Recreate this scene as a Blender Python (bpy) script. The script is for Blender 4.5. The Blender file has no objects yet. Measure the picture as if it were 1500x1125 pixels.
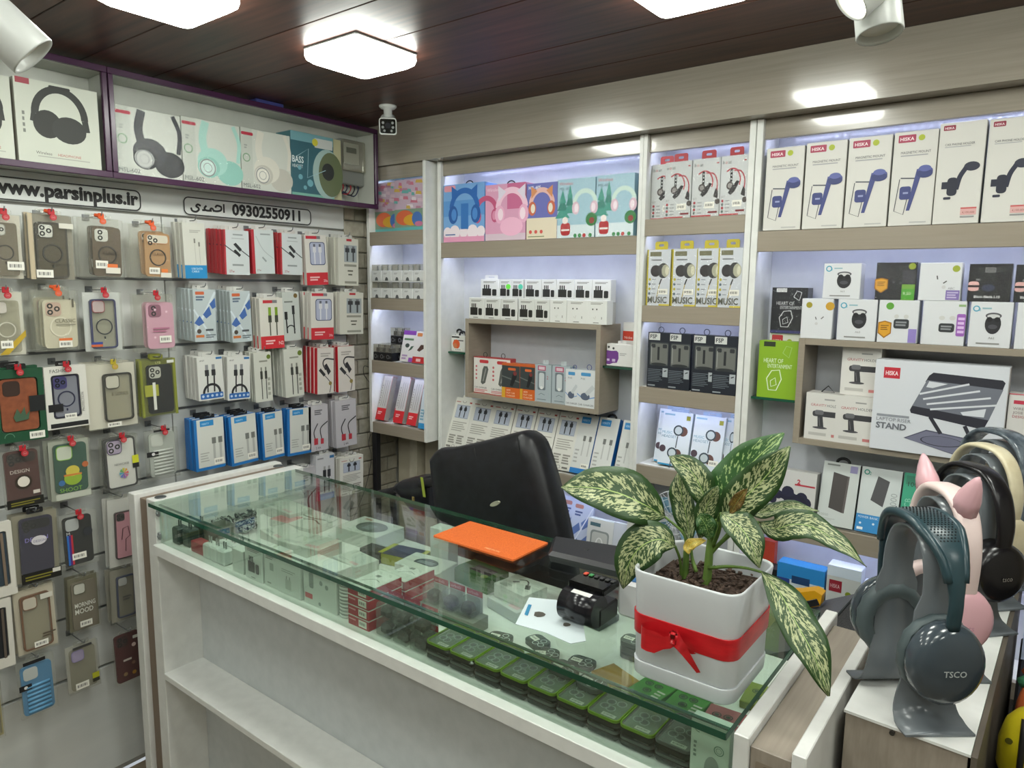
import bpy, bmesh, math, random
from mathutils import Vector, Matrix

# ------------------------------------------------------------------ camera
scene = bpy.context.scene
COL = scene.collection
FPX = 1043.0755
CAM = Vector((2.27, 0.0, 1.57))
RIGHT = Vector((0.7923624, 0.6099575, 0.0106575))
UP = Vector((-0.0923841, 0.1027061, 0.9904124))
FWD = Vector((-0.6030149, 0.7857501, -0.1377308))
cam_d = bpy.data.cameras.new('camera')
cam_d.sensor_width = 36.0
cam_d.lens = FPX / 1500.0 * 36.0
cam_d.clip_start = 0.02
cam = bpy.data.objects.new('camera', cam_d)
COL.objects.link(cam)
mw = Matrix((RIGHT, UP, -FWD)).transposed().to_4x4()
mw.translation = CAM
cam.matrix_world = mw
scene.camera = cam

# ------------------------------------------------------------------ world, lights, exposure
world = bpy.data.worlds.new('world')
scene.world = world
world.use_nodes = True
world.node_tree.nodes['Background'].inputs[0].default_value = (0.75, 0.8, 0.85, 1)
world.node_tree.nodes['Background'].inputs[1].default_value = 0.35
LAMP_POWER = 17.0          # emission of the square ceiling panels
STRIP_POWER = 5.5          # emission of the small diodes' tape under the shelves
scene.view_settings.view_transform = 'Standard'
scene.view_settings.look = 'None'
scene.view_settings.gamma = 1.0
scene.view_settings.use_curve_mapping = False
scene.view_settings.exposure = 0.85
scene.cycles.transparent_max_bounces = 32
scene.cycles.max_bounces = 10
scene.cycles.sample_clamp_indirect = 4.0

random.seed(7)
RND = random.Random(11)

# ------------------------------------------------------------------ helpers
def at(px, py, X=None, Y=None, Z=None):
    """point of a real plane (x, y or z constant) seen at a pixel of the 1500 x 1125 frame"""
    d = RIGHT * ((px - 750) / FPX) + UP * ((562.5 - py) / FPX) + FWD
    if X is not None: t = (X - CAM.x) / d.x
    elif Y is not None: t = (Y - CAM.y) / d.y
    else: t = (Z - CAM.z) / d.z
    return CAM + d * t

def lin(h):
    if isinstance(h, str):
        h = h.lstrip('#')
        if len(h) == 3: h = ''.join(q * 2 for q in h)
        c = [int(h[i:i + 2], 16) / 255 for i in (0, 2, 4)]
    else:
        c = h
    return tuple(x / 12.92 if x <= 0.04045 else ((x + 0.055) / 1.055) ** 2.4 for x in c) + (1.0,)

MATS = {}
def nodes_of(name):
    m = bpy.data.materials.new(name)
    m.use_nodes = True
    return m, m.node_tree.nodes, m.node_tree.links, m.node_tree.nodes['Principled BSDF']

def mat(col, rough=0.55, metal=0.0, spec=0.5, coat=0.0, name=None):
    """plain printed / moulded surface with a faint procedural unevenness"""
    key = ('m', str(col), rough, metal, spec, coat)
    if key in MATS: return MATS[key]
    m, N, L, B = nodes_of(name or 'ink_%s' % str(col).strip('#'))
    c = lin(col)
    B.inputs['Base Color'].default_value = c
    B.inputs['Metallic'].default_value = metal
    B.inputs['Specular IOR Level'].default_value = spec
    B.inputs['Coat Weight'].default_value = coat
    n = N.new('ShaderNodeTexNoise'); n.inputs['Scale'].default_value = 60
    r = N.new('ShaderNodeMapRange')
    r.inputs['To Min'].default_value = max(0.02, rough - 0.05); r.inputs['To Max'].default_value = min(1, rough + 0.05)
    L.new(n.outputs['Fac'], r.inputs['Value']); L.new(r.outputs['Result'], B.inputs['Roughness'])
    MATS[key] = m
    return m

def noise_mat(name, c1, c2, scale=(8, 8, 8), rough=0.5, detail=4.0, bump=0.0, spec=0.5, coat=0.0, lo=0.3, hi=0.7, nscale=1.0):
    if name in MATS: return MATS[name]
    m, N, L, B = nodes_of(name)
    tc = N.new('ShaderNodeTexCoord'); mp = N.new('ShaderNodeMapping')
    mp.inputs['Scale'].default_value = scale
    n = N.new('ShaderNodeTexNoise'); n.inputs['Detail'].default_value = detail; n.inputs['Scale'].default_value = nscale
    cr = N.new('ShaderNodeValToRGB')
    cr.color_ramp.elements[0].position = lo; cr.color_ramp.elements[0].color = lin(c1)
    cr.color_ramp.elements[1].position = hi; cr.color_ramp.elements[1].color = lin(c2)
    L.new(tc.outputs['Object'], mp.inputs[0]); L.new(mp.outputs[0], n.inputs['Vector'])
    L.new(n.outputs['Fac'], cr.inputs[0]); L.new(cr.outputs[0], B.inputs['Base Color'])
    B.inputs['Roughness'].default_value = rough
    B.inputs['Specular IOR Level'].default_value = spec
    B.inputs['Coat Weight'].default_value = coat
    if bump:
        b = N.new('ShaderNodeBump'); b.inputs['Strength'].default_value = bump; b.inputs['Distance'].default_value = 0.002
        L.new(n.outputs['Fac'], b.inputs['Height']); L.new(b.outputs[0], B.inputs['Normal'])
    MATS[name] = m
    return m

def emit_mat(name, col, strength):
    if name in MATS: return MATS[name]
    m = bpy.data.materials.new(name); m.use_nodes = True
    N, L = m.node_tree.nodes, m.node_tree.links
    N.remove(N['Principled BSDF'])
    e = N.new('ShaderNodeEmission'); e.inputs[0].default_value = lin(col); e.inputs[1].default_value = strength
    L.new(e.outputs[0], N['Material Output'].inputs[0])
    MATS[name] = m
    return m

def clear_mat(name, tint, rough=0.02, ior=1.45, boost=1.0, haze=0.0, bump=0.0, hazecol='#ffffff'):
    """see-through sheet: tinted transmission, mirror by Fresnel, optional milky haze and crinkle"""
    if name in MATS: return MATS[name]
    m = bpy.data.materials.new(name); m.use_nodes = True
    N, L = m.node_tree.nodes, m.node_tree.links
    N.remove(N['Principled BSDF'])
    t = N.new('ShaderNodeBsdfTransparent'); t.inputs[0].default_value = lin(tint)
    g = N.new('ShaderNodeBsdfGlossy'); g.inputs['Roughness'].default_value = rough
    lw = N.new('ShaderNodeLayerWeight'); lw.inputs['Blend'].default_value = 0.5
    pw = N.new('ShaderNodeMath'); pw.operation = 'POWER'; pw.inputs[1].default_value = 5.0
    f0 = ((ior - 1) / (ior + 1)) ** 2
    mul = N.new('ShaderNodeMath'); mul.operation = 'MULTIPLY_ADD'; mul.inputs[1].default_value = (1 - f0) * boost; mul.inputs[2].default_value = f0 * boost; mul.use_clamp = True
    L.new(lw.outputs['Facing'], pw.inputs[0])
    mx = N.new('ShaderNodeMixShader')
    L.new(pw.outputs[0], mul.inputs[0]); L.new(mul.outputs[0], mx.inputs[0])
    src = t
    if haze:
        d = N.new('ShaderNodeBsdfDiffuse'); d.inputs[0].default_value = lin(hazecol)
        mh = N.new('ShaderNodeMixShader'); mh.inputs[0].default_value = haze
        L.new(t.outputs[0], mh.inputs[1]); L.new(d.outputs[0], mh.inputs[2]); src = mh
    if bump:
        n = N.new('ShaderNodeTexNoise'); n.inputs['Scale'].default_value = 35; n.inputs['Detail'].default_value = 2
        b = N.new('ShaderNodeBump'); b.inputs['Strength'].default_value = bump; b.inputs['Distance'].default_value = 0.004
        L.new(n.outputs['Fac'], b.inputs['Height']); L.new(b.outputs[0], g.inputs['Normal'])
    L.new(src.outputs[0], mx.inputs[1]); L.new(g.outputs[0], mx.inputs[2])
    L.new(mx.outputs[0], N['Material Output'].inputs[0])
    MATS[name] = m
    return m

class MB:
    """collects faces; build() links them as ONE mesh object"""
    def __init__(self, m=None):
        self.v = []; self.f = []; self.mi = []; self.sm = []; self.mats = []
        self.cur = 0; self.smooth = False
        if m: self.use(m)
    def use(self, m, smooth=None):
        if m not in self.mats: self.mats.append(m)
        self.cur = self.mats.index(m)
        if smooth is not None: self.smooth = smooth
        return self
    def face(self, idx):
        self.f.append(tuple(idx)); self.mi.append(self.cur); self.sm.append(self.smooth)
    def quad(self, *pts):
        i = len(self.v); self.v += [tuple(p) for p in pts]; self.face(range(i, i + len(pts)))
    def box(self, x0, y0, z0, x1, y1, z1, m=None):
        if m: self.use(m)
        if x0 > x1: x0, x1 = x1, x0
        if y0 > y1: y0, y1 = y1, y0
        if z0 > z1: z0, z1 = z1, z0
        i = len(self.v)
        self.v += [(x0, y0, z0), (x1, y0, z0), (x1, y1, z0), (x0, y1, z0), (x0, y0, z1), (x1, y0, z1), (x1, y1, z1), (x0, y1, z1)]
        for q in ((3, 2, 1, 0), (4, 5, 6, 7), (0, 1, 5, 4), (1, 2, 6, 5), (2, 3, 7, 6), (3, 0, 4, 7)):
            self.face([i + k for k in q])
        return self
    def cbox(self, x0, y0, z0, x1, y1, z1, c=0.002, m=None):
        """box with chamfered edges"""
        if m: self.use(m)
        c = min(c, (x1 - x0) * .45, (y1 - y0) * .45, (z1 - z0) * .45)
        lo = (x0, y0, z0); hi = (x1, y1, z1)
        idx = {}
        for sx in (0, 1):
            for sy in (0, 1):
                for sz in (0, 1):
                    s = (sx, sy, sz)
                    for a in range(3):
                        p = []
                        for k in range(3):
                            b = hi[k] if s[k] else lo[k]
                            if k != a: b += -c if s[k] else c
                            p.append(b)
                        idx[(s, a)] = len(self.v); self.v.append(tuple(p))
        def F(*q): self.face([idx[k] for k in q])
        for a in range(3):
            b, d = (a + 1) % 3, (a + 2) % 3
            for sv in (0, 1):
                def S(p, q):
                    s = [0, 0, 0]; s[a] = sv; s[b] = p; s[d] = q; return tuple(s)
                q = [(S(0, 0), a), (S(1, 0), a), (S(1, 1), a), (S(0, 1), a)]
                F(*(q if sv else q[::-1]))
            for p in (0, 1):
                for q in (0, 1):
                    s0 = [0, 0, 0]; s0[b] = p; s0[d] = q; s1 = list(s0); s1[a] = 1
                    s0, s1 = tuple(s0), tuple(s1)
                    r = [(s0, b), (s1, b), (s1, d), (s0, d)]
                    F(*(r if (p == q) else r[::-1]))
        for sx in (0, 1):
            for sy in (0, 1):
                for sz in (0, 1):
                    s = (sx, sy, sz); r = [(s, 0), (s, 1), (s, 2)]
                    F(*(r if (sx + sy + sz) % 2 else r[::-1]))
        return self
    def ring(self, pts):
        i = len(self.v); self.v += [tuple(p) for p in pts]; return list(range(i, i + len(pts)))
    def bridge(self, a, b, closed=True):
        n = len(a)
        for k in range(n if closed else n - 1):
            self.face((a[k], a[(k + 1) % n], b[(k + 1) % n], b[k]))
    def loft(self, rings, cap0=True, cap1=True, closed=True):
        R = [self.ring(r) for r in rings]
        for a, b in zip(R, R[1:]): self.bridge(a, b, closed)
        sm = self.smooth; self.smooth = False
        if cap0: self.face(R[0][::-1])
        if cap1: self.face(R[-1])
        self.smooth = sm
        return self
    def cyl(self, p0, p1, r0, r1=None, n=12, cap=True):
        r1 = r0 if r1 is None else r1
        p0, p1 = Vector(p0), Vector(p1)
        d = (p1 - p0).normalized()
        a = d.orthogonal().normalized(); b = d.cross(a)
        C = [(math.cos(2 * math.pi * k / n), math.sin(2 * math.pi * k / n)) for k in range(n)]
        self.loft([[p + a * (c * r) + b * (s * r) for c, s in C] for p, r in ((p0, r0), (p1, r1))], cap, cap)
        return self
    def tube(self, pts, r, n=6, cap=True, flat=None):
        """round (or flattened) rod along points; r may be a list"""
        pts = [Vector(p) for p in pts]
        rs = r if isinstance(r, (list, tuple)) else [r] * len(pts)
        rings = []; a = None
        for k, p in enumerate(pts):
            d = (pts[min(k + 1, len(pts) - 1)] - pts[max(k - 1, 0)])
            if d.length < 1e-9: d = Vector((0, 0, 1))
            d.normalize()
            if a is None: a = d.orthogonal().normalized()
            else:
                a = (a - d * a.dot(d))
                a = a.normalized() if a.length > 1e-6 else d.orthogonal().normalized()
            b = d.cross(a)
            rings.append([p + a * (math.cos(2 * math.pi * j / n) * rs[k]) + b * (math.sin(2 * math.pi * j / n) * rs[k]) for j in range(n)])
        return self.loft(rings, cap, cap)
    def lathe(self, prof, c=(0, 0, 0), n=24, axis='z', cap0=True, cap1=True):
        c = Vector(c); rings = []
        for r, h in prof:
            ring = []
            for k in range(n):
                x, y = r * math.cos(2 * math.pi * k / n), r * math.sin(2 * math.pi * k / n)
                p = (x, y, h) if axis == 'z' else ((x, h, -y) if axis == 'y' else (h, x, y))
                ring.append(c + Vector(p))
            rings.append(ring)
        return self.loft(rings, cap0, cap1)
    def prism(self, pts, y0, y1):
        """outline of (x, z) points run through along y; front at y0"""
        n = len(pts)
        a = self.ring([(x, y0, z) for x, z in pts]); b = self.ring([(x, y1, z) for x, z in pts])
        sm = self.smooth; self.smooth = False
        self.face(a); self.face(b[::-1])
        self.smooth = sm
        self.bridge(b, a)
        return self
    def frame(self, outer, inner, y0, y1):
        """ring-shaped plate between two outlines with the same number of points"""
        o0 = self.ring([(x, y0, z) for x, z in outer]); i0 = self.ring([(x, y0, z) for x, z in inner])
        o1 = self.ring([(x, y1, z) for x, z in outer]); i1 = self.ring([(x, y1, z) for x, z in inner])
        self.bridge(o0, i0); self.bridge(i1, o1); self.bridge(o1, o0); self.bridge(i0, i1)
        return self
    def grid(self, rows, closed=False):
        R = [self.ring(r) for r in rows]
        for a, b in zip(R, R[1:]): self.bridge(a, b, closed)
        return self
    def mesh(self, name):
        me = bpy.data.meshes.new(name)
        me.from_pydata([tuple(p) for p in self.v], [], self.f)
        for m in self.mats: me.materials.append(m)
        me.polygons.foreach_set('material_index', self.mi)
        me.polygons.foreach_set('use_smooth', self.sm)
        me.update()
        return me
    def build(self, name, parent=None):
        return link(name, self.mesh(name), parent)

def link(name, data, parent=None):
    o = bpy.data.objects.new(name, data); COL.objects.link(o)
    if parent is not None: o.parent = parent
    return o

def tag(o, label=None, cat=None, group=None, kind=None):
    if label: o['label'] = label
    if cat: o['category'] = cat
    if group: o['group'] = group
    if kind: o['kind'] = kind
    return o

def thing(name, label, cat, loc=(0, 0, 0), rot=(0, 0, 0), group=None):
    o = bpy.data.objects.new(name, None); COL.objects.link(o)
    o.empty_display_size = 0.02
    o.location = loc; o.rotation_euler = rot
    return tag(o, label, cat, group)

def rrect(x0, z0, x1, z1, r, n=4):
    r = min(r, abs(x1 - x0) / 2, abs(z1 - z0) / 2)
    out = []
    for cx, cz, a0 in ((x1 - r, z0 + r, -90), (x1 - r, z1 - r, 0), (x0 + r, z1 - r, 90), (x0 + r, z0 + r, 180)):
        for k in range(n + 1):
            a = math.radians(a0 + 90 * k / n)
            out.append((cx + r * math.cos(a), cz + r * math.sin(a)))
    return out

def ell(cx, cz, rx, rz, n=18, a0=0, a1=360):
    full = abs(a1 - a0) >= 360
    m = n if full else n + 1
    return [(cx + rx * math.cos(math.radians(a0 + (a1 - a0) * k / n)), cz + rz * math.sin(math.radians(a0 + (a1 - a0) * k / n))) for k in range(m)]

def smooth_line(pts, n=6):
    """Catmull-Rom through the points"""
    P = [Vector(p) for p in pts]
    P = [P[0] * 2 - P[1]] + P + [P[-1] * 2 - P[-2]]
    out = []
    for i in range(1, len(P) - 2):
        a, b, c, d = P[i - 1:i + 3]
        for k in range(n):
            t = k / n
            out.append(0.5 * ((2 * b) + (c - a) * t + (2 * a - 5 * b + 4 * c - d) * t * t + (3 * b - a - 3 * c + d) * t ** 3))
    out.append(P[-2])
    return out

TEXTS = {}
def text_mesh(s, bold=0.0):
    """flat lettering: vertices (x, z), faces, width; cap height about 0.7"""
    key = (s, bold)
    if key in TEXTS: return TEXTS[key]
    cu = bpy.data.curves.new('lettering', 'FONT')
    cu.body = s; cu.size = 1.0; cu.resolution_u = 2; cu.offset = bold; cu.fill_mode = 'FRONT'
    ob = bpy.data.objects.new('lettering', cu); COL.objects.link(ob)
    dg = bpy.context.evaluated_depsgraph_get()
    me = ob.evaluated_get(dg).to_mesh()
    vs = [(v.co.x, v.co.y) for v in me.vertices]
    fs = [tuple(p.vertices) for p in me.polygons]
    ob.evaluated_get(dg).to_mesh_clear()
    bpy.data.objects.remove(ob); bpy.data.curves.remove(cu)
    if vs:
        x0 = min(v[0] for v in vs); w = max(v[0] for v in vs) - x0
        vs = [(x - x0, z) for x, z in vs]
    else: w = 0
    TEXTS[key] = (vs, fs, w)
    return TEXTS[key]

class Art:
    """flat print on a front of width w and height h metres; u, v run 0..1 from the lower left corner"""
    def __init__(self, w, h, y=0.0, step=0.00006):
        self.w, self.h = w, h; self.mb = MB(); self.k = 0; self.y = y; self.step = step
    def P(self, u, v): return (u * self.w, v * self.h)
    def _lay(self): self.k += 1; return self.y - 0.0003 - self.step * self.k
    def ptsm(self, pts, col, rough=0.5):
        y = self._lay(); self.mb.use(mat(col, rough) if not hasattr(col, 'node_tree') else col)
        i = len(self.mb.v); self.mb.v += [(x, y, z) for x, z in pts]
        # ngon, orientation towards -y
        area = sum(pts[k][0] * pts[(k + 1) % len(pts)][1] - pts[(k + 1) % len(pts)][0] * pts[k][1] for k in range(len(pts)))
        r = list(range(i, i + len(pts)))
        self.mb.face(r if area > 0 else r[::-1]); return self
    def poly(self, pts, col): return self.ptsm([self.P(*p) for p in pts], col)
    def rect(self, u0, v0, u1, v1, col): return self.poly([(u0, v0), (u1, v0), (u1, v1), (u0, v1)], col)
    def rr(self, u0, v0, u1, v1, r, col):
        return self.ptsm(rrect(u0 * self.w, v0 * self.h, u1 * self.w, v1 * self.h, r * self.w, 3), col)
    def disc(self, u, v, r, col, ar=1.0, n=14):
        return self.ptsm(ell(u * self.w, v * self.h, r * self.w, r * self.w * ar, n), col)
    def line(self, pts, wd, col, n=0, closed=False):
        """stroke; wd as a fraction of the width"""
        P = [Vector((u * self.w, v * self.h, 0)) for u, v in pts]
        if n: P = smooth_line(P, n)
        if closed: P = P + [P[0], P[1]]
        y = self._lay(); self.mb.use(mat(col) if not hasattr(col, 'node_tree') else col)
        hw = wd * self.w / 2; L = []; R = []
        for k, p in enumerate(P):
            d = P[min(k + 1, len(P) - 1)] - P[max(k - 1, 0)]
            d = d.normalized() if d.length > 0 else Vector((1, 0, 0))
            nn = Vector((-d.y, d.x, 0))
            L.append((p.x + nn.x * hw, y, p.y + nn.y * hw)); R.append((p.x - nn.x * hw, y, p.y - nn.y * hw))
        a = self.mb.ring(R); b = self.mb.ring(L); self.mb.bridge(a, b, False); return self
    def arc(self, u, v, r, wd, col, a0=0, a1=360, ar=1.0, n=20):
        k = self.w / self.h
        pts = [(u + r * math.cos(math.radians(a0 + (a1 - a0) * i / n)), v + r * ar * k * math.sin(math.radians(a0 + (a1 - a0) * i / n))) for i in range(n + 1)]
        return self.line(pts, wd, col)
    def text(self, u, v, size, s, col, al='l', bold=0.0, rot=0, wmax=None, sx=1.0):
        """size = cap height as a fraction of the front's height"""
        vs, fs, w = text_mesh(s, bold)
        k = size * self.h / 0.7; kx = k * sx
        if wmax and w * kx > wmax * self.w: kx = wmax * self.w / w
        off = {'l': 0, 'c': -w / 2, 'r': -w}[al]
        y = self._lay(); self.mb.use(mat(col))
        c, s_ = math.cos(math.radians(rot)), math.sin(math.radians(rot))
        i = len(self.mb.v)
        for x, z in vs:
            X, Z = (x + off) * kx, z * k
            self.mb.v.append((u * self.w + X * c - Z * s_, y, v * self.h + X * s_ + Z * c))
        for f in fs: self.mb.face([i + j for j in f])
        return self
    def lines(self, u0, v0, u1, v1, n, col, wd=0.25, jag=0.3):
        """rows of print too small to read"""
        for k in range(n):
            v = v1 - (v1 - v0) * (k + 0.5) / n
            hh = (v1 - v0) / n * wd
            self.rect(u0, v - hh, u1 - (u1 - u0) * jag * ((k * 37 % 10) / 10), v + hh, col)
        return self
    def barcode(self, u0, v0, u1, v1):
        self.rect(u0, v0, u1, v1, '#e8e6dc')
        n = 9
        for k in range(n):
            a = u0 + (u1 - u0) * (0.12 + 0.76 * k / n); ww = (u1 - u0) * (0.03 if k % 3 else 0.055)
            self.rect(a, v0 + (v1 - v0) * .3, a + ww, v0 + (v1 - v0) * .72, '#3a3a3a')
        return self
    def mesh(self, name='print'): return self.mb.mesh(name)

class Kit:
    """a thing built once; put() links it again and again, sharing its meshes"""
    d = 0.0
    def __init__(self): self.parts = []
    def add(self, name, me, under=None, label=None):
        if isinstance(me, MB): me = me.mesh(name)
        self.parts.append((name, me, under, label)); return len(self.parts) - 1
    def put(self, name, label, cat, loc, rz=0.0, rx=0.0, ry=0.0, group=None, scale=None, skip=()):
        if rx < 0: loc = (loc[0], loc[1], loc[2] + self.d * math.sin(math.radians(-rx)))   # leans on its lower back edge
        if len(self.parts) == 1:
            root = link(name, self.parts[0][1]); tag(root, label, cat, group); root.location = loc; objs = [root]
        else:
            root = thing(name, label, cat, loc, group=group); objs = []
            for i, (n, me, under, lb) in enumerate(self.parts):
                if n in skip: objs.append(None); continue
                o = link(n, me, root if under is None else objs[under]); objs.append(o)
                if lb: o['label'] = lb
        root.rotation_mode = 'XYZ'
        root.rotation_euler = (math.radians(rx), math.radians(ry), math.radians(rz))
        if scale: root.scale = scale
        return root

ORD = ['first', 'second', 'third', 'fourth', 'fifth', 'sixth', 'seventh', 'eighth', 'ninth', 'tenth', 'eleventh', 'twelfth']

# ------------------------------------------------------------------ main materials
WHITE = noise_mat('white_laminate', '#d9dad6', '#e2e3df', (30, 30, 30), 0.32)
WHITE2 = noise_mat('grey_white_laminate', '#c3c8c8', '#ccd0d0', (30, 30, 30), 0.38)
BACKW = noise_mat('pale_back_board', '#c6c9d0', '#cfd2d8', (14, 14, 14), 0.14)
TAUPE = noise_mat('taupe_oak_laminate', '#93897a', '#998f80', (6, 30, 160), 0.28, detail=6, bump=0.02)
TAUPE2 = noise_mat('taupe_oak_board', '#90867a', '#9d9386', (160, 6, 30), 0.42, detail=6)
FASC = noise_mat('taupe_gloss_laminate', '#8f887c', '#9a9286', (5, 30, 150), 0.16, detail=5, bump=0.0, coat=0.35)
WOODC = noise_mat('dark_walnut_plank', '#2a1812', '#553429', (3, 46, 46), 0.40, detail=7, spec=0.35)
PURPLE = mat('#41203f', 0.25, name='purple_metal')
BLACK = mat('#121216', 0.4)
GLASS = clear_mat('counter_glass', '#f3faf5', 0.0, 1.5, 1.25)
GEDGE = noise_mat('green_glass_edge', '#0f3a2a', '#1c5a43', (3, 3, 3), 0.08, spec=0.7)
SHELFGLASS = clear_mat('shelf_glass', '#8fc7a6', 0.02, 1.5, 1.0, haze=0.12, hazecol='#1f6a47')
PACK = clear_mat('clear_pack_plastic', '#fafaf8', 0.06, 1.4, 0.95, haze=0.05, bump=0.35, hazecol='#d8dad2')
FILM = clear_mat('glossy_wrap_film', '#ffffff', 0.05, 1.42, 1.0, haze=0.0, bump=0.5)
SMOKE = clear_mat('smoky_case_plastic', '#a89f8e', 0.08, 1.45, 0.9, haze=0.6, hazecol='#938a79')
CLEARC = clear_mat('clear_case_plastic', '#f0efe8', 0.05, 1.45, 1.0, haze=0.16, hazecol='#cfcdc2')
STEEL = mat('#8e9294', 0.25, 1.0)
# ------------------------------------------------------------------ room
CEIL = 2.173
def struct(name, mb, label=None):
    o = mb.build(name); o['kind'] = 'structure'
    if label: o['label'] = label
    return o

fl = MB(noise_mat('beige_floor_tile', '#7c6f5c', '#948672', (5, 5, 5), 0.35)); fl.box(0, -2.4, -0.05, 4.3, 2.2, 0)
struct('floor', fl)
cl = MB(mat('#1c110d', 0.6)); cl.box(0, -2.4, CEIL + 0.02, 4.3, 2.2, CEIL + 0.06)
ceil = struct('ceiling', cl)
yy = 2.2; k = 0
plank_cuts = [2.2, 1.985, 1.785, 1.585, 1.296, 1.108, 0.91, 0.71, 0.51, 0.31, 0.11, -0.1, -0.4, -0.8, -1.2, -1.6, -2.0, -2.4]
for a, b in zip(plank_cuts, plank_cuts[1:]):
    p = MB(WOODC); p.cbox(0, b + 0.0012, CEIL, 4.3, a - 0.0012, CEIL + 0.02, 0.0015); p.build('plank', ceil)

wl = MB(noise_mat('left_wall_paint', '#a8a79f', '#b4b3ab', (6, 6, 6), 0.6)); wl.box(-0.12, -2.4, 0, -0.016, 2.2, CEIL + 0.02)
wall_left = struct('wall_left', wl)
SLAT = noise_mat('white_slat_board', '#c9ccca', '#d5d7d4', (12, 3, 12), 0.3)
cuts = [0.02, 0.378, 0.57, 0.74, 0.946, 1.156, 1.366, 1.576, 1.775]
for a, b in zip(cuts, cuts[1:]):
    for y0, y1 in ((-1.2, -0.02), (-0.017, 1.138), (1.141, 1.862)):
        s = MB(SLAT); s.cbox(-0.016, y0, a + 0.004, 0, y1, b - 0.004, 0.002)
        s.build('slat', wall_left)
    if a > 0.4:
        s = MB(mat('#6f7274', 0.3, 0.6)); s.box(-0.0158, -1.2, a - 0.004, -0.006, 1.862, a + 0.004); s.build('slat_rail', wall_left)
s = MB(SLAT); s.cbox(-0.016, -1.2, 1.779, 0, 1.862, 1.862, 0.002); s.build('sign_board', wall_left)
# brick strip beside the shelves
BRK = [noise_mat('pale_brick_%s' % n, a, b, (40, 40, 40), 0.75, bump=0.5) for n, a, b in (('warm', '#938d7d', '#a8a292'), ('cool', '#8b8778', '#a09b8b'), ('light', '#9c9787', '#b0ab9c'))]
bz = 0.02; row = 0
while bz < 1.95:
    off = -0.05 if row % 2 else 0.0
    y = 1.866 + off
    while y < 2.13:
        y0, y1 = max(y, 1.866), min(y + 0.105, 2.137)
        if y1 - y0 > 0.012:
            b = MB(BRK[(row * 3 + int(y * 40)) % 3]); b.cbox(-0.016, y0, bz, -0.002 + RND.uniform(-.002, .002), y1 - 0.004, bz + 0.058, 0.003)
            b.build('brick', wall_left)
        y += 0.105
    bz += 0.062; row += 1

wb = MB(noise_mat('tan_wall_paint', '#8d8370', '#a09683', (5, 5, 5), 0.7)); wb.box(-0.12, 2.16, 0, 4.3, 2.3, CEIL + 0.02)
wall_back = struct('wall_back', wb)
# plaster pipe chase and cream panels under the first shelf unit
ch = MB(noise_mat('rough_plaster', '#b9b29d', '#d2ccb8', (14, 14, 14), 0.8, bump=0.6))
ch.loft([[(0.105 + 0.006 * math.sin(z * 9), 2.10, z), (0.150 + 0.005 * math.cos(z * 7), 2.10, z), (0.150 + 0.005 * math.cos(z * 7), 2.16, z), (0.105 + 0.006 * math.sin(z * 9), 2.16, z)] for z in [k * 0.08 for k in range(13)]])
ch.build('pipe_chase', wall_back)
CREAM = noise_mat('cream_wall_panel', '#b8b09a', '#c6bea9', (5, 5, 5), 0.6)
for x0, x1, z0, z1 in ((0.165, 0.37, 0.0, 0.70), (0.165, 0.37, 0.703, 0.99), (0.0, 0.10, 0.0, 0.95)):
    p = MB(CREAM); p.cbox(x0, 2.135, z0, x1, 2.16, z1, 0.003); p.build('wall_panel', wall_back)
for nm, a in (('wall_right', (4.3, -2.4, 0, 4.4, 2.3, CEIL + .02)), ('wall_front', (-0.12, -2.5, 0, 4.4, -2.4, CEIL + .02))):
    w = MB(noise_mat('side_wall_paint', '#b9b5ab', '#c5c1b7', (4, 4, 4), 0.6)); w.box(*a); struct(nm, w)

# fascia under the ceiling, leaning a touch into the room at its top
fa = MB(FASC)
fa.loft([[(0.0, 1.95, 2.023), (4.3, 1.95, 2.023), (4.3, 2.02, 2.023), (0.0, 2.02, 2.023)], [(0.0, 1.9465, CEIL), (4.3, 1.9465, CEIL), (4.3, 2.02, CEIL), (0.0, 2.02, CEIL)]])
struct('trim_1', fa, 'glossy taupe board running under the ceiling above the shelves')

# ------------------------------------------------------------------ shelf units
YB = 2.137
LEDM = emit_mat('cool_white_diode', '#cfd8ff', STRIP_POWER * 14)
LEDT = mat('#d8dcea', 0.4)
def led_strip(x0, x1, y, z, where, n):
    t = thing('led_strip', 'thin white LED strip ' + where, 'light strip', ((x0 + x1) / 2, y, z), group='LED strips inside the shelf units')
    b = MB(LEDT); b.box(x0 - (x0 + x1) / 2, -0.005, 0, x1 - (x0 + x1) / 2, 0.005, 0.0015); b.build('tape', t)
    d = MB(LEDM)
    for k in range(n):
        x = x0 + (x1 - x0) * (k + .5) / n - (x0 + x1) / 2
        d.box(x - 0.0028, -0.003, -0.0012, x + 0.0028, 0.003, 0)
    d.build('diodes', t)['kind'] = 'stuff'

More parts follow.
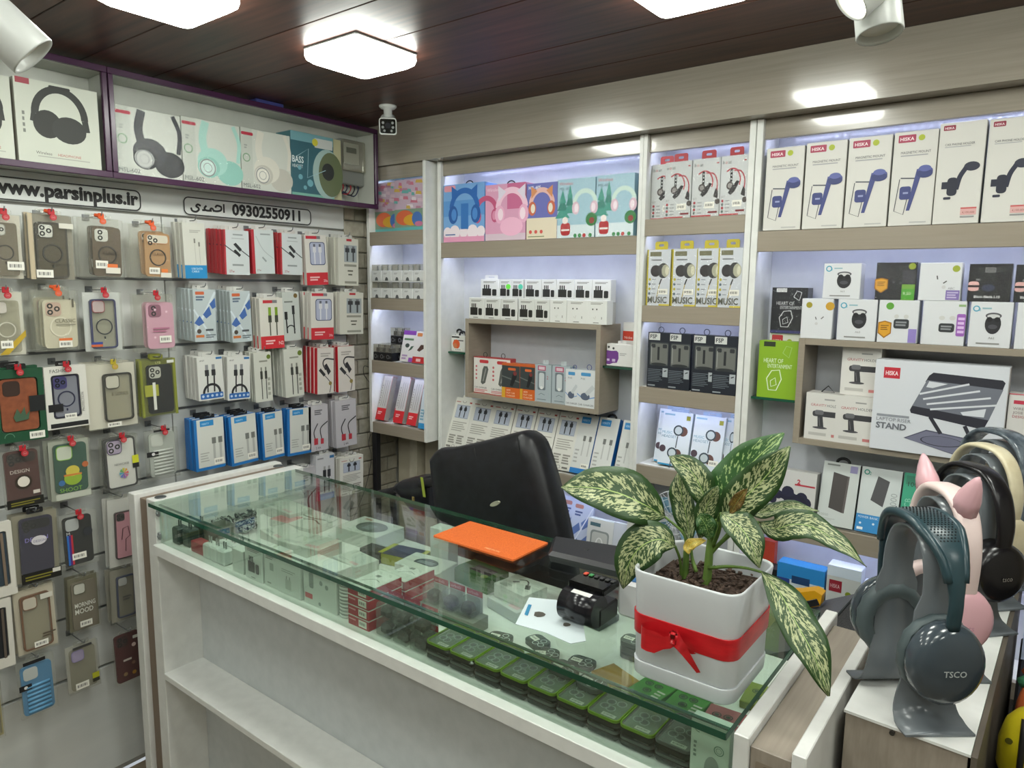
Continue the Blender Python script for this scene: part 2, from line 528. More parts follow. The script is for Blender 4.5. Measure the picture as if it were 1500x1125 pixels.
def unit(label, x0, x1, yf, z0, z1, tl, tr, shelves, header=1.970, base=None):
    u = thing('shelf_unit', label, 'shelf unit', ((x0 + x1) / 2, YB, z0), group='shelf units along the back wall')
    ox, oy, oz = (x0 + x1) / 2, YB, z0
    def B(name, a, m, c=0.0012):
        b = MB(m); b.cbox(a[0] - ox, a[1] - oy, a[2] - oz, a[3] - ox, a[4] - oy, a[5] - oz, c); return b.build(name, u)
    B('side_panel', (x0, yf, z0, x0 + tl, YB, z1), WHITE)
    B('side_panel', (x1 - tr, yf, z0, x1, YB, z1), WHITE)
    B('back_panel', (x0 + tl, YB - 0.004, z0, x1 - tr, YB, z1), BACKW)
    B('header_board', (x0 + tl, yf + 0.014, header, x1 - tr, yf + 0.030, z1), FASC)
    for zb, zt in shelves:
        s = B('shelf', (x0 + tl, yf + 0.017, zt - 0.016, x1 - tr, YB - 0.004, zt), WHITE)
        f = MB(TAUPE); f.cbox(x0 + tl - ox, yf - oy + 0.001, zb - oz, x1 - tr - ox, yf - oy + 0.017, zt - oz - 0.0005, 0.0012); f.build('shelf_front', s)
    return u

U1 = unit('narrow white shelf unit with four taupe shelf fronts beside the brick strip', 0.030, 0.3585, 1.950, 0.958, 2.0225, 0.016, 0.014,
          [(1.72, 1.773), (1.466, 1.512), (1.209, 1.260), (0.958, 1.004)])
U2 = unit('wide shelf unit behind the black chair with a taupe box niche', 0.372, 1.2245, 2.000, 0.0, 2.0225, 0.017, 0.0125,
          [(1.668, 1.725), (0.882, 0.926), (0.58, 0.625)])
U3 = unit('narrow shelf unit of earphone boxes between the two wide units', 1.225, 1.5640, 2.000, 0.0, 2.0225, 0.0125, 0.0175,
          [(1.722, 1.772), (1.461, 1.512), (1.209, 1.259), (0.955, 1.009), (0.58, 0.625)])
U4 = unit('wide shelf unit on the right with the laptop stand box in its niche', 1.566, 2.62, 2.000, 0.0, 2.0225, 0.018, 0.018,
          [(1.668, 1.724), (0.870, 0.926), (0.595, 0.64)])
def niche(u, x0, x1, z0, z1, yf):
    ox, oy, oz = u.location
    bx = lambda nm, a: MB(TAUPE).cbox(a[0] - ox, a[1] - oy, a[2] - oz, a[3] - ox, a[4] - oy, a[5] - oz, 0.001).build(nm, u)
    t = 0.017
    bx('niche_side', (x0, yf, z0, x0 + t, YB - .004, z1)); bx('niche_side', (x1 - t, yf, z0, x1, YB - .004, z1))
    bx('niche_top', (x0 + t, yf, z1 - t, x1 - t, YB - .004, z1)); bx('niche_bottom', (x0 + t, yf, z0, x1 - t, YB - .004, z0 + t))
niche(U2, 0.512, 1.094, 1.150, 1.445, 2.0)
niche(U4, 1.712, 2.42, 1.147, 1.436, 2.0)
def glass_shelf(u, x0, x1, z, y0=2.02):
    ox, oy, oz = u.location
    b = MB(SHELFGLASS); b.box(x0 - ox, y0 - oy, z - 0.007 - oz, x1 - ox, YB - .004 - oy, z - oz)
    o = b.build('glass_shelf', u)
    e = MB(GEDGE); e.box(x0 - ox, y0 - 0.001 - oy, z - 0.007 - oz, x1 - ox, y0 - oy, z - oz); e.build('glass_edge', o)
glass_shelf(U2, 0.390, 0.512, 1.312, 2.04); glass_shelf(U2, 1.094, 1.211, 1.312); glass_shelf(U4, 1.585, 1.712, 1.262)
for args in ((0.05, 0.34, 1.988, 2.000, 'under the header of the narrow unit by the brick strip', 16), (0.05, 0.34, 1.975, 1.4945, 'under the charger shelf by the brick strip', 16), (0.05, 0.34, 1.975, 1.2425, 'above the leaning red cable boxes', 16),
             (0.05, 0.34, 1.975, 1.7555, 'above the white chargers by the brick strip', 16),
             (0.40, 1.20, 2.040, 2.001, 'above the cat-ear headphone boxes', 40), (0.40, 1.20, 2.026, 1.7075, 'above the white charger boxes', 40),
             (1.25, 1.53, 2.040, 2.001, 'above the red-tabbed earphone boxes', 14), (1.25, 1.53, 2.026, 1.7545, 'above the yellow earphone boxes', 14), (1.25, 1.53, 2.026, 1.4945, 'above the black earphone boxes', 14), (1.25, 1.53, 2.026, 1.2415, 'above the leaning earphone boxes', 14),
             (1.60, 2.58, 2.040, 2.001, 'above the tall white car mount boxes', 46), (1.60, 2.58, 2.026, 1.7065, 'above the earbud boxes', 46), (1.60, 2.58, 2.026, 0.9085, 'above the lowest shelf on the right', 46), (0.40, 1.20, 2.026, 0.9085, 'above the lowest shelf behind the chair', 40)):
    led_strip(*args)
# black steel leg under the narrow unit
lg = MB(mat('#17171c', 0.4)); lg.cbox(0.036, 1.955, 0, 0.062, 1.98, 0.9575, 0.002)
lo_ = lg.build('leg', U1); lo_.location = -Vector(U1.location); lo_['label'] = 'black square steel leg'

# ------------------------------------------------------------------ lamps
LAMPM = emit_mat('lamp_panel_glow', '#fbfff6', LAMP_POWER)
def lamp_kit():
    K = Kit()
    b = MB(mat('#9a9d9b', 0.4)); b.cbox(-0.104, -0.104, -0.008, 0.104, 0.104, 0.0, 0.003)
    K.add('base', b)
    d = MB(LAMPM)
    rings = []
    for s, z, r in ((0.104, -0.008, 0.010), (0.105, -0.020, 0.012), (0.103, -0.030, 0.016), (0.092, -0.038, 0.018)):
        rings.append([(x, y, z) for x, y in rrect(-s, -s, s, s, r, 4)])
    d.smooth = True
    d.loft([q[::-1] for q in rings], True, True)
    K.add('diffuser', d)
    return K
LK = lamp_kit()
for (x, y), lb in (((0.755, 1.31), 'square LED ceiling lamp nearest the security camera'), ((0.735, 0.81), 'square LED ceiling lamp above the left headphone cabinet, at the top edge'),
                   ((1.63, 1.38), 'square LED ceiling lamp cut by the top edge near the shelf fascia')):
    LK.put('ceiling_lamp', lb, 'lamp', (x, y, CEIL - 0.0002), group='square ceiling lamps')
for x, y in ((1.63, 0.80), (2.50, 1.38), (2.50, 0.80), (0.735, 0.25), (1.63, 0.10), (2.50, 0.10), (0.735, -0.5), (1.63, -0.7), (2.5, -0.7), (3.4, 0.8), (3.4, -0.2)):
    LK.put('ceiling_lamp', 'square LED ceiling lamp outside the picture', 'lamp', (x, y, CEIL - 0.0002), group='square ceiling lamps out of view')
# ------------------------------------------------------------------ glass counter
ct = thing('glass_counter', 'long white glass-topped counter in front of the black chair', 'counter', (1.15, 1.13, 0))
def CB(name, a, m, c=0.0015, par=None):
    b = MB(m); b.cbox(a[0] - 1.15, a[1] - 1.13, a[2], a[3] - 1.15, a[4] - 1.13, a[5], c); return b.build(name, par or ct)
CB('end_panel', (0.196, 0.900, 0, 0.233, 1.385, 0.970), WHITE)
CB('end_panel_core', (0.2335, 0.915, 0, 0.2925, 1.380, 0.958), mat('#7a6a5a', 0.5))
CB('end_panel', (0.293, 0.905, 0, 0.341, 1.392, 0.970), WHITE)
CB('ledge', (0.3415, 0.893, 0.822, 1.966, 1.365, 0.850), WHITE)
CB('front_panel', (0.3415, 1.020, 0, 1.966, 1.040, 0.8215), WHITE2)
CB('lower_shelf', (0.3415, 0.902, 0.448, 1.966, 1.0195, 0.466), WHITE)
CB('back_panel', (0.3415, 1.345, 0, 1.966, 1.363, 0.8215), WHITE2)
g = MB(GLASS); g.box(0.342 - 1.15, 0.888 - 1.13, 0.960, 1.9610 - 1.15, 1.360 - 1.13, 0.970)
gt = g.build('glass_top', ct); gt['label'] = 'clear glass top with dark green edge'
for a in ((0.342, 0.8870, 0.960, 1.961, 0.8878, 0.970), (0.342, 1.3602, 0.960, 1.961, 1.361, 0.970), (1.9612, 0.888, 0.960, 1.962, 1.36, 0.970)):
    e = MB(GEDGE); e.box(a[0] - 1.15, a[1] - 1.13, a[2], a[3] - 1.15, a[4] - 1.13, a[5]); e.build('glass_edge', gt)
g = MB(GLASS); g.box(0.345 - 1.15, 0.914 - 1.13, 0.8505, 1.958 - 1.15, 0.920 - 1.13, 0.9595); fg = g.build('front_glass', ct)
e = MB(GEDGE); e.box(0.345 - 1.15, 0.9142 - 1.13, 0.957, 1.958 - 1.15, 0.9198 - 1.13, 0.9598); e.build('glass_edge', fg)
for z in (0.872, 0.938):
    h = MB(mat('#a8adb0', 0.3, 0.7)); h.cbox(0.343 - 1.15, 0.906 - 1.13, z - 0.010, 0.356 - 1.15, 0.913 - 1.13, z + 0.010, 0.002)
    h.cyl((0.352 - 1.15, 0.9058 - 1.13, z), (0.352 - 1.15, 0.903 - 1.13, z), 0.004, n=10); h.build('hinge', ct)
for px, py in ((232, 727), (404, 682)):
    p = at(px, py, Z=0.9705)
    d = MB(mat('#5b6062', 0.3, 0.5)); d.smooth = True
    d.lathe([(0.0155, 0.0), (0.0155, 0.0015), (0.012, 0.0035), (0.004, 0.0042)], (p.x + 0.012 - 1.15, p.y - 1.13, 0.9702), 20); d.build('glass_pad', ct)
# partition boards at the right end
cp = thing('counter_partition', 'white and taupe partition boards at the right end of the counter', 'partition', (2.015, 1.13, 0))
def PB(name, a, m, par=None):
    b = MB(m); b.cbox(a[0] - 2.015, a[1] - 1.13, a[2], a[3] - 2.015, a[4] - 1.13, a[5], 0.0015); return b.build(name, par or cp)
PB('white_board', (1.9685, 0.897, 0, 1.9895, 1.375, 0.970), WHITE)
tb = PB('taupe_board', (1.990, 0.903, 0, 2.0435, 1.345, 0.957), TAUPE2)
PB('white_board', (2.044, 0.902, 0, 2.0625, 1.335, 0.970), WHITE)
sa = Art(0.0535, 0.2); sa.rr(.15, .82, .9, .99, .05, '#85796a'); sa.disc(.42, .945, .10, '#5c5147'); sa.lines(.2, .83, .85, .92, 5, '#5c5147', .22)
so = sa.mb.build('worn_sticker', cp); so.location = (1.990 - 2.015, 0.903 - 1.13, 0.74)
# headphone display cabinet
dc = thing('display_cabinet', 'low cabinet with white top carrying the headphone stands', 'cabinet', (2.15, 1.3, 0))
def prism_xy(pts, z0, z1, m):
    b = MB(m); A = b.ring([(x - 2.15, y - 1.3, z0) for x, y in pts]); Bq = b.ring([(x - 2.15, y - 1.3, z1) for x, y in pts])
    b.face(A[::-1]); b.face(Bq); b.bridge(A, Bq); return b
b = prism_xy([(2.076, 1.052), (2.226, 1.046), (2.248, 1.82), (2.088, 1.82)], 0, 0.9655, TAUPE2); b.build('body', dc)
b = prism_xy([(2.074, 1.049), (2.229, 1.043), (2.250, 1.822), (2.086, 1.822)], 0.966, 0.970, WHITE); b.build('top', dc)
b = prism_xy([(2.2295, 1.043), (2.2365, 1.043), (2.2575, 1.822), (2.2505, 1.822)], 0.0, 0.968, mat('#5d564c', 0.5)); b.build('side_edge', dc)
p = at(1307, 1073, Y=1.047)
b = MB(mat('#2b2926', 0.4)); b.cyl((p.x - 2.15, 1.0475 - 1.3, p.z), (p.x - 2.15, 1.044 - 1.3, p.z), 0.0035, n=12); b.build('screw_cap', dc)

# ------------------------------------------------------------------ pot plant
pot = thing('potted_plant', 'variegated dumb cane in a white square pot tied with red ribbon', 'plant', (1.865, 1.025, 0.9703))
def sq(s, z, r=0.024, n=5): return [(x, y, z) for x, y in rrect(-s, -s, s, s, r, n)]
POTM = noise_mat('white_pot_plastic', '#c9cdd0', '#d3d7d9', (9, 9, 9), 0.28)
b = MB(POTM); b.smooth = True
b.loft([sq(.079, 0), sq(.0815, .003), sq(.0825, .024), sq(.0825, .0255)], True, True); b.build('saucer', pot)
b = MB(POTM); b.smooth = True
b.loft([sq(.0800, .0258), sq(.0812, .028), sq(.0835, .150), sq(.0855, .1685), sq(.0850, .171), sq(.0828, .171), sq(.0815, .168), sq(.0805, .120)], True, False)
b.build('pot', pot)
SOIL = noise_mat('brown_soil', '#2c211b', '#5d4a3e', (180, 180, 180), 0.9, bump=1.0, nscale=1)
b = MB(SOIL)
rows = []
for s_ in [k / 12 for k in range(12, 0, -1)]:
    rows.append([(x * s_, y * s_, .136 + RND.uniform(-.004, .005)) for x, y, z in sq(.0798, 0, .022, 6)])
b.loft(rows, False, True); b.build('soil', pot)
b = MB(SOIL)
for k in range(240):
    c = Vector((RND.uniform(-.074, .074), RND.uniform(-.074, .074), .141 + RND.uniform(0, .004))); r = RND.uniform(.002, .005)
    d = Vector((RND.uniform(-1, 1), RND.uniform(-1, 1), RND.uniform(-.3, .3))).normalized()
    b.tube([c - d * r * 1.4, c - d * r * .5, c + d * r * .5, c + d * r * 1.4], [r * .35, r * .8, r * .8, r * .35], 5)
b.build('soil_crumbs', pot)['kind'] = 'stuff'
RIB = noise_mat('red_satin_ribbon', '#a80f18', '#d01e26', (20, 20, 60), 0.35)
b = MB(RIB); b.smooth = True
b.loft([sq(.0834, .070), sq(.0836, .071), sq(.0843, .102), sq(.0842, .103), sq(.0830, .1028)], False, False); rib = b.build('ribbon', pot)
def sheet(mb, pts, wid, thick=0.0005):
    """band along points with the given half-width vectors"""
    mb.grid([[p - w, p + w] for p, w in zip(pts, wid)])
bow = MB(RIB); bow.smooth = True
cy = -.0855; bx0 = -.005
def loop(sign):
    pts, wd = [], []
    for k in range(13):
        a = math.pi * 2 * k / 12
        pts.append(Vector((bx0 + sign * (.023 - .023 * math.cos(a)), cy - .005 - .013 * (1 - math.cos(a)) * .6 - .009 * math.sin(a), .084 + .004 * math.sin(a) * sign - .002)))
        wd.append(Vector((0, 0, .017 if 2 < k < 10 else .010)))
    sheet(bow, pts, wd)
loop(-1)
for ex, ez, wdt in ((.042, .048, .014), (.034, .074, .013)):
    pts = [Vector((bx0 + ex * t, cy - .004 - .012 * math.sin(t * 2.6), .086 + (ez - .086) * t * t)) for t in [k / 6 for k in range(7)]]
    sheet(bow, pts, [Vector((.003, 0, wdt * (1 - .15 * k))) for k in range(7)])
bow.cbox(bx0 - .007, cy - .011, .076, bx0 + .007, cy, .096, .003)
bow.build('ribbon_bow', pot)

def leaf_material(name, dark, light, thr, yellow=False):
    m, N, L, B = nodes_of(name)
    uv = N.new('ShaderNodeUVMap'); uv.uv_map = 'leaf'
    sep = N.new('ShaderNodeSeparateXYZ'); L.new(uv.outputs[0], sep.inputs[0])
    mp = N.new('ShaderNodeMapping'); mp.inputs['Scale'].default_value = (9, 20, 1); mp.inputs['Rotation'].default_value = (0, 0, 0.5)
    ab = N.new('ShaderNodeMath'); ab.operation = 'ABSOLUTE'; L.new(sep.outputs['X'], ab.inputs[0])
    cmb = N.new('ShaderNodeCombineXYZ')
    mv = N.new('ShaderNodeMath'); mv.operation = 'MULTIPLY_ADD'; mv.inputs[1].default_value = -0.25; L.new(ab.outputs[0], mv.inputs[0]); L.new(sep.outputs['Y'], mv.inputs[2])
    L.new(sep.outputs['X'], cmb.inputs[0]); L.new(mv.outputs[0], cmb.inputs[1]); 
    oi = N.new('ShaderNodeObjectInfo'); L.new(oi.outputs['Random'], cmb.inputs[2])
    mp.inputs['Scale'].default_value = (5.0, 22, 37); L.new(cmb.outputs[0], mp.inputs[0]); mp.inputs['Rotation'].default_value = (0, 0, 0)
    n = N.new('ShaderNodeTexNoise'); n.inputs['Scale'].default_value = 1.3; n.inputs['Detail'].default_value = 3.5; n.inputs['Roughness'].default_value = 0.62
    L.new(mp.outputs[0], n.inputs['Vector'])
    # green margin and midrib
    mr = N.new('ShaderNodeMapRange'); mr.inputs['From Min'].default_value = 0.70; mr.inputs['From Max'].default_value = 1.0; mr.inputs['To Max'].default_value = 0.45
    L.new(ab.outputs[0], mr.inputs['Value'])
    mid = N.new('ShaderNodeMapRange'); mid.inputs['From Min'].default_value = 0.0; mid.inputs['From Max'].default_value = 0.10; mid.inputs['To Min'].default_value = 0.10; mid.inputs['To Max'].default_value = 0.0
    L.new(ab.outputs[0], mid.inputs['Value'])
    s1 = N.new('ShaderNodeMath'); s1.operation = 'SUBTRACT'; L.new(n.outputs['Fac'], s1.inputs[0]); L.new(mr.outputs[0], s1.inputs[1])
    s2 = N.new('ShaderNodeMath'); s2.operation = 'SUBTRACT'; L.new(s1.outputs[0], s2.inputs[0]); L.new(mid.outputs[0], s2.inputs[1])
    cr = N.new('ShaderNodeValToRGB'); e = cr.color_ramp.elements
    e[0].position = thr - 0.02; e[0].color = lin(dark); e[1].position = thr + 0.03; e[1].color = lin(light)
    L.new(s2.outputs[0], cr.inputs[0])
    # pale midrib line
    mb2 = N.new('ShaderNodeMath'); mb2.operation = 'LESS_THAN'; mb2.inputs[1].default_value = 0.025; L.new(ab.outputs[0], mb2.inputs[0])
    mx = N.new('ShaderNodeMix'); mx.data_type = 'RGBA'; mx.inputs[7].default_value = lin('#9db56a')
    L.new(mb2.outputs[0], mx.inputs[0]); L.new(cr.outputs[0], mx.inputs[6]); L.new(mx.outputs[2], B.inputs['Base Color'])
    B.inputs['Roughness'].default_value = 0.42
    bp = N.new('ShaderNodeBump'); bp.inputs['Strength'].default_value = 0.25; bp.inputs['Distance'].default_value = 0.003
    L.new(n.outputs['Fac'], bp.inputs['Height']); L.new(bp.outputs[0], B.inputs['Normal'])
    return m
LEAFM = leaf_material('variegated_leaf', '#26441a', '#aeb487', 0.505)
LEAFG = leaf_material('greener_variegated_leaf', '#24501a', '#9ab274', 0.565)
YELLM = leaf_material('withered_yellow_leaf', '#a08a35', '#c9b048', 0.5)
BRNM = leaf_material('withered_brown_leaf', '#5f4a20', '#8b7433', 0.5)
PO = Vector(pot.location)
def leaf(mid, wpx, m=LEAFM, tiltv=(0, 0, 0.35), fold=0.25, peak=0.45, roll0=0.0, roll1=0.0, ns=16):
    """mid: (px, py, Y) along the midrib from base to tip; wpx: widest width in the photo's pixels"""
    pts = [at(a, b_, Y=c) for a, b_, c in mid]
    P = smooth_line(pts, max(2, ns // (len(pts) - 1)))
    depth = (pts[len(pts) // 2] - CAM).dot(FWD)
    hw = wpx / FPX * depth / 2
    bm = bmesh.new(); uvl = bm.loops.layers.uv.new('leaf'); rows = []
    n = len(P)
    for k, p in enumerate(P):
        t = k / (n - 1)
        d = (P[min(k + 1, n - 1)] - P[max(k - 1, 0)]).normalized()
        nr = ((CAM - p).normalized() + Vector(tiltv)).normalized()
        nr = (nr - d * nr.dot(d)).normalized()
        w = d.cross(nr)
        ang = math.radians(roll0 + (roll1 - roll0) * t)
        w, nr = w * math.cos(ang) + nr * math.sin(ang), nr * math.cos(ang) - w * math.sin(ang)
        s = (math.sin(math.pi * min(1, t / peak) * .5) if t < peak else math.cos(math.pi * .5 * ((t - peak) / (1 - peak)) ** 1.25))
        s = max(s, 0.02) ** 0.85
        row = []
        for j in range(-3, 4):
            u = j / 3
            q = p + w * (u * hw * s) + nr * (abs(u) * hw * s * fold + 0.0012 * math.sin(k * 1.1 + (2 if j < 0 else 0)) * abs(u) * 2)
            row.append((bm.verts.new(q - PO), u, t))
        rows.append(row)
    for a, b_ in zip(rows, rows[1:]):
        for j in range(6):
            q = (a[j], a[j + 1], b_[j + 1], b_[j])
            f = bm.faces.new([x[0] for x in q]); f.smooth = True
            for lp, x in zip(f.loops, q): lp[uvl].uv = (x[1], x[2])
    me = bpy.data.meshes.new('leaf'); bm.to_mesh(me); bm.free(); me.materials.append(m)
    o = link('leaf', me, pot)
    so_ = o.modifiers.new('thick', 'SOLIDIFY'); so_.thickness = 0.0006
    return o
STEMG = noise_mat('green_stem', '#3f5a22', '#6d8a3c', (60, 60, 20), 0.45)
def stalk(pts, r0, r1, m=STEMG, name='leaf_stalk'):
    P = smooth_line([at(a, b_, Y=c) - PO for a, b_, c in pts], 5)
    b = MB(m); b.smooth = True
    b.tube(P, [r0 + (r1 - r0) * k / (len(P) - 1) for k in range(len(P))], 8); return b.build(name, pot)
stalk([(1002, 872, 1.035), (1004, 835, 1.035), (1006, 800, 1.035)], .0062, .0052, name='stem')
stalk([(1030, 882, 1.03), (1036, 845, 1.035), (1040, 800, 1.04), (1046, 760, 1.045)], .0085, .0050, name='stem')
leaf([(974, 757, 1.03), (945, 740, 1.00), (905, 722, .975), (865, 714, .955), (822, 713, .94)], 78, LEAFM, (0.1, 0, .5), .18, .42)
stalk([(1006, 800, 1.035), (1000, 780, 1.035), (974, 757, 1.03)], .0026, .002)
leaf([(989, 800, 1.01), (966, 790, .99), (940, 800, .975), (922, 824, .965), (912, 862, .96)], 62, LEAFM, (0.2, 0, .4), .2, .42)
stalk([(998, 850, 1.03), (996, 820, 1.02), (989, 800, 1.01)], .0026, .002)
leaf([(1040, 752, 1.04), (1030, 722, 1.04), (1012, 690, 1.035), (980, 668, 1.03)], 44, LEAFM, (.3, 0, .3), .25, .5)
leaf([(1012, 800, 1.04), (1006, 760, 1.045), (998, 722, 1.05), (994, 690, 1.055)], 36, LEAFM, (-.4, 0, .2), .3, .5)
leaf([(1025, 790, 1.02), (1030, 760, 1.02), (1038, 735, 1.02), (1052, 712, 1.02)], 34, LEAFM, (.5, 0, .2), .3, .5)
leaf([(1048, 764, 1.05), (1068, 722, 1.06), (1100, 680, 1.07), (1148, 634, 1.08)], 74, LEAFG, (-.25, 0, .4), .22, .42)
leaf([(1054, 772, 1.04), (1082, 738, 1.035), (1120, 700, 1.03), (1157, 654, 1.03)], 62, LEAFM, (.1, 0, .5), .22, .45)
leaf([(1088, 750, 1.06), (1120, 750, 1.07), (1155, 742, 1.08), (1200, 748, 1.09)], 24, LEAFM, (0, 0, .9), .15, .4)
leaf([(1112, 765, 1.03), (1135, 775, 1.03), (1160, 768, 1.03), (1190, 772, 1.03), (1228, 795, 1.03), (1270, 830, 1.03)], 46, LEAFM, (0, 0, .5), .1, .4, -35, 30, 20)
leaf([(1056, 752, 1.01), (1080, 768, .995), (1098, 792, .985), (1113, 832, .98)], 48, LEAFM, (.2, 0, .4), .25, .42)
leaf([(1116, 838, 1.0), (1142, 868, .985), (1166, 912, .965), (1192, 960, .95), (1214, 1020, .94)], 58, LEAFM, (.5, 0, .1), .22, .5)
stalk([(1038, 832, 1.03), (1066, 830, 1.025), (1092, 832, 1.01), (1116, 838, 1.0)], .0030, .0018)
leaf([(1040, 790, 1.02), (1034, 770, 1.015), (1022, 752, 1.01)], 30, LEAFG, (0, 0, .3), .3, .5)
leaf([(1034, 792, 1.0), (1018, 795, .99), (1008, 802, .985), (1009, 812, .98)], 16, YELLM, (0, 0, .3), .3, .5)
leaf([(1070, 752, 1.0), (1080, 735, .995), (1094, 716, .99)], 18, BRNM, (0, 0, .2), .5, .5)
for a in ([(1046, 790, 1.04), (1052, 770, 1.045), (1048, 764, 1.05)], [(1040, 812, 1.04), (1056, 795, 1.04), (1088, 770, 1.03), (1112, 765, 1.03)], [(1044, 800, 1.04), (1054, 775, 1.03), (1056, 752, 1.01)],
          [(1040, 810, 1.04), (1064, 785, 1.05), (1088, 750, 1.06)], [(1038, 805, 1.04), (1040, 780, 1.04), (1040, 752, 1.04)], [(1020, 838, 1.035), (1014, 818, 1.04), (1012, 800, 1.04)]):
    stalk(a, .0034, .0022)

# ------------------------------------------------------------------ office chair
chair = thing('office_chair', 'black leather office chair behind the counter', 'chair', (1.02, 1.60, 0))
CO = Vector(chair.location)
LEA = noise_mat('black_leather', '#08080b', '#15161b', (40, 40, 40), 0.38, bump=0.12, spec=0.45)
outline = [(627, 672), (640, 657), (662, 655), (712, 644), (758, 632), (771, 633), (786, 648), (800, 690), (812, 735), (824, 790), (834, 850), (838, 900), (760, 905), (690, 890), (660, 850), (646, 800), (636, 750), (630, 705)]
def chp(px, py, off=0.0):
    # back cushion plane leans back and turns a little
    q = at(px, py, Y=1.50)
    for _ in range(3): q = at(px, py, Y=1.495 + 0.06 * (q.x - 0.8) + 0.10 * (q.z - 0.8))
    return q + Vector((0.05, -1, 0.1)).normalized() * off
OL = smooth_line([chp(*p) for p in outline + outline[:1]], 3)[:-1]
cen = sum(OL, Vector()) / len(OL)
b = MB(LEA); b.smooth = True
nrm = Vector((0.05, -1, 0.1)).normalized()
rings = []
for s, o in ((.90, -.075), (.985, -.065), (1.0, -.035), (1.0, -.02), (.975, .0), (.93, .012), (.78, .020), (.45, .024)):
    rings.append([(cen + (p - cen) * s + nrm * o) - CO for p in OL])
b.loft([r for r in rings], True, True); bk = b.build('backrest', chair)
for pl in ([(764, 640), (772, 700), (778, 770), (780, 830)], [(700, 655), (706, 680)], [(640, 716), (660, 720)], [(650, 720), (656, 760), (664, 800)]):
    s = MB(mat('#050507', 0.5)); s.tube([chp(a, c, .0195 if 660 < a < 785 else .008) - CO for a, c in pl], .0014, 5); s.build('seam', bk)
bd = MB(mat('#a9a993', 0.3, 0.4)); c = chp(733, 736, .025)
ux = (chp(760, 726, .025) - c).normalized(); uz = nrm.cross(ux)
bd.loft([[c + ux * (math.cos(a * math.pi / 10) * r) + uz * (math.sin(a * math.pi / 10) * r * .34) + nrm * o - CO for a in range(20)] for r, o in ((.019, -.004), (.019, .001), (.017, .0025))]); bd.build('badge', bk)
b = MB(LEA); b.smooth = True
b.loft([[(x, y, z) for x, y in rrect(-s, -s + .10, s, s + .10, .06, 5)] for s, z in ((.19, .40), (.215, .42), (.22, .45), (.21, .475), (.17, .482))]); b.build('seat', chair)
b = MB(mat('#1a1a1d', 0.35)); b.cyl((0, .06, .06), (0, .06, .40), .025, n=14); b.build('gas_column', chair)
for k in range(5):
    a = math.radians(72 * k + 20); e = Vector((math.cos(a) * .21, .06 + math.sin(a) * .21, .055))
    b = MB(mat('#1a1a1d', 0.35)); b.tube([(0, .06, .085), (e + Vector((0, .06, .0))) * .5 + Vector((0, 0, .045)), e], [.024, .019, .014], 8); l = b.build('leg', chair)
    w = MB(mat('#0d0d0f', 0.5)); w.cyl(e + Vector((-.012, 0, -.03)), e + Vector((.012, 0, -.03)), .025, n=14); w.build('caster', l)
for pts in ([(549, 722, 1.70), (575, 716, 1.66), (606, 706, 1.60), (640, 702, 1.56)],):
    P = [at(*p[:2], Y=p[2]) - CO for p in pts]
    b = MB(mat('#0b0b0e', 0.45)); b.smooth = True
    R = []
    for k, p in enumerate(P):
        R.append([p + Vector((.022 * math.cos(t * math.pi / 5), .022 * math.sin(t * math.pi / 5) * .4, .012 * math.sin(t * math.pi / 5) - .008)) for t in range(10)])
    b.loft(R); b.build('armrest', chair)
    b = MB(mat('#0b0b0e', 0.45)); q = P[1]; b.tube([q + Vector((0, 0, -.01)), q + Vector((.01, 0, -.16)), Vector((-.16, .06, .44))], [.012, .012, .014], 8); b.build('armrest_post', chair)
q = at(1000, 900, Y=1.5)
b = MB(mat('#0b0b0e', 0.45)); b.smooth = True
b.cbox(.20, -.16, .66, .26, .12, .69, .01); b.build('armrest', chair)
b = MB(mat('#0b0b0e', 0.45)); b.tube([(.23, 0, .66), (.23, 0, .50), (.16, 0, .44)], .012, 8); b.build('armrest_post', chair)

# black bag hung on the arm, with yellow-green tape
bo = at(620, 742, Y=1.60)
bag = thing('shoulder_bag', 'small black bag with yellow-green tape beside the chair back', 'bag', bo)
B2 = lambda px, py, Y: at(px, py, Y=Y) - bo
b = MB(noise_mat('glossy_black_vinyl', '#0b0b0d', '#1c1c22', (30, 30, 30), 0.28)); b.smooth = True
R = []
for px, top, bot in ((585, 706, 722), (590, 703, 726), (604, 700, 748), (622, 698, 756), (638, 697, 760)):
    p0, p1 = B2(px, top, 1.60), B2(px, bot, 1.60)
    R.append([p0 * (1 - t) + p1 * t + Vector((0, -.03 * math.sin(math.pi * max(t, .0)) ** .5 if t not in (0, 1) else 0, 0)) for t in (0, .1, .3, .6, .9, 1)] + [p1 + Vector((0, .06, 0)), p0 + Vector((0, .06, 0))])
b.loft(R); b.build('body', bag)
b = MB(mat('#97a53a', 0.5))
p0, p1 = B2(617, 699, 1.56), B2(621, 728, 1.56)
b.quad(p0 + Vector((-.004, 0, 0)), p1 + Vector((-.004, 0, 0)), p1 + Vector((.008, 0, 0)), p0 + Vector((.008, 0, 0))); b.build('tape', bag)
b = MB(mat('#a8955a', 0.35, 0.6)); c = B2(606, 731, 1.558); b.cbox(c.x - .005, c.y - .004, c.z - .008, c.x + .005, c.y, c.z + .008, .001); b.build('clasp', bag)
# ------------------------------------------------------------------ things lying on the counter glass
GZ = 0.9704
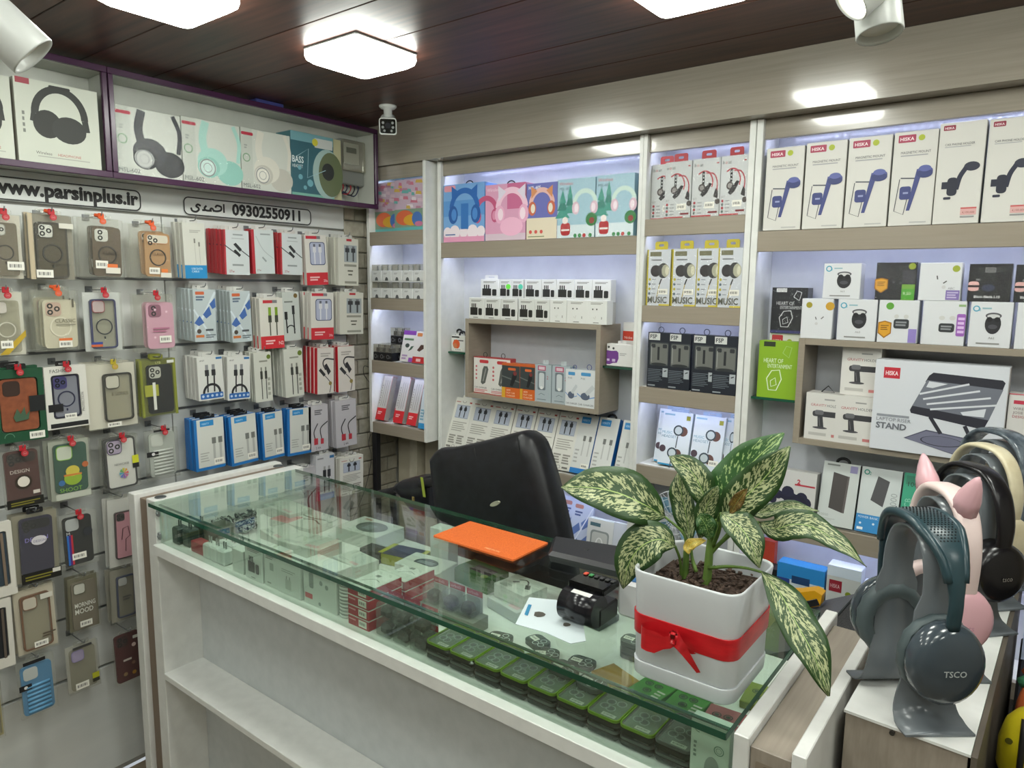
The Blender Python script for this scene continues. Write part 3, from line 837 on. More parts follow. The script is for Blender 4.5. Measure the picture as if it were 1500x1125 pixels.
# orange mouse pad
pd = thing('mouse_pad', 'flat orange mouse pad lying on the counter glass', 'mouse pad', (1.247, 1.254, GZ))
b = MB(noise_mat('orange_rubber_weave', '#c8581a', '#e0702c', (400, 400, 400), 0.6, bump=0.3))
b.loft([[(x, y, z) for x, y in rrect(-.121, -.068, .121, .068, .004, 3)] for z in (0, .004)]); b.build('pad', pd)
a = Art(.24, .13); a.text(.62, .10, .055, 'MEETION', '#f0c9a0', wmax=.30)
o = a.mb.build('lettering', pd); o.location = (-.121, -.068, .0044); o.rotation_euler = (math.radians(-90), 0, 0)
# dark wedge-shaped tray
def hexa(name, label, cat, corners, h, m, group=None):
    P = [at(x, y, Z=GZ) for x, y in corners]; c = sum(P, Vector()) / len(P)
    t = thing(name, label, cat, c, group=group); return t, [p - c for p in P]
t, P = hexa('cash_tray', 'long dark grey tray at the back edge of the counter glass', 'tray', [(806, 822), (905, 846), (905, 815), (812, 800)], .03, None)
b = MB(mat('#232327', 0.4)); lo = P; hi = [p + Vector((0, .006, .022)) for p in P]
b.smooth = False
b.loft([[p for p in lo], [p * 1.02 + Vector((0, 0, .008)) for p in lo], [p * 1.06 + Vector((0, .0, .014)) for p in lo], hi]); b.build('body', t)
b = MB(mat('#0b0b0c', 0.3)); c = (hi[0] + hi[1] + hi[2] + hi[3]) / 4
b.cbox(c.x - .006, c.y - .004, c.z, c.x + .006, c.y + .004, c.z + .001, .0005); b.build('emblem', t)
b = MB(mat('#2b2b30', 0.35)); b.quad(*[p * .96 + Vector((0, 0, .0007)) for p in hi]); b.build('lid', t)
# receipt printer like black device with a drum
bp = at(852, 912, Z=GZ)
t = thing('receipt_printer', 'black device with a round drum front and white sticker on the glass', 'printer', bp)
s = .072
b = MB(mat('#141416', 0.3)); b.cbox(-s * .52, .0, 0, s * .52, .065, .034, .003); b.build('body', t)
b = MB(noise_mat('black_drum', '#101014', '#1c1c22', (10, 10, 10), 0.22)); b.smooth = True
b.cyl((-s * .5, .0, .030), (s * .5, .0, .030), .0285, n=28); b.build('drum', t)
b = MB(clear_mat('smoky_cover', '#777777', .05, 1.45, 1.0, .2, 0, '#202020')); b.cbox(-s * .55, .012, .052, s * .5, .072, .066, .003); b.build('cover', t)
b = MB(mat('#d9d9d4', 0.5)); b.quad((-s * .25, -.0105, .0570), (s * .3, -.0105, .0570), (s * .3, .0, .0591), (-s * .25, .0, .0591)); b.build('sticker', t)
for k, c in enumerate(('#c2452c', '#3a8a4a', '#303030', '#303030', '#303030', '#303030')):
    b = MB(mat(c, .4)); x = -s * .42 + k * s * .16; b.cbox(x, .05, .0662, x + s * .11, .060, .069, .001); b.build('button', t)
# white device beside the pot
bp = at(914, 905, Z=GZ)
t = thing('card_reader', 'white rounded box with blue top half hidden behind the plant pot', 'device', bp)
b = MB(mat('#d6d8d8', .3)); b.smooth = False; b.cbox(-.016, .0, 0, .045, .05, .070, .006); b.build('body', t)
b = MB(mat('#2b5f8f', .4)); b.cbox(-.010, .006, .070, .028, .035, .0715, .0006); b.build('screen', t)
# torn blister card
t, P = hexa('torn_card', 'torn white and blue blister card under the printer', 'card', [(755, 915), (775, 876), (815, 880), (850, 884), (858, 940), (836, 944), (800, 928)], 0, None)
b = MB(mat('#c7d3d6', .5)); b.loft([[p + Vector((0, 0, .0006)) for p in P], [p + Vector((0, 0, .0016)) for p in P]]); b.build('card', t)
A = MB(mat('#2f7fa6', .5)); bl = [(768, 900), (774, 885), (779, 886), (773, 902)]; c0 = t.location
A.quad(*[at(x, y, Z=GZ + .0022) - c0 for x, y in bl]); A.build('blue_print', t)
for cx, cy, rr in ((790, 900, .011), (830, 915, .007)):
    c = at(cx, cy, Z=GZ + .0022) - c0; A = MB(mat('#4c4a42', .6)); A.loft([[c + Vector((math.cos(k * .7 + .1) * rr * (1 + .2 * math.sin(k * 2.2)), math.sin(k * .7 + .1) * rr, z)) for k in range(9)] for z in (0, .0002)]); A.build('torn_hole', t)

# ------------------------------------------------------------------ headphones and their stands
def hp_stand(label, loc, rz, hgt, m, wid=.062, group='headphone stands'):
    t = thing('headphone_stand', label, 'stand', loc, (0, 0, math.radians(rz)), group)
    prof = [(-.082, .002), (-.060, .004), (-.044, .016), (-.040, .045), (-.046, .11), (-.050, hgt - .085), (-.046, hgt - .045), (-.030, hgt - .014), (0, hgt - .004)]
    prof = prof + [(-x, z) for x, z in prof[-2::-1]]
    P = smooth_line([Vector((x, 0, z)) for x, z in prof], 3)
    n = len(P); b = MB(m); b.smooth = True
    rows = []
    for k, p in enumerate(P):
        d = (P[min(k + 1, n - 1)] - P[max(k - 1, 0)]).normalized(); nn = Vector((-d.z, 0, d.x)) * .0016
        hw = wid / 2 * (1.0 + (.55 if p.z < .01 else .55 * max(0, 1 - p.z / .09)) )
        if p.z > hgt - .10: hw *= .72
        rows.append([p + nn + Vector((0, -hw, 0)), p + nn + Vector((0, hw, 0)), p - nn + Vector((0, hw, 0)), p - nn + Vector((0, -hw, 0))])
    b.loft(rows); b.build('bent_sheet', t)
    return t
def cup(par, side, c, rx, rz, m_shell, m_pad, logo=None, pleat=True, logocol='#a9b0b0', tilt=0):
    """ear cup at x = side * c.x; outer shell faces away from the stand"""
    def ring(r, xo, k=1.0, off=0.0): return [Vector((side * (c[0] + xo), c[1] + math.cos(j * math.pi / 16) * rx * r, c[2] + math.sin(j * math.pi / 16) * rz * r * k + off)) for j in range(32)]
    def order(rs): return rs if side > 0 else [q[::-1] for q in rs]
    b = MB(m_shell); b.smooth = True
    b.loft(order([ring(.96, 0), ring(1.0, .004), ring(1.0, .012), ring(.95, .022), ring(.78, .029), ring(.45, .0325), ring(.1, .0335)])); sh = b.build('ear_cup', par)
    b = MB(m_pad); b.smooth = True
    R = []
    for r, xo in ((.95, 0), (1.0, -.006), (.98, -.016), (.88, -.022), (.66, -.022), (.58, -.014), (.55, -.004)):
        q = ring(r, xo)
        if pleat: q = [p + Vector((0, (p.y - c[1]) * (.035 if j % 2 else 0), (p.z - c[2]) * (.035 if j % 2 else 0))) for j, p in enumerate(q)]
        R.append(q)
    b.loft(order(R)[::-1], True, True); b.build('ear_pad', par)
    if logo:
        a = Art(.05, .02); a.text(.5, .2, .42, logo, logocol, 'c', .015)
        o = a.mb.build('logo', sh); o.location = (side * (c[0] + .0342), c[1] - .025 * side, c[2] - .012); o.rotation_euler = (0, 0, math.radians(90 * side))
    return sh
def headband(par, pts, widths, th, m, name='headband'):
    P = smooth_line([Vector((x, 0, z)) for x, z in pts], 5); n = len(P); W = [widths[int(k * (len(widths) - 1) / (n - 1))] for k in range(n)]
    # interpolate widths
    W = []
    for k in range(n):
        t = k / (n - 1) * (len(widths) - 1); i = min(int(t), len(widths) - 2); W.append(widths[i] + (widths[i + 1] - widths[i]) * (t - i))
    b = MB(m); b.smooth = True; rows = []
    for k, p in enumerate(P):
        d = (P[min(k + 1, n - 1)] - P[max(k - 1, 0)]).normalized(); nn = Vector((-d.z, 0, d.x)); hw = W[k] / 2
        sec = []
        for j in range(12):
            a = j * math.pi / 6; sec.append(p + Vector((0, hw * math.copysign(abs(math.cos(a)) ** .6, math.cos(a)), 0)) + nn * (th / 2 * math.copysign(abs(math.sin(a)) ** .7, math.sin(a))))
        rows.append(sec)
    b.loft(rows); return b.build(name, par), P, W

GREYST = noise_mat('grey_acrylic', '#62686c', '#70767a', (10, 10, 10), 0.22)
TEAL = noise_mat('dark_teal_plastic', '#22373d', '#2b434a', (10, 10, 10), 0.3)
TEALP = mat('#4c585a', .5)
SLATE = noise_mat('slate_gloss_shell', '#353e45', '#434d54', (5, 5, 5), 0.2, coat=.3)
DX = [Vector((2.141, 1.125, 0.9702)), Vector((2.150, 1.300, 0.9702)), Vector((2.168, 1.500, 0.9702)), Vector((2.178, 1.635, 0.9702)), Vector((2.190, 1.755, 0.9702))]
HG = .285
hp_stand('grey bent stand under the dark teal headphones, nearest of the stands', DX[0], -51, HG - .012, GREYST)
h = thing('headphones', 'dark teal over-ear headphones with perforated headband, nearest on display', 'headphones', DX[0] + Vector((0, 0, .10)), (0, 0, math.radians(-51)), 'headphones on the display stands')
top = HG - .10
band, P, W = headband(h, [(-.084, .055), (-.086, .10), (-.072, top - .038), (-.040, top - .008), (0, top), (.040, top - .008), (.072, top - .038), (.086, .10), (.084, .055)], [.018, .018, .034, .058, .060, .058, .034, .018, .018], .011, TEAL)
hol = MB(mat('#0d1416', .8)); n = len(P)
for k in range(2, n - 2):
    t = k / (n - 1)
    if .30 < t < .70:
        p = P[k]; d = (P[k + 1] - P[k - 1]).normalized(); nn = Vector((-d.z, 0, d.x))
        for sub in (0, .5):
            q0 = p + (P[k + 1] - p) * sub
            for j in range(-4, 5):
                yv = (j + (.5 if sub else 0)) * .0048
                if abs(yv) < W[k] / 2 - .010:
                    hol.cyl(q0 + nn * .0056 + Vector((0, yv, 0)), q0 + nn * .0061 + Vector((0, yv, 0)), .0012, n=6)
hol.build('perforations', band)['kind'] = 'stuff'
for k, yo in ((1, 1), (1, -1)):
    rb = MB(TEAL); rb.smooth = True
    rb.tube([P[j] + Vector((0, yo * (W[j] / 2 - .002), 0)) for j in range(int(n * .18), int(n * .82) + 1)], .0062, 8); rb.build('band_rim', band)
for s in (-1, 1):
    rd = MB(mat('#8a7a5c', .25, 1.0)); rd.cyl((s * .084, 0, .062), (s * .082, 0, .030), .0042, n=12); rd.build('slider_rod', h)
    cup(h, s, (.064, 0, .004), .051, .058, SLATE, TEALP, 'TSCO' if s > 0 else None)
# pink cat-ear headphones
PINK = noise_mat('pink_gloss_plastic', '#d3a3ab', '#dcb0b6', (5, 5, 5), 0.25); PINKL = noise_mat('pale_pink_plastic', '#dfc8c4', '#e6d2cd', (5, 5, 5), 0.3)
hp_stand('grey bent stand under the pink cat-ear headphones', DX[1], -54, HG - .012, GREYST)
h = thing('headphones', 'pink cat-ear headphones on a grey stand', 'headphones', DX[1] + Vector((0, 0, .10)), (0, 0, math.radians(-54)), 'headphones on the display stands')
band, P, W = headband(h, [(-.070, .03), (-.074, .10), (-.062, top - .035), (-.035, top - .006), (0, top), (.035, top - .006), (.062, top - .035), (.074, .10), (.070, .03)], [.034, .034, .036, .040, .040, .040, .036, .034, .034], .014, PINKL)
for s in (-1, 1):
    e = MB(PINK if s < 0 else PINK); e.smooth = True
    c0 = Vector((s * .048, 0, top - .018)); d0 = Vector((s * .45, 0, .9)).normalized()
    sx = Vector((.9, 0, -s * .45)).normalized()
    R = []
    for t, r in ((0, .022), (.35, .0195), (.7, .0125), (.92, .006), (1.0, .002)):
        R.append([c0 + d0 * (.064 * t) + sx * (r * math.cos(a * math.pi / 6)) + Vector((0, .85 * r * math.sin(a * math.pi / 6), 0)) for a in range(12)])
    e.loft(R); e.build('cat_ear', h)
    cup(h, s, (.053, 0, -.004), .048, .053, PINK, PINKL, 'cats' if s > 0 else None, False, '#b98a94')
# black, cream and grey ones behind
BLK = noise_mat('black_headphone_plastic', '#0e0d0f', '#19171a', (8, 8, 8), 0.25); BLKP = mat('#1c1a1c', .5)
hp_stand('grey bent stand under the black headphones', DX[2], -42, HG - .012, GREYST)
h = thing('headphones', 'black over-ear headphones with a wide smooth headband', 'headphones', DX[2] + Vector((0, 0, .10)), (0, 0, math.radians(-42)), 'headphones on the display stands')
headband(h, [(-.078, .05), (-.080, .10), (-.066, top - .035), (-.037, top - .006), (0, top), (.037, top - .006), (.066, top - .035), (.080, .10), (.078, .05)], [.030, .034, .036, .036, .036, .036, .036, .034, .030], .012, BLK)
for s in (-1, 1): cup(h, s, (.060, 0, .015), .054, .054, BLK, BLKP, 'tsco' if s > 0 else None, False, '#77726c')
CRM = noise_mat('cream_marbled_plastic', '#c3b795', '#d8cfb2', (30, 30, 30), 0.3)
hp_stand('grey bent stand under the cream headphones', DX[3], -42, HG + .002, GREYST)
h = thing('headphones', 'cream coloured headphones behind the black pair', 'headphones', DX[3] + Vector((0, 0, .115)), (0, 0, math.radians(-42)), 'headphones on the display stands')
headband(h, [(-.074, .05), (-.078, .10), (-.064, top - .035), (-.036, top - .006), (0, top), (.036, top - .006), (.064, top - .035), (.078, .10), (.074, .05)], [.024, .026, .030, .032, .034, .032, .030, .026, .024], .010, CRM)
for s in (-1, 1): cup(h, s, (.058, 0, .02), .042, .046, CRM, mat('#8f8468', .6), None, False)
GMB = noise_mat('grey_marbled_gloss', '#3b444c', '#79838a', (45, 45, 45), 0.15, lo=.35, hi=.75)
hp_stand('grey bent stand farthest back on the display cabinet', DX[4], -42, HG + .012, GREYST)
h = thing('headphones', 'grey glossy marbled headphones, farthest back of the displayed pairs', 'headphones', DX[4] + Vector((0, 0, .127)), (0, 0, math.radians(-42)), 'headphones on the display stands')
headband(h, [(-.078, .05), (-.082, .10), (-.068, top - .035), (-.038, top - .006), (0, top), (.038, top - .006), (.068, top - .035), (.082, .10), (.078, .05)], [.040, .042, .044, .046, .046, .046, .044, .042, .040], .012, GMB)
for s in (-1, 1): cup(h, s, (.062, 0, .02), .046, .048, GMB, mat('#23262a', .6), None, False)

# ------------------------------------------------------------------ spotlights and camera on the ceiling
WPL = noise_mat('white_lamp_plastic', '#c9ccc8', '#d2d5d1', (8, 8, 8), 0.3)
LENS = emit_mat('spot_lens_glow', '#fff8d8', 9.0)
def spot(label, tail, front, r, stem_top, lit, power):
    tail, front = Vector(tail), Vector(front); base = Vector((stem_top[0], stem_top[1], CEIL))
    t = thing('spotlight', label, 'spotlight', base, group='white ceiling spotlights')
    d = (front - tail).normalized(); a = d.orthogonal().normalized(); c = d.cross(a); Lh = (front - tail).length
    def ring(x, rr): return [tail + d * x + a * (rr * math.cos(k * math.pi / 14)) + c * (rr * math.sin(k * math.pi / 14)) - base for k in range(28)]
    b = MB(WPL); b.smooth = True
    b.loft([ring(0, r * .82), ring(.004, r * .94), ring(.012, r), ring(Lh - .002, r * 1.02), ring(Lh, r * .98), ring(Lh - .004, r * .88), ring(Lh - .014, r * .82)], True, False); body = b.build('body', t)
    l = MB(LENS if lit else mat('#d8d6cc', .3)); l.smooth = False
    q = l.ring(ring(Lh - .012, r * .82)); l.face(q); l.build('lens', t)
    v = MB(mat('#85888a', .5))
    for k in range(7):
        ang = (k - 3) * .11 + 1.2
        for x0, x1 in ((.018, Lh * .55),):
            p = lambda x, g: tail + d * x + (a * math.cos(ang + g) + c * math.sin(ang + g)) * (r * 1.012) - base
            v.quad(p(x0, -.022), p(x1, -.022), p(x1, .022), p(x0, .022))
    v.build('vent_slots', body)
    s = MB(WPL); mid = tail + d * (Lh * .4)
    s.tube([Vector((0, 0, 0)), (mid - base) * .55 + Vector((0, 0, -.004)), mid - base - d * 0 + Vector((0, 0, r * .6))], .008, 10); s.build('arm', t)
    s = MB(WPL); s.cyl((0, 0, -.018), (0, 0, 0), .030, n=22); s.build('mount', t)
f = at(1288, 64, Y=1.20); tl = f + Vector((-.012, .02, .135))
spot('white ceiling spotlight pointing straight down at the top right', (2.000, 1.215, 2.055), f + Vector((0, 0, .012)), .0315, (2.04, 1.19), False, 0)
f2 = at(1245, 5, Y=1.13)
spot('white ceiling spotlight with glowing lens at the top right edge', f2 + Vector((.075, .055, .085)), f2, .029, (2.09, 1.16), True, 0)
f3 = at(50, 84, Y=0.42); t3 = at(5, 38, Y=0.38)
spot('white ceiling spotlight at the top left corner', at(-42, -2, Y=.36), f3, .0335, (at(-30, 0, Y=.36).x, .38), False, 0)

cc = Vector((0.375, 1.754, CEIL))
t = thing('security_camera', 'white bullet security camera hanging from the ceiling corner', 'camera', cc)
b = MB(WPL); b.smooth = True; b.lathe([(.030, 0), (.030, -.004), (.024, -.010), (.0145, -.013), (.0145, -.04)], (0, 0, 0), 24); b.build('mount', t)
vd = (CAM + Vector((-.15, 0, 0)) - cc); vd.z = 0; vd.normalize()
sd = Vector((-vd.y, vd.x, 0))
hd = (vd * .88 + Vector((0, 0, -.48))).normalized(); hu = hd.cross(sd)
if hu.z < 0: hu = -hu
def rq(x, w, hh, r): return [Vector((0, 0, -.062)) + hd * x + sd * p + hu * q for p, q in rrect(-w, -hh, w, hh, r, 4)]
b = MB(WPL); b.smooth = True
b.loft([rq(-.050, .016, .020, .010), rq(-.03, .024, .026, .010), rq(.012, .028, .027, .009), rq(.022, .0295, .028, .008), rq(.022, .027, .0255, .007), rq(.016, .026, .024, .007)], True, False); b.build('housing', t)
b = MB(mat('#111113', .15)); b.face(b.ring(rq(.018, .0268, .0250, .007))); b.build('face_glass', t)
for k, (x, z, r) in enumerate(((0, .003, .010), (-.016, .012, .0045), (.016, .012, .0045), (-.017, -.003, .0045), (.017, -.003, .0045), (-.012, -.015, .004), (.012, -.015, .004))):
    c0 = Vector((0, 0, -.062)) + hd * .0185 + sd * x + hu * z
    b = MB(mat('#2a2a30', .12) if k == 0 else mat('#8d8f8e', .2)); b.cyl(c0, c0 + hd * .0015, r, n=14); b.build('lens' if k == 0 else 'infrared_diode', t)
# ------------------------------------------------------------------ cartons
def carton(w, h, d, col, art=None, side=None, tab=None, tabcol=None, rough=.45, loopc=None, film=False, rim=None, window=None):
    """Kit of a carton whose front is at y = 0 and whose lower left front corner is the origin"""
    K = Kit(); K.d = d
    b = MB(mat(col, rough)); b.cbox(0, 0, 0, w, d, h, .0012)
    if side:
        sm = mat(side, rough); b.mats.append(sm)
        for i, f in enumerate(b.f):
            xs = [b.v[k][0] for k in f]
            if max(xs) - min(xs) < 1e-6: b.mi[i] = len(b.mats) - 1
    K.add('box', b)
    if art:
        a = Art(w, h); art(a)
        if a.mb.f: K.add('front_print', a.mesh('front_print'))
    if tab:
        tw, th = tab; t = MB(mat(tabcol or col, rough)); x0 = w / 2 - tw / 2; n = 4
        hw = tw * .20; outer = rrect(x0, h - .002, x0 + tw, h + th, th * .25, n); inner = rrect(w / 2 - hw, h + th * .40, w / 2 + hw, h + th * .68, th * .14, n)
        t.frame(outer, inner, d * .45, d * .45 + .0012); K.add('hang_tab', t)
    if loopc:
        t = MB(mat(loopc, .5)); t.smooth = True; r = min(.009, w * .14)
        t.tube([(w / 2 + r * math.sin(k * math.pi / 6), d * .5, h + r * .85 - r * math.cos(k * math.pi / 6)) for k in range(13)], .0011, 5); K.add('hanging_loop', t)
    if film:
        f = MB(FILM); f.box(-.0006, -.0022, -.0002, w + .0006, d + .0004, h + .0006); K.add('wrap', f)
    return K

def fitY(pxl, pxr, pyb, pyt, Y, z=None):
    p = at(pxl, pyb, Y=Y); q = at(pxr, pyb, Y=Y); r = at(pxl, pyt, Y=Y)
    z0 = p.z if z is None else z
    return p.x, q.x - p.x, z0, r.z - z0

HEADROWS = {}
# -- pictures printed on fronts
def pic_headphones(a, u, v, r, col, cupc, tilt=0, ears=None, hi='#d8d8d8', lw=.09):
    k = a.w / a.h
    a.arc(u, v, r, lw, col, 5, 175, 1.05)
    for s in (-1, 1):
        a.ptsm(ell((u + s * r * .86) * a.w, (v - r * .28 * k) * a.h, r * .36 * a.w, r * .52 * a.w, 16), cupc)
        a.ptsm(ell((u + s * r * .80) * a.w, (v - r * .28 * k) * a.h, r * .20 * a.w, r * .34 * a.w, 14), hi)
    if ears:
        for s in (-1, 1):
            a.poly([(u + s * r * .95, v + r * .45 * k), (u + s * r * .40, v + r * .98 * k), (u + s * r * .98, v + r * 1.35 * k)], ears)
def pic_cable(a, u, v0, v1, col, plug, wd=.035, tipc='#9a9a9a', top=True):
    s = (v1 - v0)
    a.line([(u, v0), (u, v0 + s * .62)], wd, col)
    a.rect(u - wd * 1.5, v0 + s * .58, u + wd * 1.5, v0 + s * .86, plug)
    a.rect(u - wd * .9, v0 + s * .86, u + wd * .9, v1, tipc)
def pic_plug(a, u0, v0, u1, v1, col='#23231f', cable=True):
    m = u0 + (u1 - u0) * .62; hh = v1 - v0
    a.rect(u0, v0, m, v0 + hh * .66, col)
    for f in (.18, .42, .66): a.rect(u0 + (m - u0) * f, v0 + hh * .66, u0 + (m - u0) * (f + .14), v0 + hh, col)
    if cable: a.rr(m + (u1 - u0) * .08, v0, u1, v0 + hh * .60, (u1 - u0) * .08, col)

# ------------------------------------------------------------------ unit with the chair in front: headphone boxes on the top shelf
GH = 'headphone boxes on the top shelf'
def art_blue(a):
    a.rect(0, 0, 1, .14, '#e6b9cf'); a.rect(0, .14, 1, 1, '#78a8dc'); a.rect(0, .45, 1, .72, '#5f97d4'); a.rr(.02, .88, .30, .985, .03, '#e39aa8')
    for k, r in ((.1, .1), (.28, .13), (.5, .1), (.72, .13), (.92, .1)): a.disc(k, .17, r, '#f0e3ea')
    a.rect(0, 0, 1, .09, '#e79fc0')
    pic_headphones(a, .52, .56, .32, '#2f68b4', '#2b5ea6', ears='#2f68b4', hi='#4f8ad0', lw=.10); a.rect(.44, .22, .62, .66, '#3a76bd'); a.lines(.05, .11, .3, .15, 1, '#4b6fa8')
def art_pink(a):
    a.rect(0, 0, 1, 1, '#dba0be'); a.rect(.55, .55, 1, 1, '#c76a92'); a.rect(0, 0, 1, .12, '#d8c2cf'); a.text(.04, .88, .06, 'Wireless', '#f0d6e2', wmax=.4)
    pic_headphones(a, .02, .52, .26, '#c2587e', '#c2587e', hi='#d98fae', lw=.10); pic_headphones(a, .66, .55, .34, '#f0c6da', '#e9aecb', ears='#e0d6e6', hi='#f6dde9', lw=.12)
    a.ptsm(ell(.66 * a.w, .24 * a.h, .28 * a.w, .18 * a.w, 18), '#efb8d2')
def art_purple(a):
    a.rect(0, 0, 1, 1, '#6b6fb4'); a.rect(0, 0, 1, .38, '#e3d7bf'); a.text(.06, .90, .055, 'MSL-605', '#e8e8f2', bold=.02)
    pic_headphones(a, .50, .62, .36, '#e5b7b0', '#c86a4c', hi='#e3dccb', lw=.13, ears='#d58f60')
    for k in (.14, .32, .50): a.disc(k, .13, .05, '#d2584e')
    a.lines(.06, .03, .6, .06, 1, '#7b8a5a')
def art_winter(a):
    a.rect(0, 0, 1, 1, '#9fc3d2'); a.rect(0, 0, 1, .22, '#d8e5ea'); a.text(.04, .90, .055, 'Wireless', '#c3566a', wmax=.45); a.text(.05, .82, .045, 'MSL-607', '#35526a', wmax=.34)
    for k, (u, v, s) in enumerate(((.14, .34, .2), (.34, .42, .15))):
        for j in range(3): a.poly([(u - s * (1 - j * .25), v + j * .13), (u + s * (1 - j * .25), v + j * .13), (u, v + .22 + j * .13)], '#2f7f72' if j % 2 else '#3f9686')
    pic_headphones(a, .74, .56, .28, '#c9dfd6', '#d8b8c8', hi='#efe0e8', lw=.10); a.disc(.92, .30, .15, '#2f7a3e'); a.disc(.93, .28, .07, '#8c3a30')
    a.rr(.10, .04, .36, .26, .08, '#b4262c'); a.disc(.22, .30, .08, '#efe3e0'); a.rect(.12, .12, .34, .15, '#eee6e2')
    for k in (.5, .62, .74, .9): a.disc(k, .035, .045, '#3d8a52' if k != .74 else '#c24040')
for (pl, pr, pb, pt, art, bc, lb) in ((650, 711, 354, 272, art_blue, '#6a9bd6', 'blue cat-ear headphone box'), (711, 771, 352, 272, art_pink, '#d595b6', 'pink cat-ear headphone box'),
        (771, 817, 350, 270, art_purple, '#7a79b0', 'purple and cream round-ear headphone box'), (816, 872, 348, 264, art_winter, '#8fb4c4', 'winter-scene headphone box beside the purple one'), (872, 929, 346, 258, art_winter, '#8fb4c4', 'winter-scene headphone box next to the white upright post')):
    x, w, z, h = fitY(pl, pr, pb, pt, 2.004, 1.7255)
    K = carton(w - .0045, h, .075, bc, art, film='winter' in lb)
    if 'cat-ear' in lb:
        t = MB(BLACK); t.smooth = True; t.tube([(w / 2 + .018 * math.cos(k * math.pi / 8), .03, h + .017 * math.sin(k * math.pi / 8) * .8) for k in range(9)], .0022, 6); K.add('carry_handle', t)
    K.put('headphone_box', lb, 'box', (x, 2.004, z), group=GH)

# -- charger cartons on top of the niche
def art_chg(a):
    a.lines(.16, .80, .84, .90, 2, '#77766f', .25, .2); pic_plug(a, .10, .18, .88, .72); a.rect(.30, .06, .62, .09, '#6a6a64')
def art_chgw(a):
    a.lines(.2, .82, .8, .92, 2, '#8c8b84', .25, .2)
    for u in (.28, .48): a.rect(u, .60, u + .06, .66, '#4a4a46')
    a.line([(.34, .3), (.42, .22), (.46, .34)], .02, '#b9b8b0'); a.rect(.74, .22, .77, .32, '#6a6a64'); a.rect(.34, .06, .62, .09, '#7a7a74')
kb = carton(.052, .078, .036, '#d9dad6', art_chg); kw = carton(.062, .078, .040, '#dedfdb', art_chgw)
rs = MB(mat('#c9c8c0', .6)); rs.cbox(0.53, 2.062, 1.4452, 1.075, 2.13, 1.516, .002)
tag(rs.build('cardboard_riser'), 'long pale carton behind the front row of charger boxes', 'carton')
GC = 'white charger boxes above the niche'
for k, (pl, pr) in enumerate(((687, 709), (709, 733), (733, 758), (759, 783), (783, 805), (805, 830), (830, 860), (859, 889))):
    x, w, z, h = fitY(pl, pr, 468, 431, 2.006, 1.4452)
    white = k >= 5
    KK = kw if white else kb
    kw0 = .062 if white else .052
    KK.put('charger_box', 'white charger box with %s, %s from left in the front row above the niche' % ('faint' if white else 'black plug', ORD[k]), 'box', (x, 2.006, z), group=GC, scale=((w - .0012) / kw0, 1, 1))
for k, (pl, pr) in enumerate(((704, 731), (731, 749), (749, 767), (768, 793), (793, 815), (815, 841), (841, 867), (867, 895))):
    x, w, z, h = fitY(pl, pr, 430, 402, 2.066, 1.5165)
    o = kb.put('charger_box', 'white charger box with black plug, %s from the left in the raised back row' % ORD[k], 'box', (x, 2.066, z), group=GC, scale=((w - .0012) / .052, 1, .95))
    if k == 0:
        t = MB(mat('#d9dad6', .45)); t.frame(rrect(.008, .076, .044, .094, .004, 4), rrect(.017, .083, .035, .088, .002, 4), .01, .0112); t.build('hang_tab', o)
    if k in (1, 2):
        s = MB(mat('#6fe04a' if k == 1 else '#59c9a8', .4)); s.prism(ell(.040, .050, .010, .010, 14), -.0009, -.0006); s.build('round_sticker', o)

# -- car charger cartons inside the niche
def art_car_red(a):
    a.rect(0, 0, 1, 1, '#dcdad4'); a.rr(.34, .84, .86, .93, .06, '#c4383e'); a.rect(0, 0, 1, .02, '#b03036'); a.rect(0, .98, 1, 1, '#b03036')
    for v in (.74, .63, .52, .41): a.disc(.16, v, .05, '#c76a6e'); 
    a.ptsm([(x, z) for x, z in [(.42 * a.w, .30 * a.h), (.52 * a.w, .25 * a.h), (.68 * a.w, .30 * a.h), (.86 * a.w, .68 * a.h), (.80 * a.w, .76 * a.h), (.60 * a.w, .76 * a.h), (.52 * a.w, .66 * a.h)]], '#5f625e'); a.line([(.55, .34), (.72, .70)], .05, '#9b9d98')
    a.text(.06, .14, .045, 'CAR CHARGER', '#56524e', wmax=.8); a.lines(.06, .04, .8, .12, 2, '#d0868a', .3)
def art_car_or(a):
    a.rect(0, 0, 1, 1, '#3a4040'); a.rect(0, .93, 1, 1, '#c8602a'); a.rr(.35, .80, .78, .87, .04, '#d66a34'); a.rect(0, 0, 1, .30, '#d4641f'); a.rect(0, 0, .2, .30, '#d8a52c'); a.line([(.0, .62), (1, .48)], .05, '#6a706c')
    a.ptsm([(x * a.w, z * a.h) for x, z in ((.46, .36), (.6, .34), (.84, .62), (.80, .74), (.62, .72))], '#1a1c1e'); a.disc(.74, .72, .10, '#7a3230')
    a.text(.28, .20, .05, '60W', '#f0e2c8', wmax=.3); a.text(.26, .12, .05, 'FAST CAR', '#f2d9b8', wmax=.68); a.text(.26, .04, .05, 'CHARGER', '#f2d9b8', wmax=.62)
def art_car_gr(a):
    a.rect(0, 0, 1, 1, '#a9b4b9'); a.rect(.18, .84, .66, .97, '#b04a68'); a.rect(.24, .865, .60, .945, '#d9c0c8'); a.rr(.18, .32, .66, .82, .06, '#6f7a80'); a.rr(.26, .36, .58, .78, .10, '#c9cfd0'); a.rr(.34, .34, .50, .42, .05, '#e4e6e4')
    a.line([(.25, .18), (.40, .23), (.62, .19)], .02, '#5d686e'); a.lines(.15, .05, .7, .08, 1, '#5d686e'); a.text(.72, .62, .09, '2', '#a8404e')
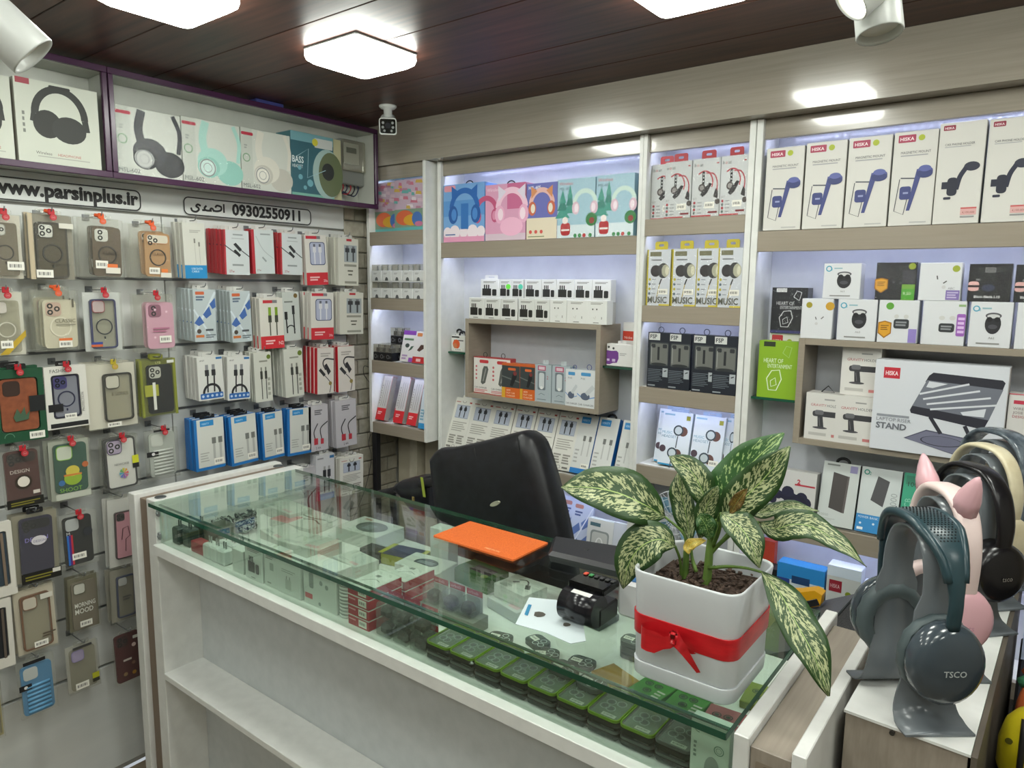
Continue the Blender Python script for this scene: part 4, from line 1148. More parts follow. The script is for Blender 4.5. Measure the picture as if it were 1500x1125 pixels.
def art_car_bl(a):
    a.rect(0, 0, 1, 1, '#d6d9da'); a.rr(.20, .84, .75, .93, .05, '#4a92c4'); a.text(.2, .74, .05, 'P101', '#5b6166', wmax=.4); a.line([(0, .36), (.4, .22), (1, .30)], .05, '#6a93c8')
    a.ptsm(ell(.46 * a.w, .30 * a.h, .26 * a.w, .10 * a.h, 16), '#5a6478'); a.line([(.52, .36), (.92, .58)], .22, '#c3c8ca'); a.text(.06, .05, .05, 'CAR CHARGER', '#4a4f54', wmax=.9)
GN = 'car charger boxes in the taupe niche'
for k, (pl, pr, pb, pt, art, c, tb, lp, lb, yo) in enumerate((
        (694, 719, 574, 522, art_car_red, '#b8474b', None, '#222222', 'white and red car charger box nearest the left side of the niche', .022),
        (718, 747, 577, 524, art_car_red, '#b8474b', None, '#222222', 'white and red car charger box behind the orange one', .016),
        (735, 761, 582, 531, art_car_or, '#c8602a', None, None, 'orange and dark grey car charger box overlapping the red box', .004),
        (761, 783, 583, 533, art_car_or, '#c8602a', None, None, 'orange and dark grey car charger box next to the pale grey box', .006),
        (783, 807, 587, 533, art_car_gr, '#9aa6ac', (.022, .014), None, 'pale grey hanging car charger box beside the orange boxes', .008),
        (808, 834, 590, 535, art_car_gr, '#9aa6ac', (.022, .014), None, 'pale grey hanging car charger box beside the blue and white boxes', .010),
        (828, 846, 592, 540, art_car_bl, '#c3cacf', None, '#33408a', 'white and blue car charger box half hidden in the niche', .004),
        (845, 871, 595, 541, art_car_bl, '#c3cacf', None, '#33408a', 'white and blue car charger box at the right end of the niche', .002))):
    x, w, z, h = fitY(pl, pr, pb, pt, 2.002 + yo, 1.1672)
    carton(w, h, .035, c, art, tab=tb, tabcol='#c2cacc', loopc=lp).put('car_charger_box', lb, 'box', (x, 2.002 + yo, z), group=GN)
# -- glass shelf boxes
def art_small(a):
    a.rect(.05, .86, .6, .95, '#2c2c2c'); a.lines(.2, .66, .9, .74, 1, '#4a4a4a', .4); a.disc(.38, .46, .26, '#d65a2a'); a.disc(.3, .36, .14, '#c7784a'); a.barcode(.25, .06, .8, .2)
for pl, pr, pt, yo, lb in ((656, 676, 488, .05, 'small white and orange box at the back of the left glass shelf'), (661, 681, 491, .02, 'small white and orange box in front on the left glass shelf')):
    x, w, z, h = fitY(pl, pr, 520, pt, 2.03 + yo, 1.3122)
    K = carton(w, h, .03, '#dcdcd6', art_small)
    t = MB(BLACK); t.smooth = True; t.tube([(w * .7 + .016 * math.cos(k * math.pi / 8), .012, h + .016 * math.sin(k * math.pi / 8)) for k in range(9)], .004, 6); K.add('coiled_cable', t)
    K.put('accessory_box', lb, 'box', (x, 2.03 + yo, z), group='boxes on the glass shelves')
def art_purplebox(a):
    a.ptsm([(x * a.w, z * a.h) for x, z in ((0, .08), (.12, .06), (.25, .14), (.40, .16), (.46, .35), (.45, .62), (.38, .70), (.18, .68), (0, .70))], '#6d3a86'); a.disc(.08, .85, .04, '#333'); a.disc(.26, .80, .04, '#333')
    a.rect(.02, .22, .12, .32, '#c9b6d4'); a.rect(.22, .20, .34, .32, '#c9b6d4'); a.lines(.5, .48, .75, .62, 2, '#a9a8a6')
x, w, z, h = fitY(888, 927, 538, 503, 2.03, 1.3122)
carton(w, h, .03, '#dad9d6', art_purplebox, tab=(.03, .010)).put('accessory_box', 'white box with purple splash on the right glass shelf', 'box', (x, 2.03, z), group='boxes on the glass shelves')
def art_red2(a): a.rect(0, 0, 1, .58, '#d5d2cc'); a.rect(0, .58, 1, .80, '#c23a22'); a.text(.12, .62, .06, 'Nicko', '#f0ddd4', wmax=.8)
x, w, z, h = fitY(911, 929, 538, 472, 2.085, 1.3122)
carton(w + .01, h, .03, '#d8d6d0', art_red2).put('accessory_box', 'tall white box with red band behind the purple splash box', 'box', (x, 2.085, z), group='boxes on the glass shelves')

# -- leaning cable boxes on the shelf behind the chair
def art_window(a):
    a.rect(0, 0, 1, 1, '#d9d8d0'); a.rect(.14, .60, .86, .86, '#9aa3b4'); a.rect(.16, .615, .84, .845, '#b4bccb')
    for u in (.38, .64): pic_cable(a, u, .62, .84, '#2c2e34', '#23252c', .05, '#3a3c42')
    a.arc(.5, .94, .10, .025, '#8a8880', 180, 360); a.lines(.06, .90, .3, .93, 1, '#b06a62'); a.rect(.80, .90, .92, .93, '#b04a44')
    a.lines(.12, .34, .88, .54, 5, '#a5a39b', .22); a.lines(.10, .10, .45, .28, 4, '#8f8d85', .3); a.lines(.55, .10, .9, .28, 4, '#8f8d85', .3); a.disc(.45, .05, .09, '#8a8880'); a.disc(.45, .05, .07, '#d9d8d0')
    a.rect(.06, .03, .30, .06, '#6f6d66'); a.rect(.62, .03, .88, .06, '#6f6d66')
def art_bluecab(a):
    a.rect(0, 0, 1, 1, '#d3d5d2'); a.rect(0, 0, 1, .085, '#1f78c0'); a.rr(.10, .85, .60, .96, .03, '#2b84c4'); a.text(.15, .885, .035, 'VERITY', '#bfe0f2', wmax=.4)
    for u, c in ((.46, '#b5b7b4'), (.78, '#b5b7b4')):
        a.rect(u - .03, .30, u + .03, .62, c); a.rect(u - .07, .55, u + .07, .64, '#6d6f6c')
    a.lines(.08, .16, .30, .42, 4, '#a8aaa6', .2); a.barcode(.55, .09, .94, .17)
LEAN = 21
KW = carton(.074, .205, .020, '#d9d8d0', art_window, tab=(.036, .012)); KB2 = carton(.075, .205, .024, '#1c6cb4', art_bluecab)
GL = 'cable boxes leaning on the shelf behind the chair'
for k, px in enumerate((646, 674, 704, 736, 768, 800)):
    p = at(px, 690, Y=2.004); w = at(px + 31, 690, Y=2.004).x - p.x
    KW.put('cable_box', 'white cable box with grey window leaning behind the chair, %s from the left' % ORD[k], 'box', (max(p.x, .3898), 2.018, .9262 + .001), rx=-LEAN, group=GL, scale=((w if k else at(674, 690, Y=2.004).x - .3898) / .074 - .014, 1, 1))
for k, (px, pr) in enumerate(((831, 858), (859, 889), (894, 921))):
    p = at(px, 697, Y=2.004); w = at(pr, 697, Y=2.004).x - p.x
    o = KB2.put('cable_box', 'blue-edged cable box leaning behind the big left leaf, %s from the left' % ORD[k], 'box', (p.x, 2.014, .9262 + .001), rx=-LEAN, group=GL, scale=((w - .0015) / .075, 1, 1))
    t = MB(BLACK); t.smooth = True; t.tube([(.037 + .016 * math.cos(q * math.pi / 6), .012, .205 + .014 * math.sin(q * math.pi / 6)) for q in range(7)], .0042, 6); t.build('coiled_cable', o)
# -- lowest shelf behind the chair
def art_photo(a):
    a.rect(0, 0, 1, 1, '#b8c2d6'); a.rr(.12, .86, .52, .93, .06, '#b07a70'); a.lines(.15, .72, .5, .82, 2, '#4a5a86', .3)
    for p in ([(.1, .5), (.4, .62), (.5, .5), (.2, .38)], [(.5, .62), (.8, .75), (.9, .6), (.6, .5)], [(.05, .2), (.4, .35), (.55, .2), (.2, .08)], [(.55, .3), (.9, .45), (.95, .25), (.65, .15)]): a.poly(p, '#5a72a8')
    a.line([(.05, .05), (.95, .9)], .05, '#d5dbe6'); a.line([(.0, .55), (.6, 0.02)], .04, '#d5dbe6'); a.lines(.6, .05, .95, .14, 2, '#6a7080')
KP = carton(.085, .20, .012, '#a9b4cc', art_photo)
for k, (px, lb) in enumerate(((806, 'blue photo-print pack leaning on the lowest shelf, nearest the chair'), (826, 'blue photo-print pack leaning on the lowest shelf beside the earphone box'))):
    p = at(px, 815, Y=2.01); KP.put('accessory_pack', lb, 'pack', (p.x, 2.02 + .016 * (1 - k), .627), rx=-14, group='packs on the lowest shelf behind the chair')
def art_earbox(a):
    a.rect(0, 0, 1, 1, '#d8dad6'); a.rect(.1, .84, .5, .92, '#4f6f78'); a.rr(.14, .10, .86, .76, .12, '#8d9490'); a.rr(.2, .13, .80, .72, .10, '#c3c5be'); a.line([(.4, .2), (.38, .5), (.5, .6), (.62, .5), (.60, .2)], .04, '#e9e9e4', 4); a.rect(.66, .16, .76, .34, '#3f8fa0')
p = at(853, 822, Y=2.0); carton(.10, .155, .03, '#c2ccc8', art_earbox, side='#56646a').put('earphone_box', 'white earphone box with rounded window below the big left leaf', 'box', (p.x, 2.012, .6262), rx=-8)
def art_wht(a): a.rect(0, 0, 1, 1, '#cfd4da'); a.line([(.3, .3), (.5, .6), (.7, .75)], .06, '#7d8790'); a.line([(.3, .55), (.6, .25)], .06, '#8d979f')
p = at(890, 828, Y=2.0); carton(.075, .16, .02, '#c8cdd2', art_wht, side='#8a3a40').put('cable_box', 'plain pale cable box beside the earphone box on the lowest shelf', 'box', (p.x, 2.014, .6262), rx=-8)

# ------------------------------------------------------------------ earphone unit
def art_boat(a):
    a.rect(0, 0, 1, 1, '#c3c6c6'); a.rect(0, 0, .72, .025, '#b23a40'); a.text(.06, .87, .06, 'b   at', '#3a3a3a', wmax=.40); a.text(.155, .87, .06, 'o', '#b03038', wmax=.12); a.rect(.86, .90, .94, .92, '#b23a40')
    a.line([(.22, .74), (.42, .785), (.62, .75), (.74, .62), (.72, .50)], .045, '#b0434c', 5); a.line([(.5, .75), (.76, .73), (.90, .60), (.90, .40)], .045, '#a8444c', 5)
    a.rr(.36, .56, .45, .78, .03, '#1d1d1f')
    for v in (.60, .66, .72): a.rect(.385, v, .43, v + .025, '#c3c6c6')
    a.disc(.36, .50, .13, '#4a4340'); a.disc(.36, .50, .08, '#8a8582'); a.ptsm([(x * a.w, z * a.h) for x, z in ((.30, .38), (.40, .34), (.55, .40), (.72, .56), (.62, .58), (.42, .47))], '#262325')
    a.ptsm([(x * a.w, z * a.h) for x, z in ((.78, .34), (.94, .30), (.95, .42), (.86, .48))], '#2b2729'); a.disc(.94, .25, .09, '#4a4340')
    a.text(.06, .30, .035, '0-T', '#5d5f5f', wmax=.14)
    for v, c in ((.245, '#a83c44'), (.185, '#5f6a66'), (.125, '#a83c44'), (.065, '#5f6a66')): a.disc(.11, v, .045, c); a.rect(.22, v - .008, .38, v + .008, '#8d9090')
    a.barcode(.48, .14, .84, .25); a.lines(.62, .05, .95, .09, 1, '#7d3035', .4)
def art_music(a):
    a.rect(0, 0, 1, 1, '#c9cdd3'); a.rect(0, 0, .06, 1, '#b8a92c'); a.rect(.55, 0, 1, .03, '#c9b94a'); a.rect(.12, .88, .60, .96, '#6f6d52'); a.lines(.18, .80, .62, .83, 1, '#6a6d70', .35)
    a.ptsm(ell(.38 * a.w, .62 * a.h, .22 * a.w, .105 * a.h, 18), '#2f2a2c'); a.ptsm(ell(.70 * a.w, .625 * a.h, .24 * a.w, .135 * a.h, 20), '#3a3a3a'); a.ptsm(ell(.80 * a.w, .625 * a.h, .17 * a.w, .11 * a.h, 18), '#aaa992'); a.ptsm(ell(.86 * a.w, .625 * a.h, .08 * a.w, .08 * a.h, 14), '#cfcdb4')
    a.line([(.64, .48), (.56, .38)], .05, '#2a2a2a'); a.line([(.56, .38), (.42, .04)], .03, '#b09a3c')
    for v, c in ((.47, '#b8ab3a'), (.385, '#5a6a78'), (.30, '#b8ab3a'), (.215, '#5a6a78')): a.disc(.14, v, .05, c); a.rect(.24, v - .008, .40, v + .008, '#969aa0')
    a.barcode(.52, .20, .92, .30); a.text(.08, .05, .11, 'MUSIC', '#5f6056', wmax=.82, bold=.02)
def art_fsp(a):
    a.rect(0, 0, 1, 1, '#171d28'); a.rect(.05, .86, .56, .985, '#c9cbc8'); a.text(.10, .89, .07, 'FSP', '#23272e', wmax=.40, bold=.02)
    a.rr(.10, .40, .98, .82, .06, '#3f4446'); a.rr(.14, .42, .94, .80, .05, '#6b6d68'); a.rect(.46, .50, .56, .74, '#23262a'); a.rr(.17, .72, .36, .79, .04, '#2b2e32'); a.rr(.70, .72, .90, .79, .04, '#2b2e32'); a.rect(.17, .46, .20, .74, '#9a9c98'); a.ptsm(ell(.54 * a.w, .425 * a.h, .36 * a.w, .028 * a.h, 18), '#2b2e30')
    a.lines(.05, .10, .78, .34, 8, '#6f7780', .16); a.rect(.74, .20, .98, .36, '#aab0b4'); a.line([(.80, .30), (.92, .32)], .04, '#23262a'); a.lines(.06, .02, .4, .05, 1, '#8d949a', .4)
def art_headset(a):
    a.rect(0, 0, 1, 1, '#d0d8e0'); a.rect(.02, 0, .50, .03, '#2a8ab8'); a.rect(.80, .86, .93, .94, '#8f8d2c'); a.lines(.05, .92, .4, .96, 1, '#8fb4c8', .4); a.text(.04, .58, .05, 'MUSIC', '#5f9ab4', wmax=.5); a.text(.04, .51, .05, 'HEADSET', '#5f8aa0', wmax=.6)
    for (u, v, r) in ((.58, .66, .17), (.46, .24, .17)):
        a.disc(u + .16, v - .01, r * .9, '#5f3f38'); a.disc(u, v, r, '#33404a'); a.disc(u, v, r * .72, '#b9c3c8'); a.line([(u, v - r * .62), (u - .02, v - r * 1.9)], .035, '#4a545c')
    a.disc(.12, .30, .11, '#4a3a44'); a.barcode(.62, .12, .92, .22)
GB = 'red-tabbed earphone boxes'; GM = 'yellow earphone boxes'; GF = 'black earphone boxes'; GE = 'leaning blue earphone boxes'
x, w, z, h = fitY(1012, 1053, 320, 234, 2.004, 1.7723)
w = .0885; KBO = carton(w, h, .030, '#c3c6c6', art_boat, side='#b6b9b8', tab=(.046, .025), tabcol='#a8343a', film=True)
for k, (px, yo) in enumerate(((953, .030), (972.5, .012), (1012, .008), (1053, .004))):
    p = at(px, 320, Y=2.002 + yo); KBO.put('earphone_box', 'grey earphone box with red hang tab, %s from the left on its shelf' % ORD[k], 'box', (p.x, 2.002 + yo, z), group=GB, scale=(min(.94, (1.5455 - p.x) / .0895), 1, 1))
x, w, z, h = fitY(982, 1019, 446, 365, 2.004, 1.5123)
w = .082; KMU = carton(w, h, .032, '#b4a832', art_music, tab=(.044, .025), tabcol='#b3a52e', film=True)
for k, (px, yo) in enumerate(((946, .012), (982, .008), (1017, .010), (1049, .004))):
    p = at(px, 446, Y=2.002 + yo); KMU.put('earphone_box', 'yellow and white earphone box printed MUSIC, %s from the left' % ORD[k], 'box', (p.x, 2.002 + yo, z), group=GM, scale=(min(.95, (1.5455 - p.x) / .083), 1, 1))
x, w, z, h = fitY(977, 1013, 567, 488, 2.004, 1.2593)
w = .0745; KFS = carton(w, h, .030, '#151a24', art_fsp, loopc='#1a2030', rough=.3)
for k, (px, yo) in enumerate(((947, .014), (977, .010), (1012, .006), (1042, .002))):
    p = at(px, 570, Y=2.002 + yo); KFS.put('earphone_box', 'black earphone box with white corner badge, %s from the left' % ORD[k], 'box', (p.x, 2.002 + yo, z), group=GF, scale=(min(.96, (1.5455 - p.x) / .0745), 1, 1))
KHS = carton(.100, .170, .024, '#c2ccd4', art_headset, tab=(.06, .012), tabcol='#8fa2b8')
for k, (px, yo, lb) in enumerate(((948, .050, 'blue and white earphone box farthest left among the leaning ones'), (959, .024, 'blue and white leaning earphone box second from the left'), (1006, .020, 'blue and white leaning earphone box above the plant stems'), (1048, .032, 'blue and white leaning earphone box cut by the upright post'))):
    p = at(px, 690, Y=2.01); ww = (1.545 - p.x) / .1 if k == 3 else 1
    KHS.put('earphone_box', lb, 'box', (p.x, 2.0 + yo, 1.0095 + .001), rx=-13, group=GE, scale=(min(1, ww * .98), 1, 1))
# ------------------------------------------------------------------ narrow unit by the brick strip
def art_pop(a):
    a.rect(0, 0, 1, 1, '#c7b0c2')
    rr = random.Random(int(a.w * 1e5))
    for k in range(26):
        u, v = rr.uniform(.02, .95), rr.uniform(.42, .97); c = rr.choice(['#c9798f', '#6fb2b0', '#d8c0cc', '#cfae5a', '#b9869c', '#e0d5dc'])
        s = rr.uniform(.05, .14); a.poly([(u - s, v - .02), (u + s, v - .035), (min(1, u + s * .8), v + .03), (u - s * .8, v + .04)], c)
    a.rect(0, 0, 1, .42, '#7f9a86'); a.rect(0, 0, 1, .06, '#62b4b4')
    a.ptsm(ell(.36 * a.w, .25 * a.h, .32 * a.w, .15 * a.h, 18), '#d86a44'); a.ptsm(ell(.62 * a.w, .20 * a.h, .30 * a.w, .11 * a.h, 18), '#d8a52e'); a.ptsm(ell(.80 * a.w, .22 * a.h, .18 * a.w, .14 * a.h, 16), '#4a72b4'); a.ptsm(ell(.86 * a.w, .12 * a.h, .14 * a.w, .05 * a.h, 14), '#c9789a')
for pl, pr, pt, yo, lb in ((546, 581, 270, .030, 'colourful toy-print box half hidden behind the upper wall cabinet'), (579, 620, 265, .006, 'colourful toy-print box beside the white upright post')):
    x, w, z, h = fitY(pl, pr, 340, pt, 1.953 + yo, 1.7732); x = max(x, .048); w = min(w, .343 - x); h = min(h, 1.966 - z)
    carton(w, h, .03, '#6fb9bd', art_pop, film=True).put('toy_box', lb, 'box', (x, 1.953 + yo, z), group='colourful boxes on the top shelf')
# clear-topped white chargers, two tiers
def chg_white():
    K = Kit(); b = MB(mat('#d6d8d8', .35)); b.cbox(0, 0, 0, .050, .042, .040, .002); K.add('box', b)
    a = Art(.050, .040); a.ptsm(ell(.5 * .05, 0.001, .008, .014, 14, 0, 180), '#55585a'); a.lines(.2, .62, .55, .8, 2, '#9a9c9c', .25); K.add('front_print', a.mesh('front_print'))
    b = MB(mat('#7f8385', .3)); 
    for x in (.012, .034): b.cbox(x, .016, .040, x + .005, .022, .060, .001)
    K.add('plug_pins', b)
    b = MB(CLEARC); b.box(.001, .001, .0402, .049, .041, .064); K.add('clear_top', b)
    return K
KC = chg_white()
sp = MB(WHITE); sp.box(.048, 1.956, 1.5775, .343, 2.06, 1.5805)
so_ = sp.build('tier_board', U1); so_.location = -Vector(U1.location)
for r, z in ((0, 1.5808), (1, 1.5124)):
    for k, px in enumerate((545.5, 561, 577, 592.5, 608)):
        p = at(px, 410, Y=1.957); x = max(p.x, .0485)
        KC.put('charger_box', 'white charger in clear-topped box, %s from the left in the %s tier' % (ORD[k], ('upper', 'lower')[r]), 'box', (.0490 + k * .0588, 1.957, z), group='clear-topped white chargers', scale=(1.13, 1, 1))
# black chargers and the boxes leaning beside them
def chg_black():
    K = Kit(); b = MB(mat('#131315', .3)); b.cbox(0, 0, 0, .036, .040, .034, .002); K.add('box', b)
    a = Art(.036, .034); a.arc(.4, .5, .2, .05, '#8d8f90'); a.lines(.6, .3, .9, .6, 2, '#6a6c6e', .2); K.add('front_print', a.mesh('front_print'))
    b = MB(CLEARC); b.box(.001, .001, .0342, .035, .039, .066); K.add('clear_top', b)
    b = MB(mat('#0c0c0e', .35)); b.cbox(.009, .008, .0344, .027, .030, .052, .002)
    for x in (.012, .021): b.cbox(x, .016, .052, x + .004, .02, .064, .0008)
    K.add('charger', b); return K
KCB = chg_black()
for k, (x, y, z) in enumerate(((.050, 1.957, 1.2604), (.0865, 1.957, 1.2604), (.123, 1.957, 1.2604), (.052, 2.000, 1.2604), (.094, 2.000, 1.2604), (.135, 2.000, 1.2604), (.105, 2.002, 1.327), (.145, 2.002, 1.327))):
    KCB.put('charger_box', 'black charger box, ' + ('%s from the left in the front row of the black chargers' % ORD[k] if k < 3 else '%s from the left in the back row of the black chargers' % ORD[k - 3] if k < 6 else '%s of the two standing on the other black chargers' % ('left' if k == 6 else 'right')), 'box', (x, y, z), group='black charger boxes')
def art_pp(c1):
    def f(a):
        a.rect(0, 0, 1, 1, '#d5d3d0')
        if c1 == 'p':
            a.rect(0, .86, 1, 1, '#7a3f9a'); a.rect(.55, 0, 1, .14, '#8a4fa8'); a.lines(.1, .68, .7, .76, 1, '#5a7a5a', .4); a.ptsm(ell(.35 * a.w, .52 * a.h, .14 * a.w, .07 * a.h, 14), '#3f4a44'); a.poly([(.45, .34), (.65, .40), (.78, .52), (.60, .50)], '#3f5a48'); a.lines(.1, .06, .45, .24, 2, '#a58ab0', .3)
        else:
            a.rect(0, 0, 1, .20, '#b92a2e'); a.ptsm([(x * a.w, z * a.h) for x, z in ((.25, .40), (.45, .36), (.85, .50), (.80, .58), (.5, .58))], '#4a3028'); a.rr(.1, .84, .5, .95, .05, '#c77a40'); a.rect(.3, .05, .65, .14, '#e0b4b0')
    return f
for px, kd, lb, yo in ((583, 'p', 'white and purple adapter box leaning on the black charger shelf', .010), (603, 'r', 'white and red adapter box leaning beside the purple one', .002)):
    p = at(px, 525, Y=1.957); carton(.086 if kd == 'p' else .343 - p.x - .001, .125, .018, '#cfcdca', art_pp(kd)).put('adapter_box', lb, 'box', (p.x, 1.955 + yo, 1.2608), rx=-14, group='leaning adapter boxes')
# red and white cable boxes leaning on the lowest shelf of the unit
def art_redcab(a):
    a.rect(0, 0, 1, 1, '#b9b6ae'); a.rect(0, 0, 1, .27, '#c8262c'); a.lines(.15, .12, .6, .20, 2, '#e6b4b0', .3)
    for u in (.30, .52, .74): a.line([(u, .32), (u + .05, .9)], .03, '#55524e')
    a.lines(.08, .35, .2, .8, 8, '#8d8a84', .3)
KR = carton(.052, .185, .028, '#b23036', art_redcab, side='#97938c')
for k, px in enumerate((546, 566, 575, 594, 603)):
    p = at(px, 616, Y=1.96)
    KR.put('cable_box', 'grey cable box with red foot leaning by the brick strip, %s from the left' % ORD[k], 'box', (max(p.x, .05), 1.962 + (.0, .033, .0, .001, .034)[k], 1.0048), rx=-17, group='red-footed cable boxes')
def art_bw(a): a.rect(0, 0, 1, 1, '#ccd6da'); a.rect(0, 0, 1, .14, '#2b8ac0'); a.line([(.5, .3), (.6, .6), (.8, .8)], .07, '#4a7a9a', 4); a.lines(.1, .2, .6, .5, 4, '#7aa6b8', .3)
p = at(612, 622, Y=1.957); carton(.343 - p.x, .155, .02, '#c3ced3', art_bw).put('cable_box', 'white and blue cable box against the right side of the narrow unit', 'box', (p.x, 1.957, 1.0045), rx=-12)

# ------------------------------------------------------------------ right-hand unit
def art_mount(a):
    a.rr(.10, .885, .50, .965, .02, '#a83a56'); a.text(.14, .905, .035, 'HISKA', '#f0dbe0', wmax=.32, bold=.02); a.disc(.63, .925, .075, '#a9b52c')
    a.text(.18, .765, .026, 'MAGNETIC MOUNT', '#55565a', wmax=.68); a.lines(.18, .735, .8, .755, 1, '#a3a4a6', .3)
    a.line([(.20, .50), (.12, .16), (.34, .12), (.40, .28)], .018, '#3a3d44'); a.line([(.22, .51), (.55, .50)], .03, '#4a4d58')
    a.ptsm([(x * a.w, z * a.h) for x, z in ((.40, .16), (.48, .16), (.70, .56), (.58, .60))], '#3f477f'); a.rr(.22, .28, .48, .42, .06, '#3a4278'); a.rect(.30, .34, .42, .36, '#8f96c0')
    a.ptsm(ell(.76 * a.w, .575 * a.h, .18 * a.w, .045 * a.h, 18), '#4a528e'); a.rect(.58, .54, .94, .575, '#3a4278'); a.ptsm(ell(.76 * a.w, .545 * a.h, .18 * a.w, .045 * a.h, 18), '#343c70'); a.ptsm(ell(.76 * a.w, .60 * a.h, .14 * a.w, .034 * a.h, 18), '#5a62a0')
    a.lines(.50, .025, .88, .045, 1, '#b2b2b0', .3)
def art_holder(a):
    a.rr(.08, .925, .34, .975, .02, '#8f2a40'); a.text(.11, .937, .022, 'HISKA', '#ecd5da', wmax=.20, bold=.02); a.text(.14, .775, .022, 'CAR PHONE HOLDER', '#5a5b5e', wmax=.64); a.lines(.14, .755, .7, .768, 1, '#a9aaac', .3)
    a.ptsm(ell(.76 * a.w, .56 * a.h, .17 * a.w, .045 * a.h, 18), '#2a2d3e'); a.line([(.64, .55), (.52, .46), (.46, .34)], .11, '#23263a', 4); a.rr(.26, .28, .48, .46, .08, '#1d2032'); a.rect(.14, .35, .28, .42, '#1d2032'); a.rr(.2, .245, .36, .27, .02, '#23263a')
    a.rect(.60, .085, .94, .15, '#d6a8a4'); a.rect(.60, .145, .94, .16, '#c45a5a'); a.text(.64, .10, .022, '4,100,000', '#8f4a48', wmax=.26); a.rect(.60, .06, .90, .075, '#8d8d8d')
GT = 'tall white car mount boxes'
for k, (pl, pr, pb, pt) in enumerate(((1117, 1172, 338, 219), (1174, 1233, 336, 211), (1235, 1298, 334, 204), (1300, 1364, 331, 196), (1365, 1433, 328, 183), (1436, 1507, 326, 177))):
    x, w, z, h = fitY(pl, pr, pb, pt, 2.003, 1.7245)
    a = art_mount if k < 4 else art_holder
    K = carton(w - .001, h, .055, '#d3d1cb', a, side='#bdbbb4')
    f = MB(FILM); tabw = .04
    K.put('car_mount_box', ('white box picturing a blue magnetic phone mount, %s from the left' % ORD[k]) if k < 4 else ('tall white box picturing a black phone holder, %s' % ('left one' if k == 4 else 'cut by the right edge')), 'box', (x, 2.003, z), group=GT)
# earbud boxes, two tiers on the niche
def art_o2(a):
    a.arc(.14, .85, .07, .03, '#4a9fb8'); a.text(.20, .80, .06, '2', '#4a9fb8'); a.lines(.28, .84, .5, .88, 1, '#8fb4be', .4)
    a.ptsm(ell(.56 * a.w, .52 * a.h, .19 * a.w, .22 * a.h, 22), '#2b2b2f'); a.ptsm(ell(.56 * a.w, .70 * a.h, .19 * a.w, .07 * a.h, 20), '#55555a'); a.ptsm(ell(.56 * a.w, .69 * a.h, .15 * a.w, .045 * a.h, 20), '#c9c9c9'); a.disc(.47, .62, .07, '#1d1d20'); a.disc(.65, .62, .07, '#1d1d20'); a.ptsm(ell(.56 * a.w, .46 * a.h, .11 * a.w, .05 * a.h, 16), '#4a4a50')
    a.text(.48, .19, .05, 'A63', '#8a8a88', wmax=.14); a.lines(.2, .07, .75, .11, 1, '#8d8d8b', .4, .1)
def badge(a, u, v, s):
    a.poly([(u - s, v + s * .9), (u, v + s * 1.15), (u + s, v + s * .9), (u + s, v - s * .6), (u, v - s * 1.3), (u - s, v - s * .6)], '#a06a10'); a.poly([(u - s * .85, v + s * .75), (u, v + s), (u + s * .85, v + s * .75), (u + s * .85, v - s * .5), (u, v - s * 1.1), (u - s * .85, v - s * .5)], '#d49a28'); a.lines(u - s * .6, v - .2 * s, u + s * .6, v + s * .6, 3, '#7a5210', .22)
def art_dark(a): a.rect(0, 0, 1, 1, '#1d1d22'); badge(a, .14, .40, .17); a.disc(.88, .90, .09, '#8f9f2c'); a.rect(.66, 0, .98, .42, '#6f9f3a'); a.rect(.66, .02, .98, .30, '#4f9f30'); a.text(.70, .14, .08, '9,50', '#e0e8d0', wmax=.24); a.disc(.45, .48, .03, '#55555a'); a.disc(.62, .45, .03, '#55555a'); a.rect(.66, .44, .98, .80, '#35353c')
def art_white_dots(a):
    a.disc(.86, .84, .09, '#9aa63a'); a.line([(.42, .66), (.44, .56)], .03, '#5a5a5a'); a.line([(.58, .46), (.66, .52)], .03, '#5a5a5a'); a.disc(.60, .36, .05, '#c9c9c9'); a.text(.70, .30, .06, 'ABC', '#8a8a90', wmax=.16); a.rect(.66, .03, .98, .28, '#7d6aa8'); a.lines(.69, .06, .95, .25, 3, '#b9aed0', .3)
def art_tch(a):
    a.rect(0, 0, 1, 1, '#141417'); a.rr(.38, .78, .62, .90, .02, '#c3c3c3'); a.rr(.39, .79, .61, .89, .02, '#1a1a1d'); a.text(.42, .81, .055, 'TCH', '#d0d0d0', wmax=.16); a.text(.18, .56, .05, 'ENC', '#c3c3c3', wmax=.10); a.rr(0, .28, .26, .54, .08, '#d8a8a4'); a.rect(0, .38, .26, .44, '#2a2022'); a.ptsm(ell(.48 * a.w, .37 * a.h, .16 * a.w, .09 * a.h, 18), '#2a2f48'); a.text(.16, .10, .065, 'Black Blade L10', '#d6d6d6', wmax=.62, bold=.02)
def art_gold(a): a.disc(.24, .84, .10, '#9a8f2a'); a.disc(.90, .82, .14, '#c79a30'); a.line([(.46, .55), (.49, .48)], .03, '#5a5a5a'); a.line([(.64, .50), (.72, .56)], .03, '#6a6a6a'); a.disc(.5, .38, .05, '#c9c9c9')
def art_case1(a): a.disc(.28, .86, .10, '#5f9f3a'); badge(a, .18, .32, .17); a.ptsm(ell(.46 * a.w, .62 * a.h, .06 * a.w, .05 * a.h, 14), '#c9c9c6'); a.ptsm(ell(.70 * a.w, .62 * a.h, .06 * a.w, .05 * a.h, 14), '#c9c9c6'); a.rr(.40, .34, .78, .56, .06, '#33363a'); a.lines(.45, .39, .72, .52, 2, '#8a8d90', .3, .1); a.rect(.78, .02, .98, .34, '#8f7fc0')
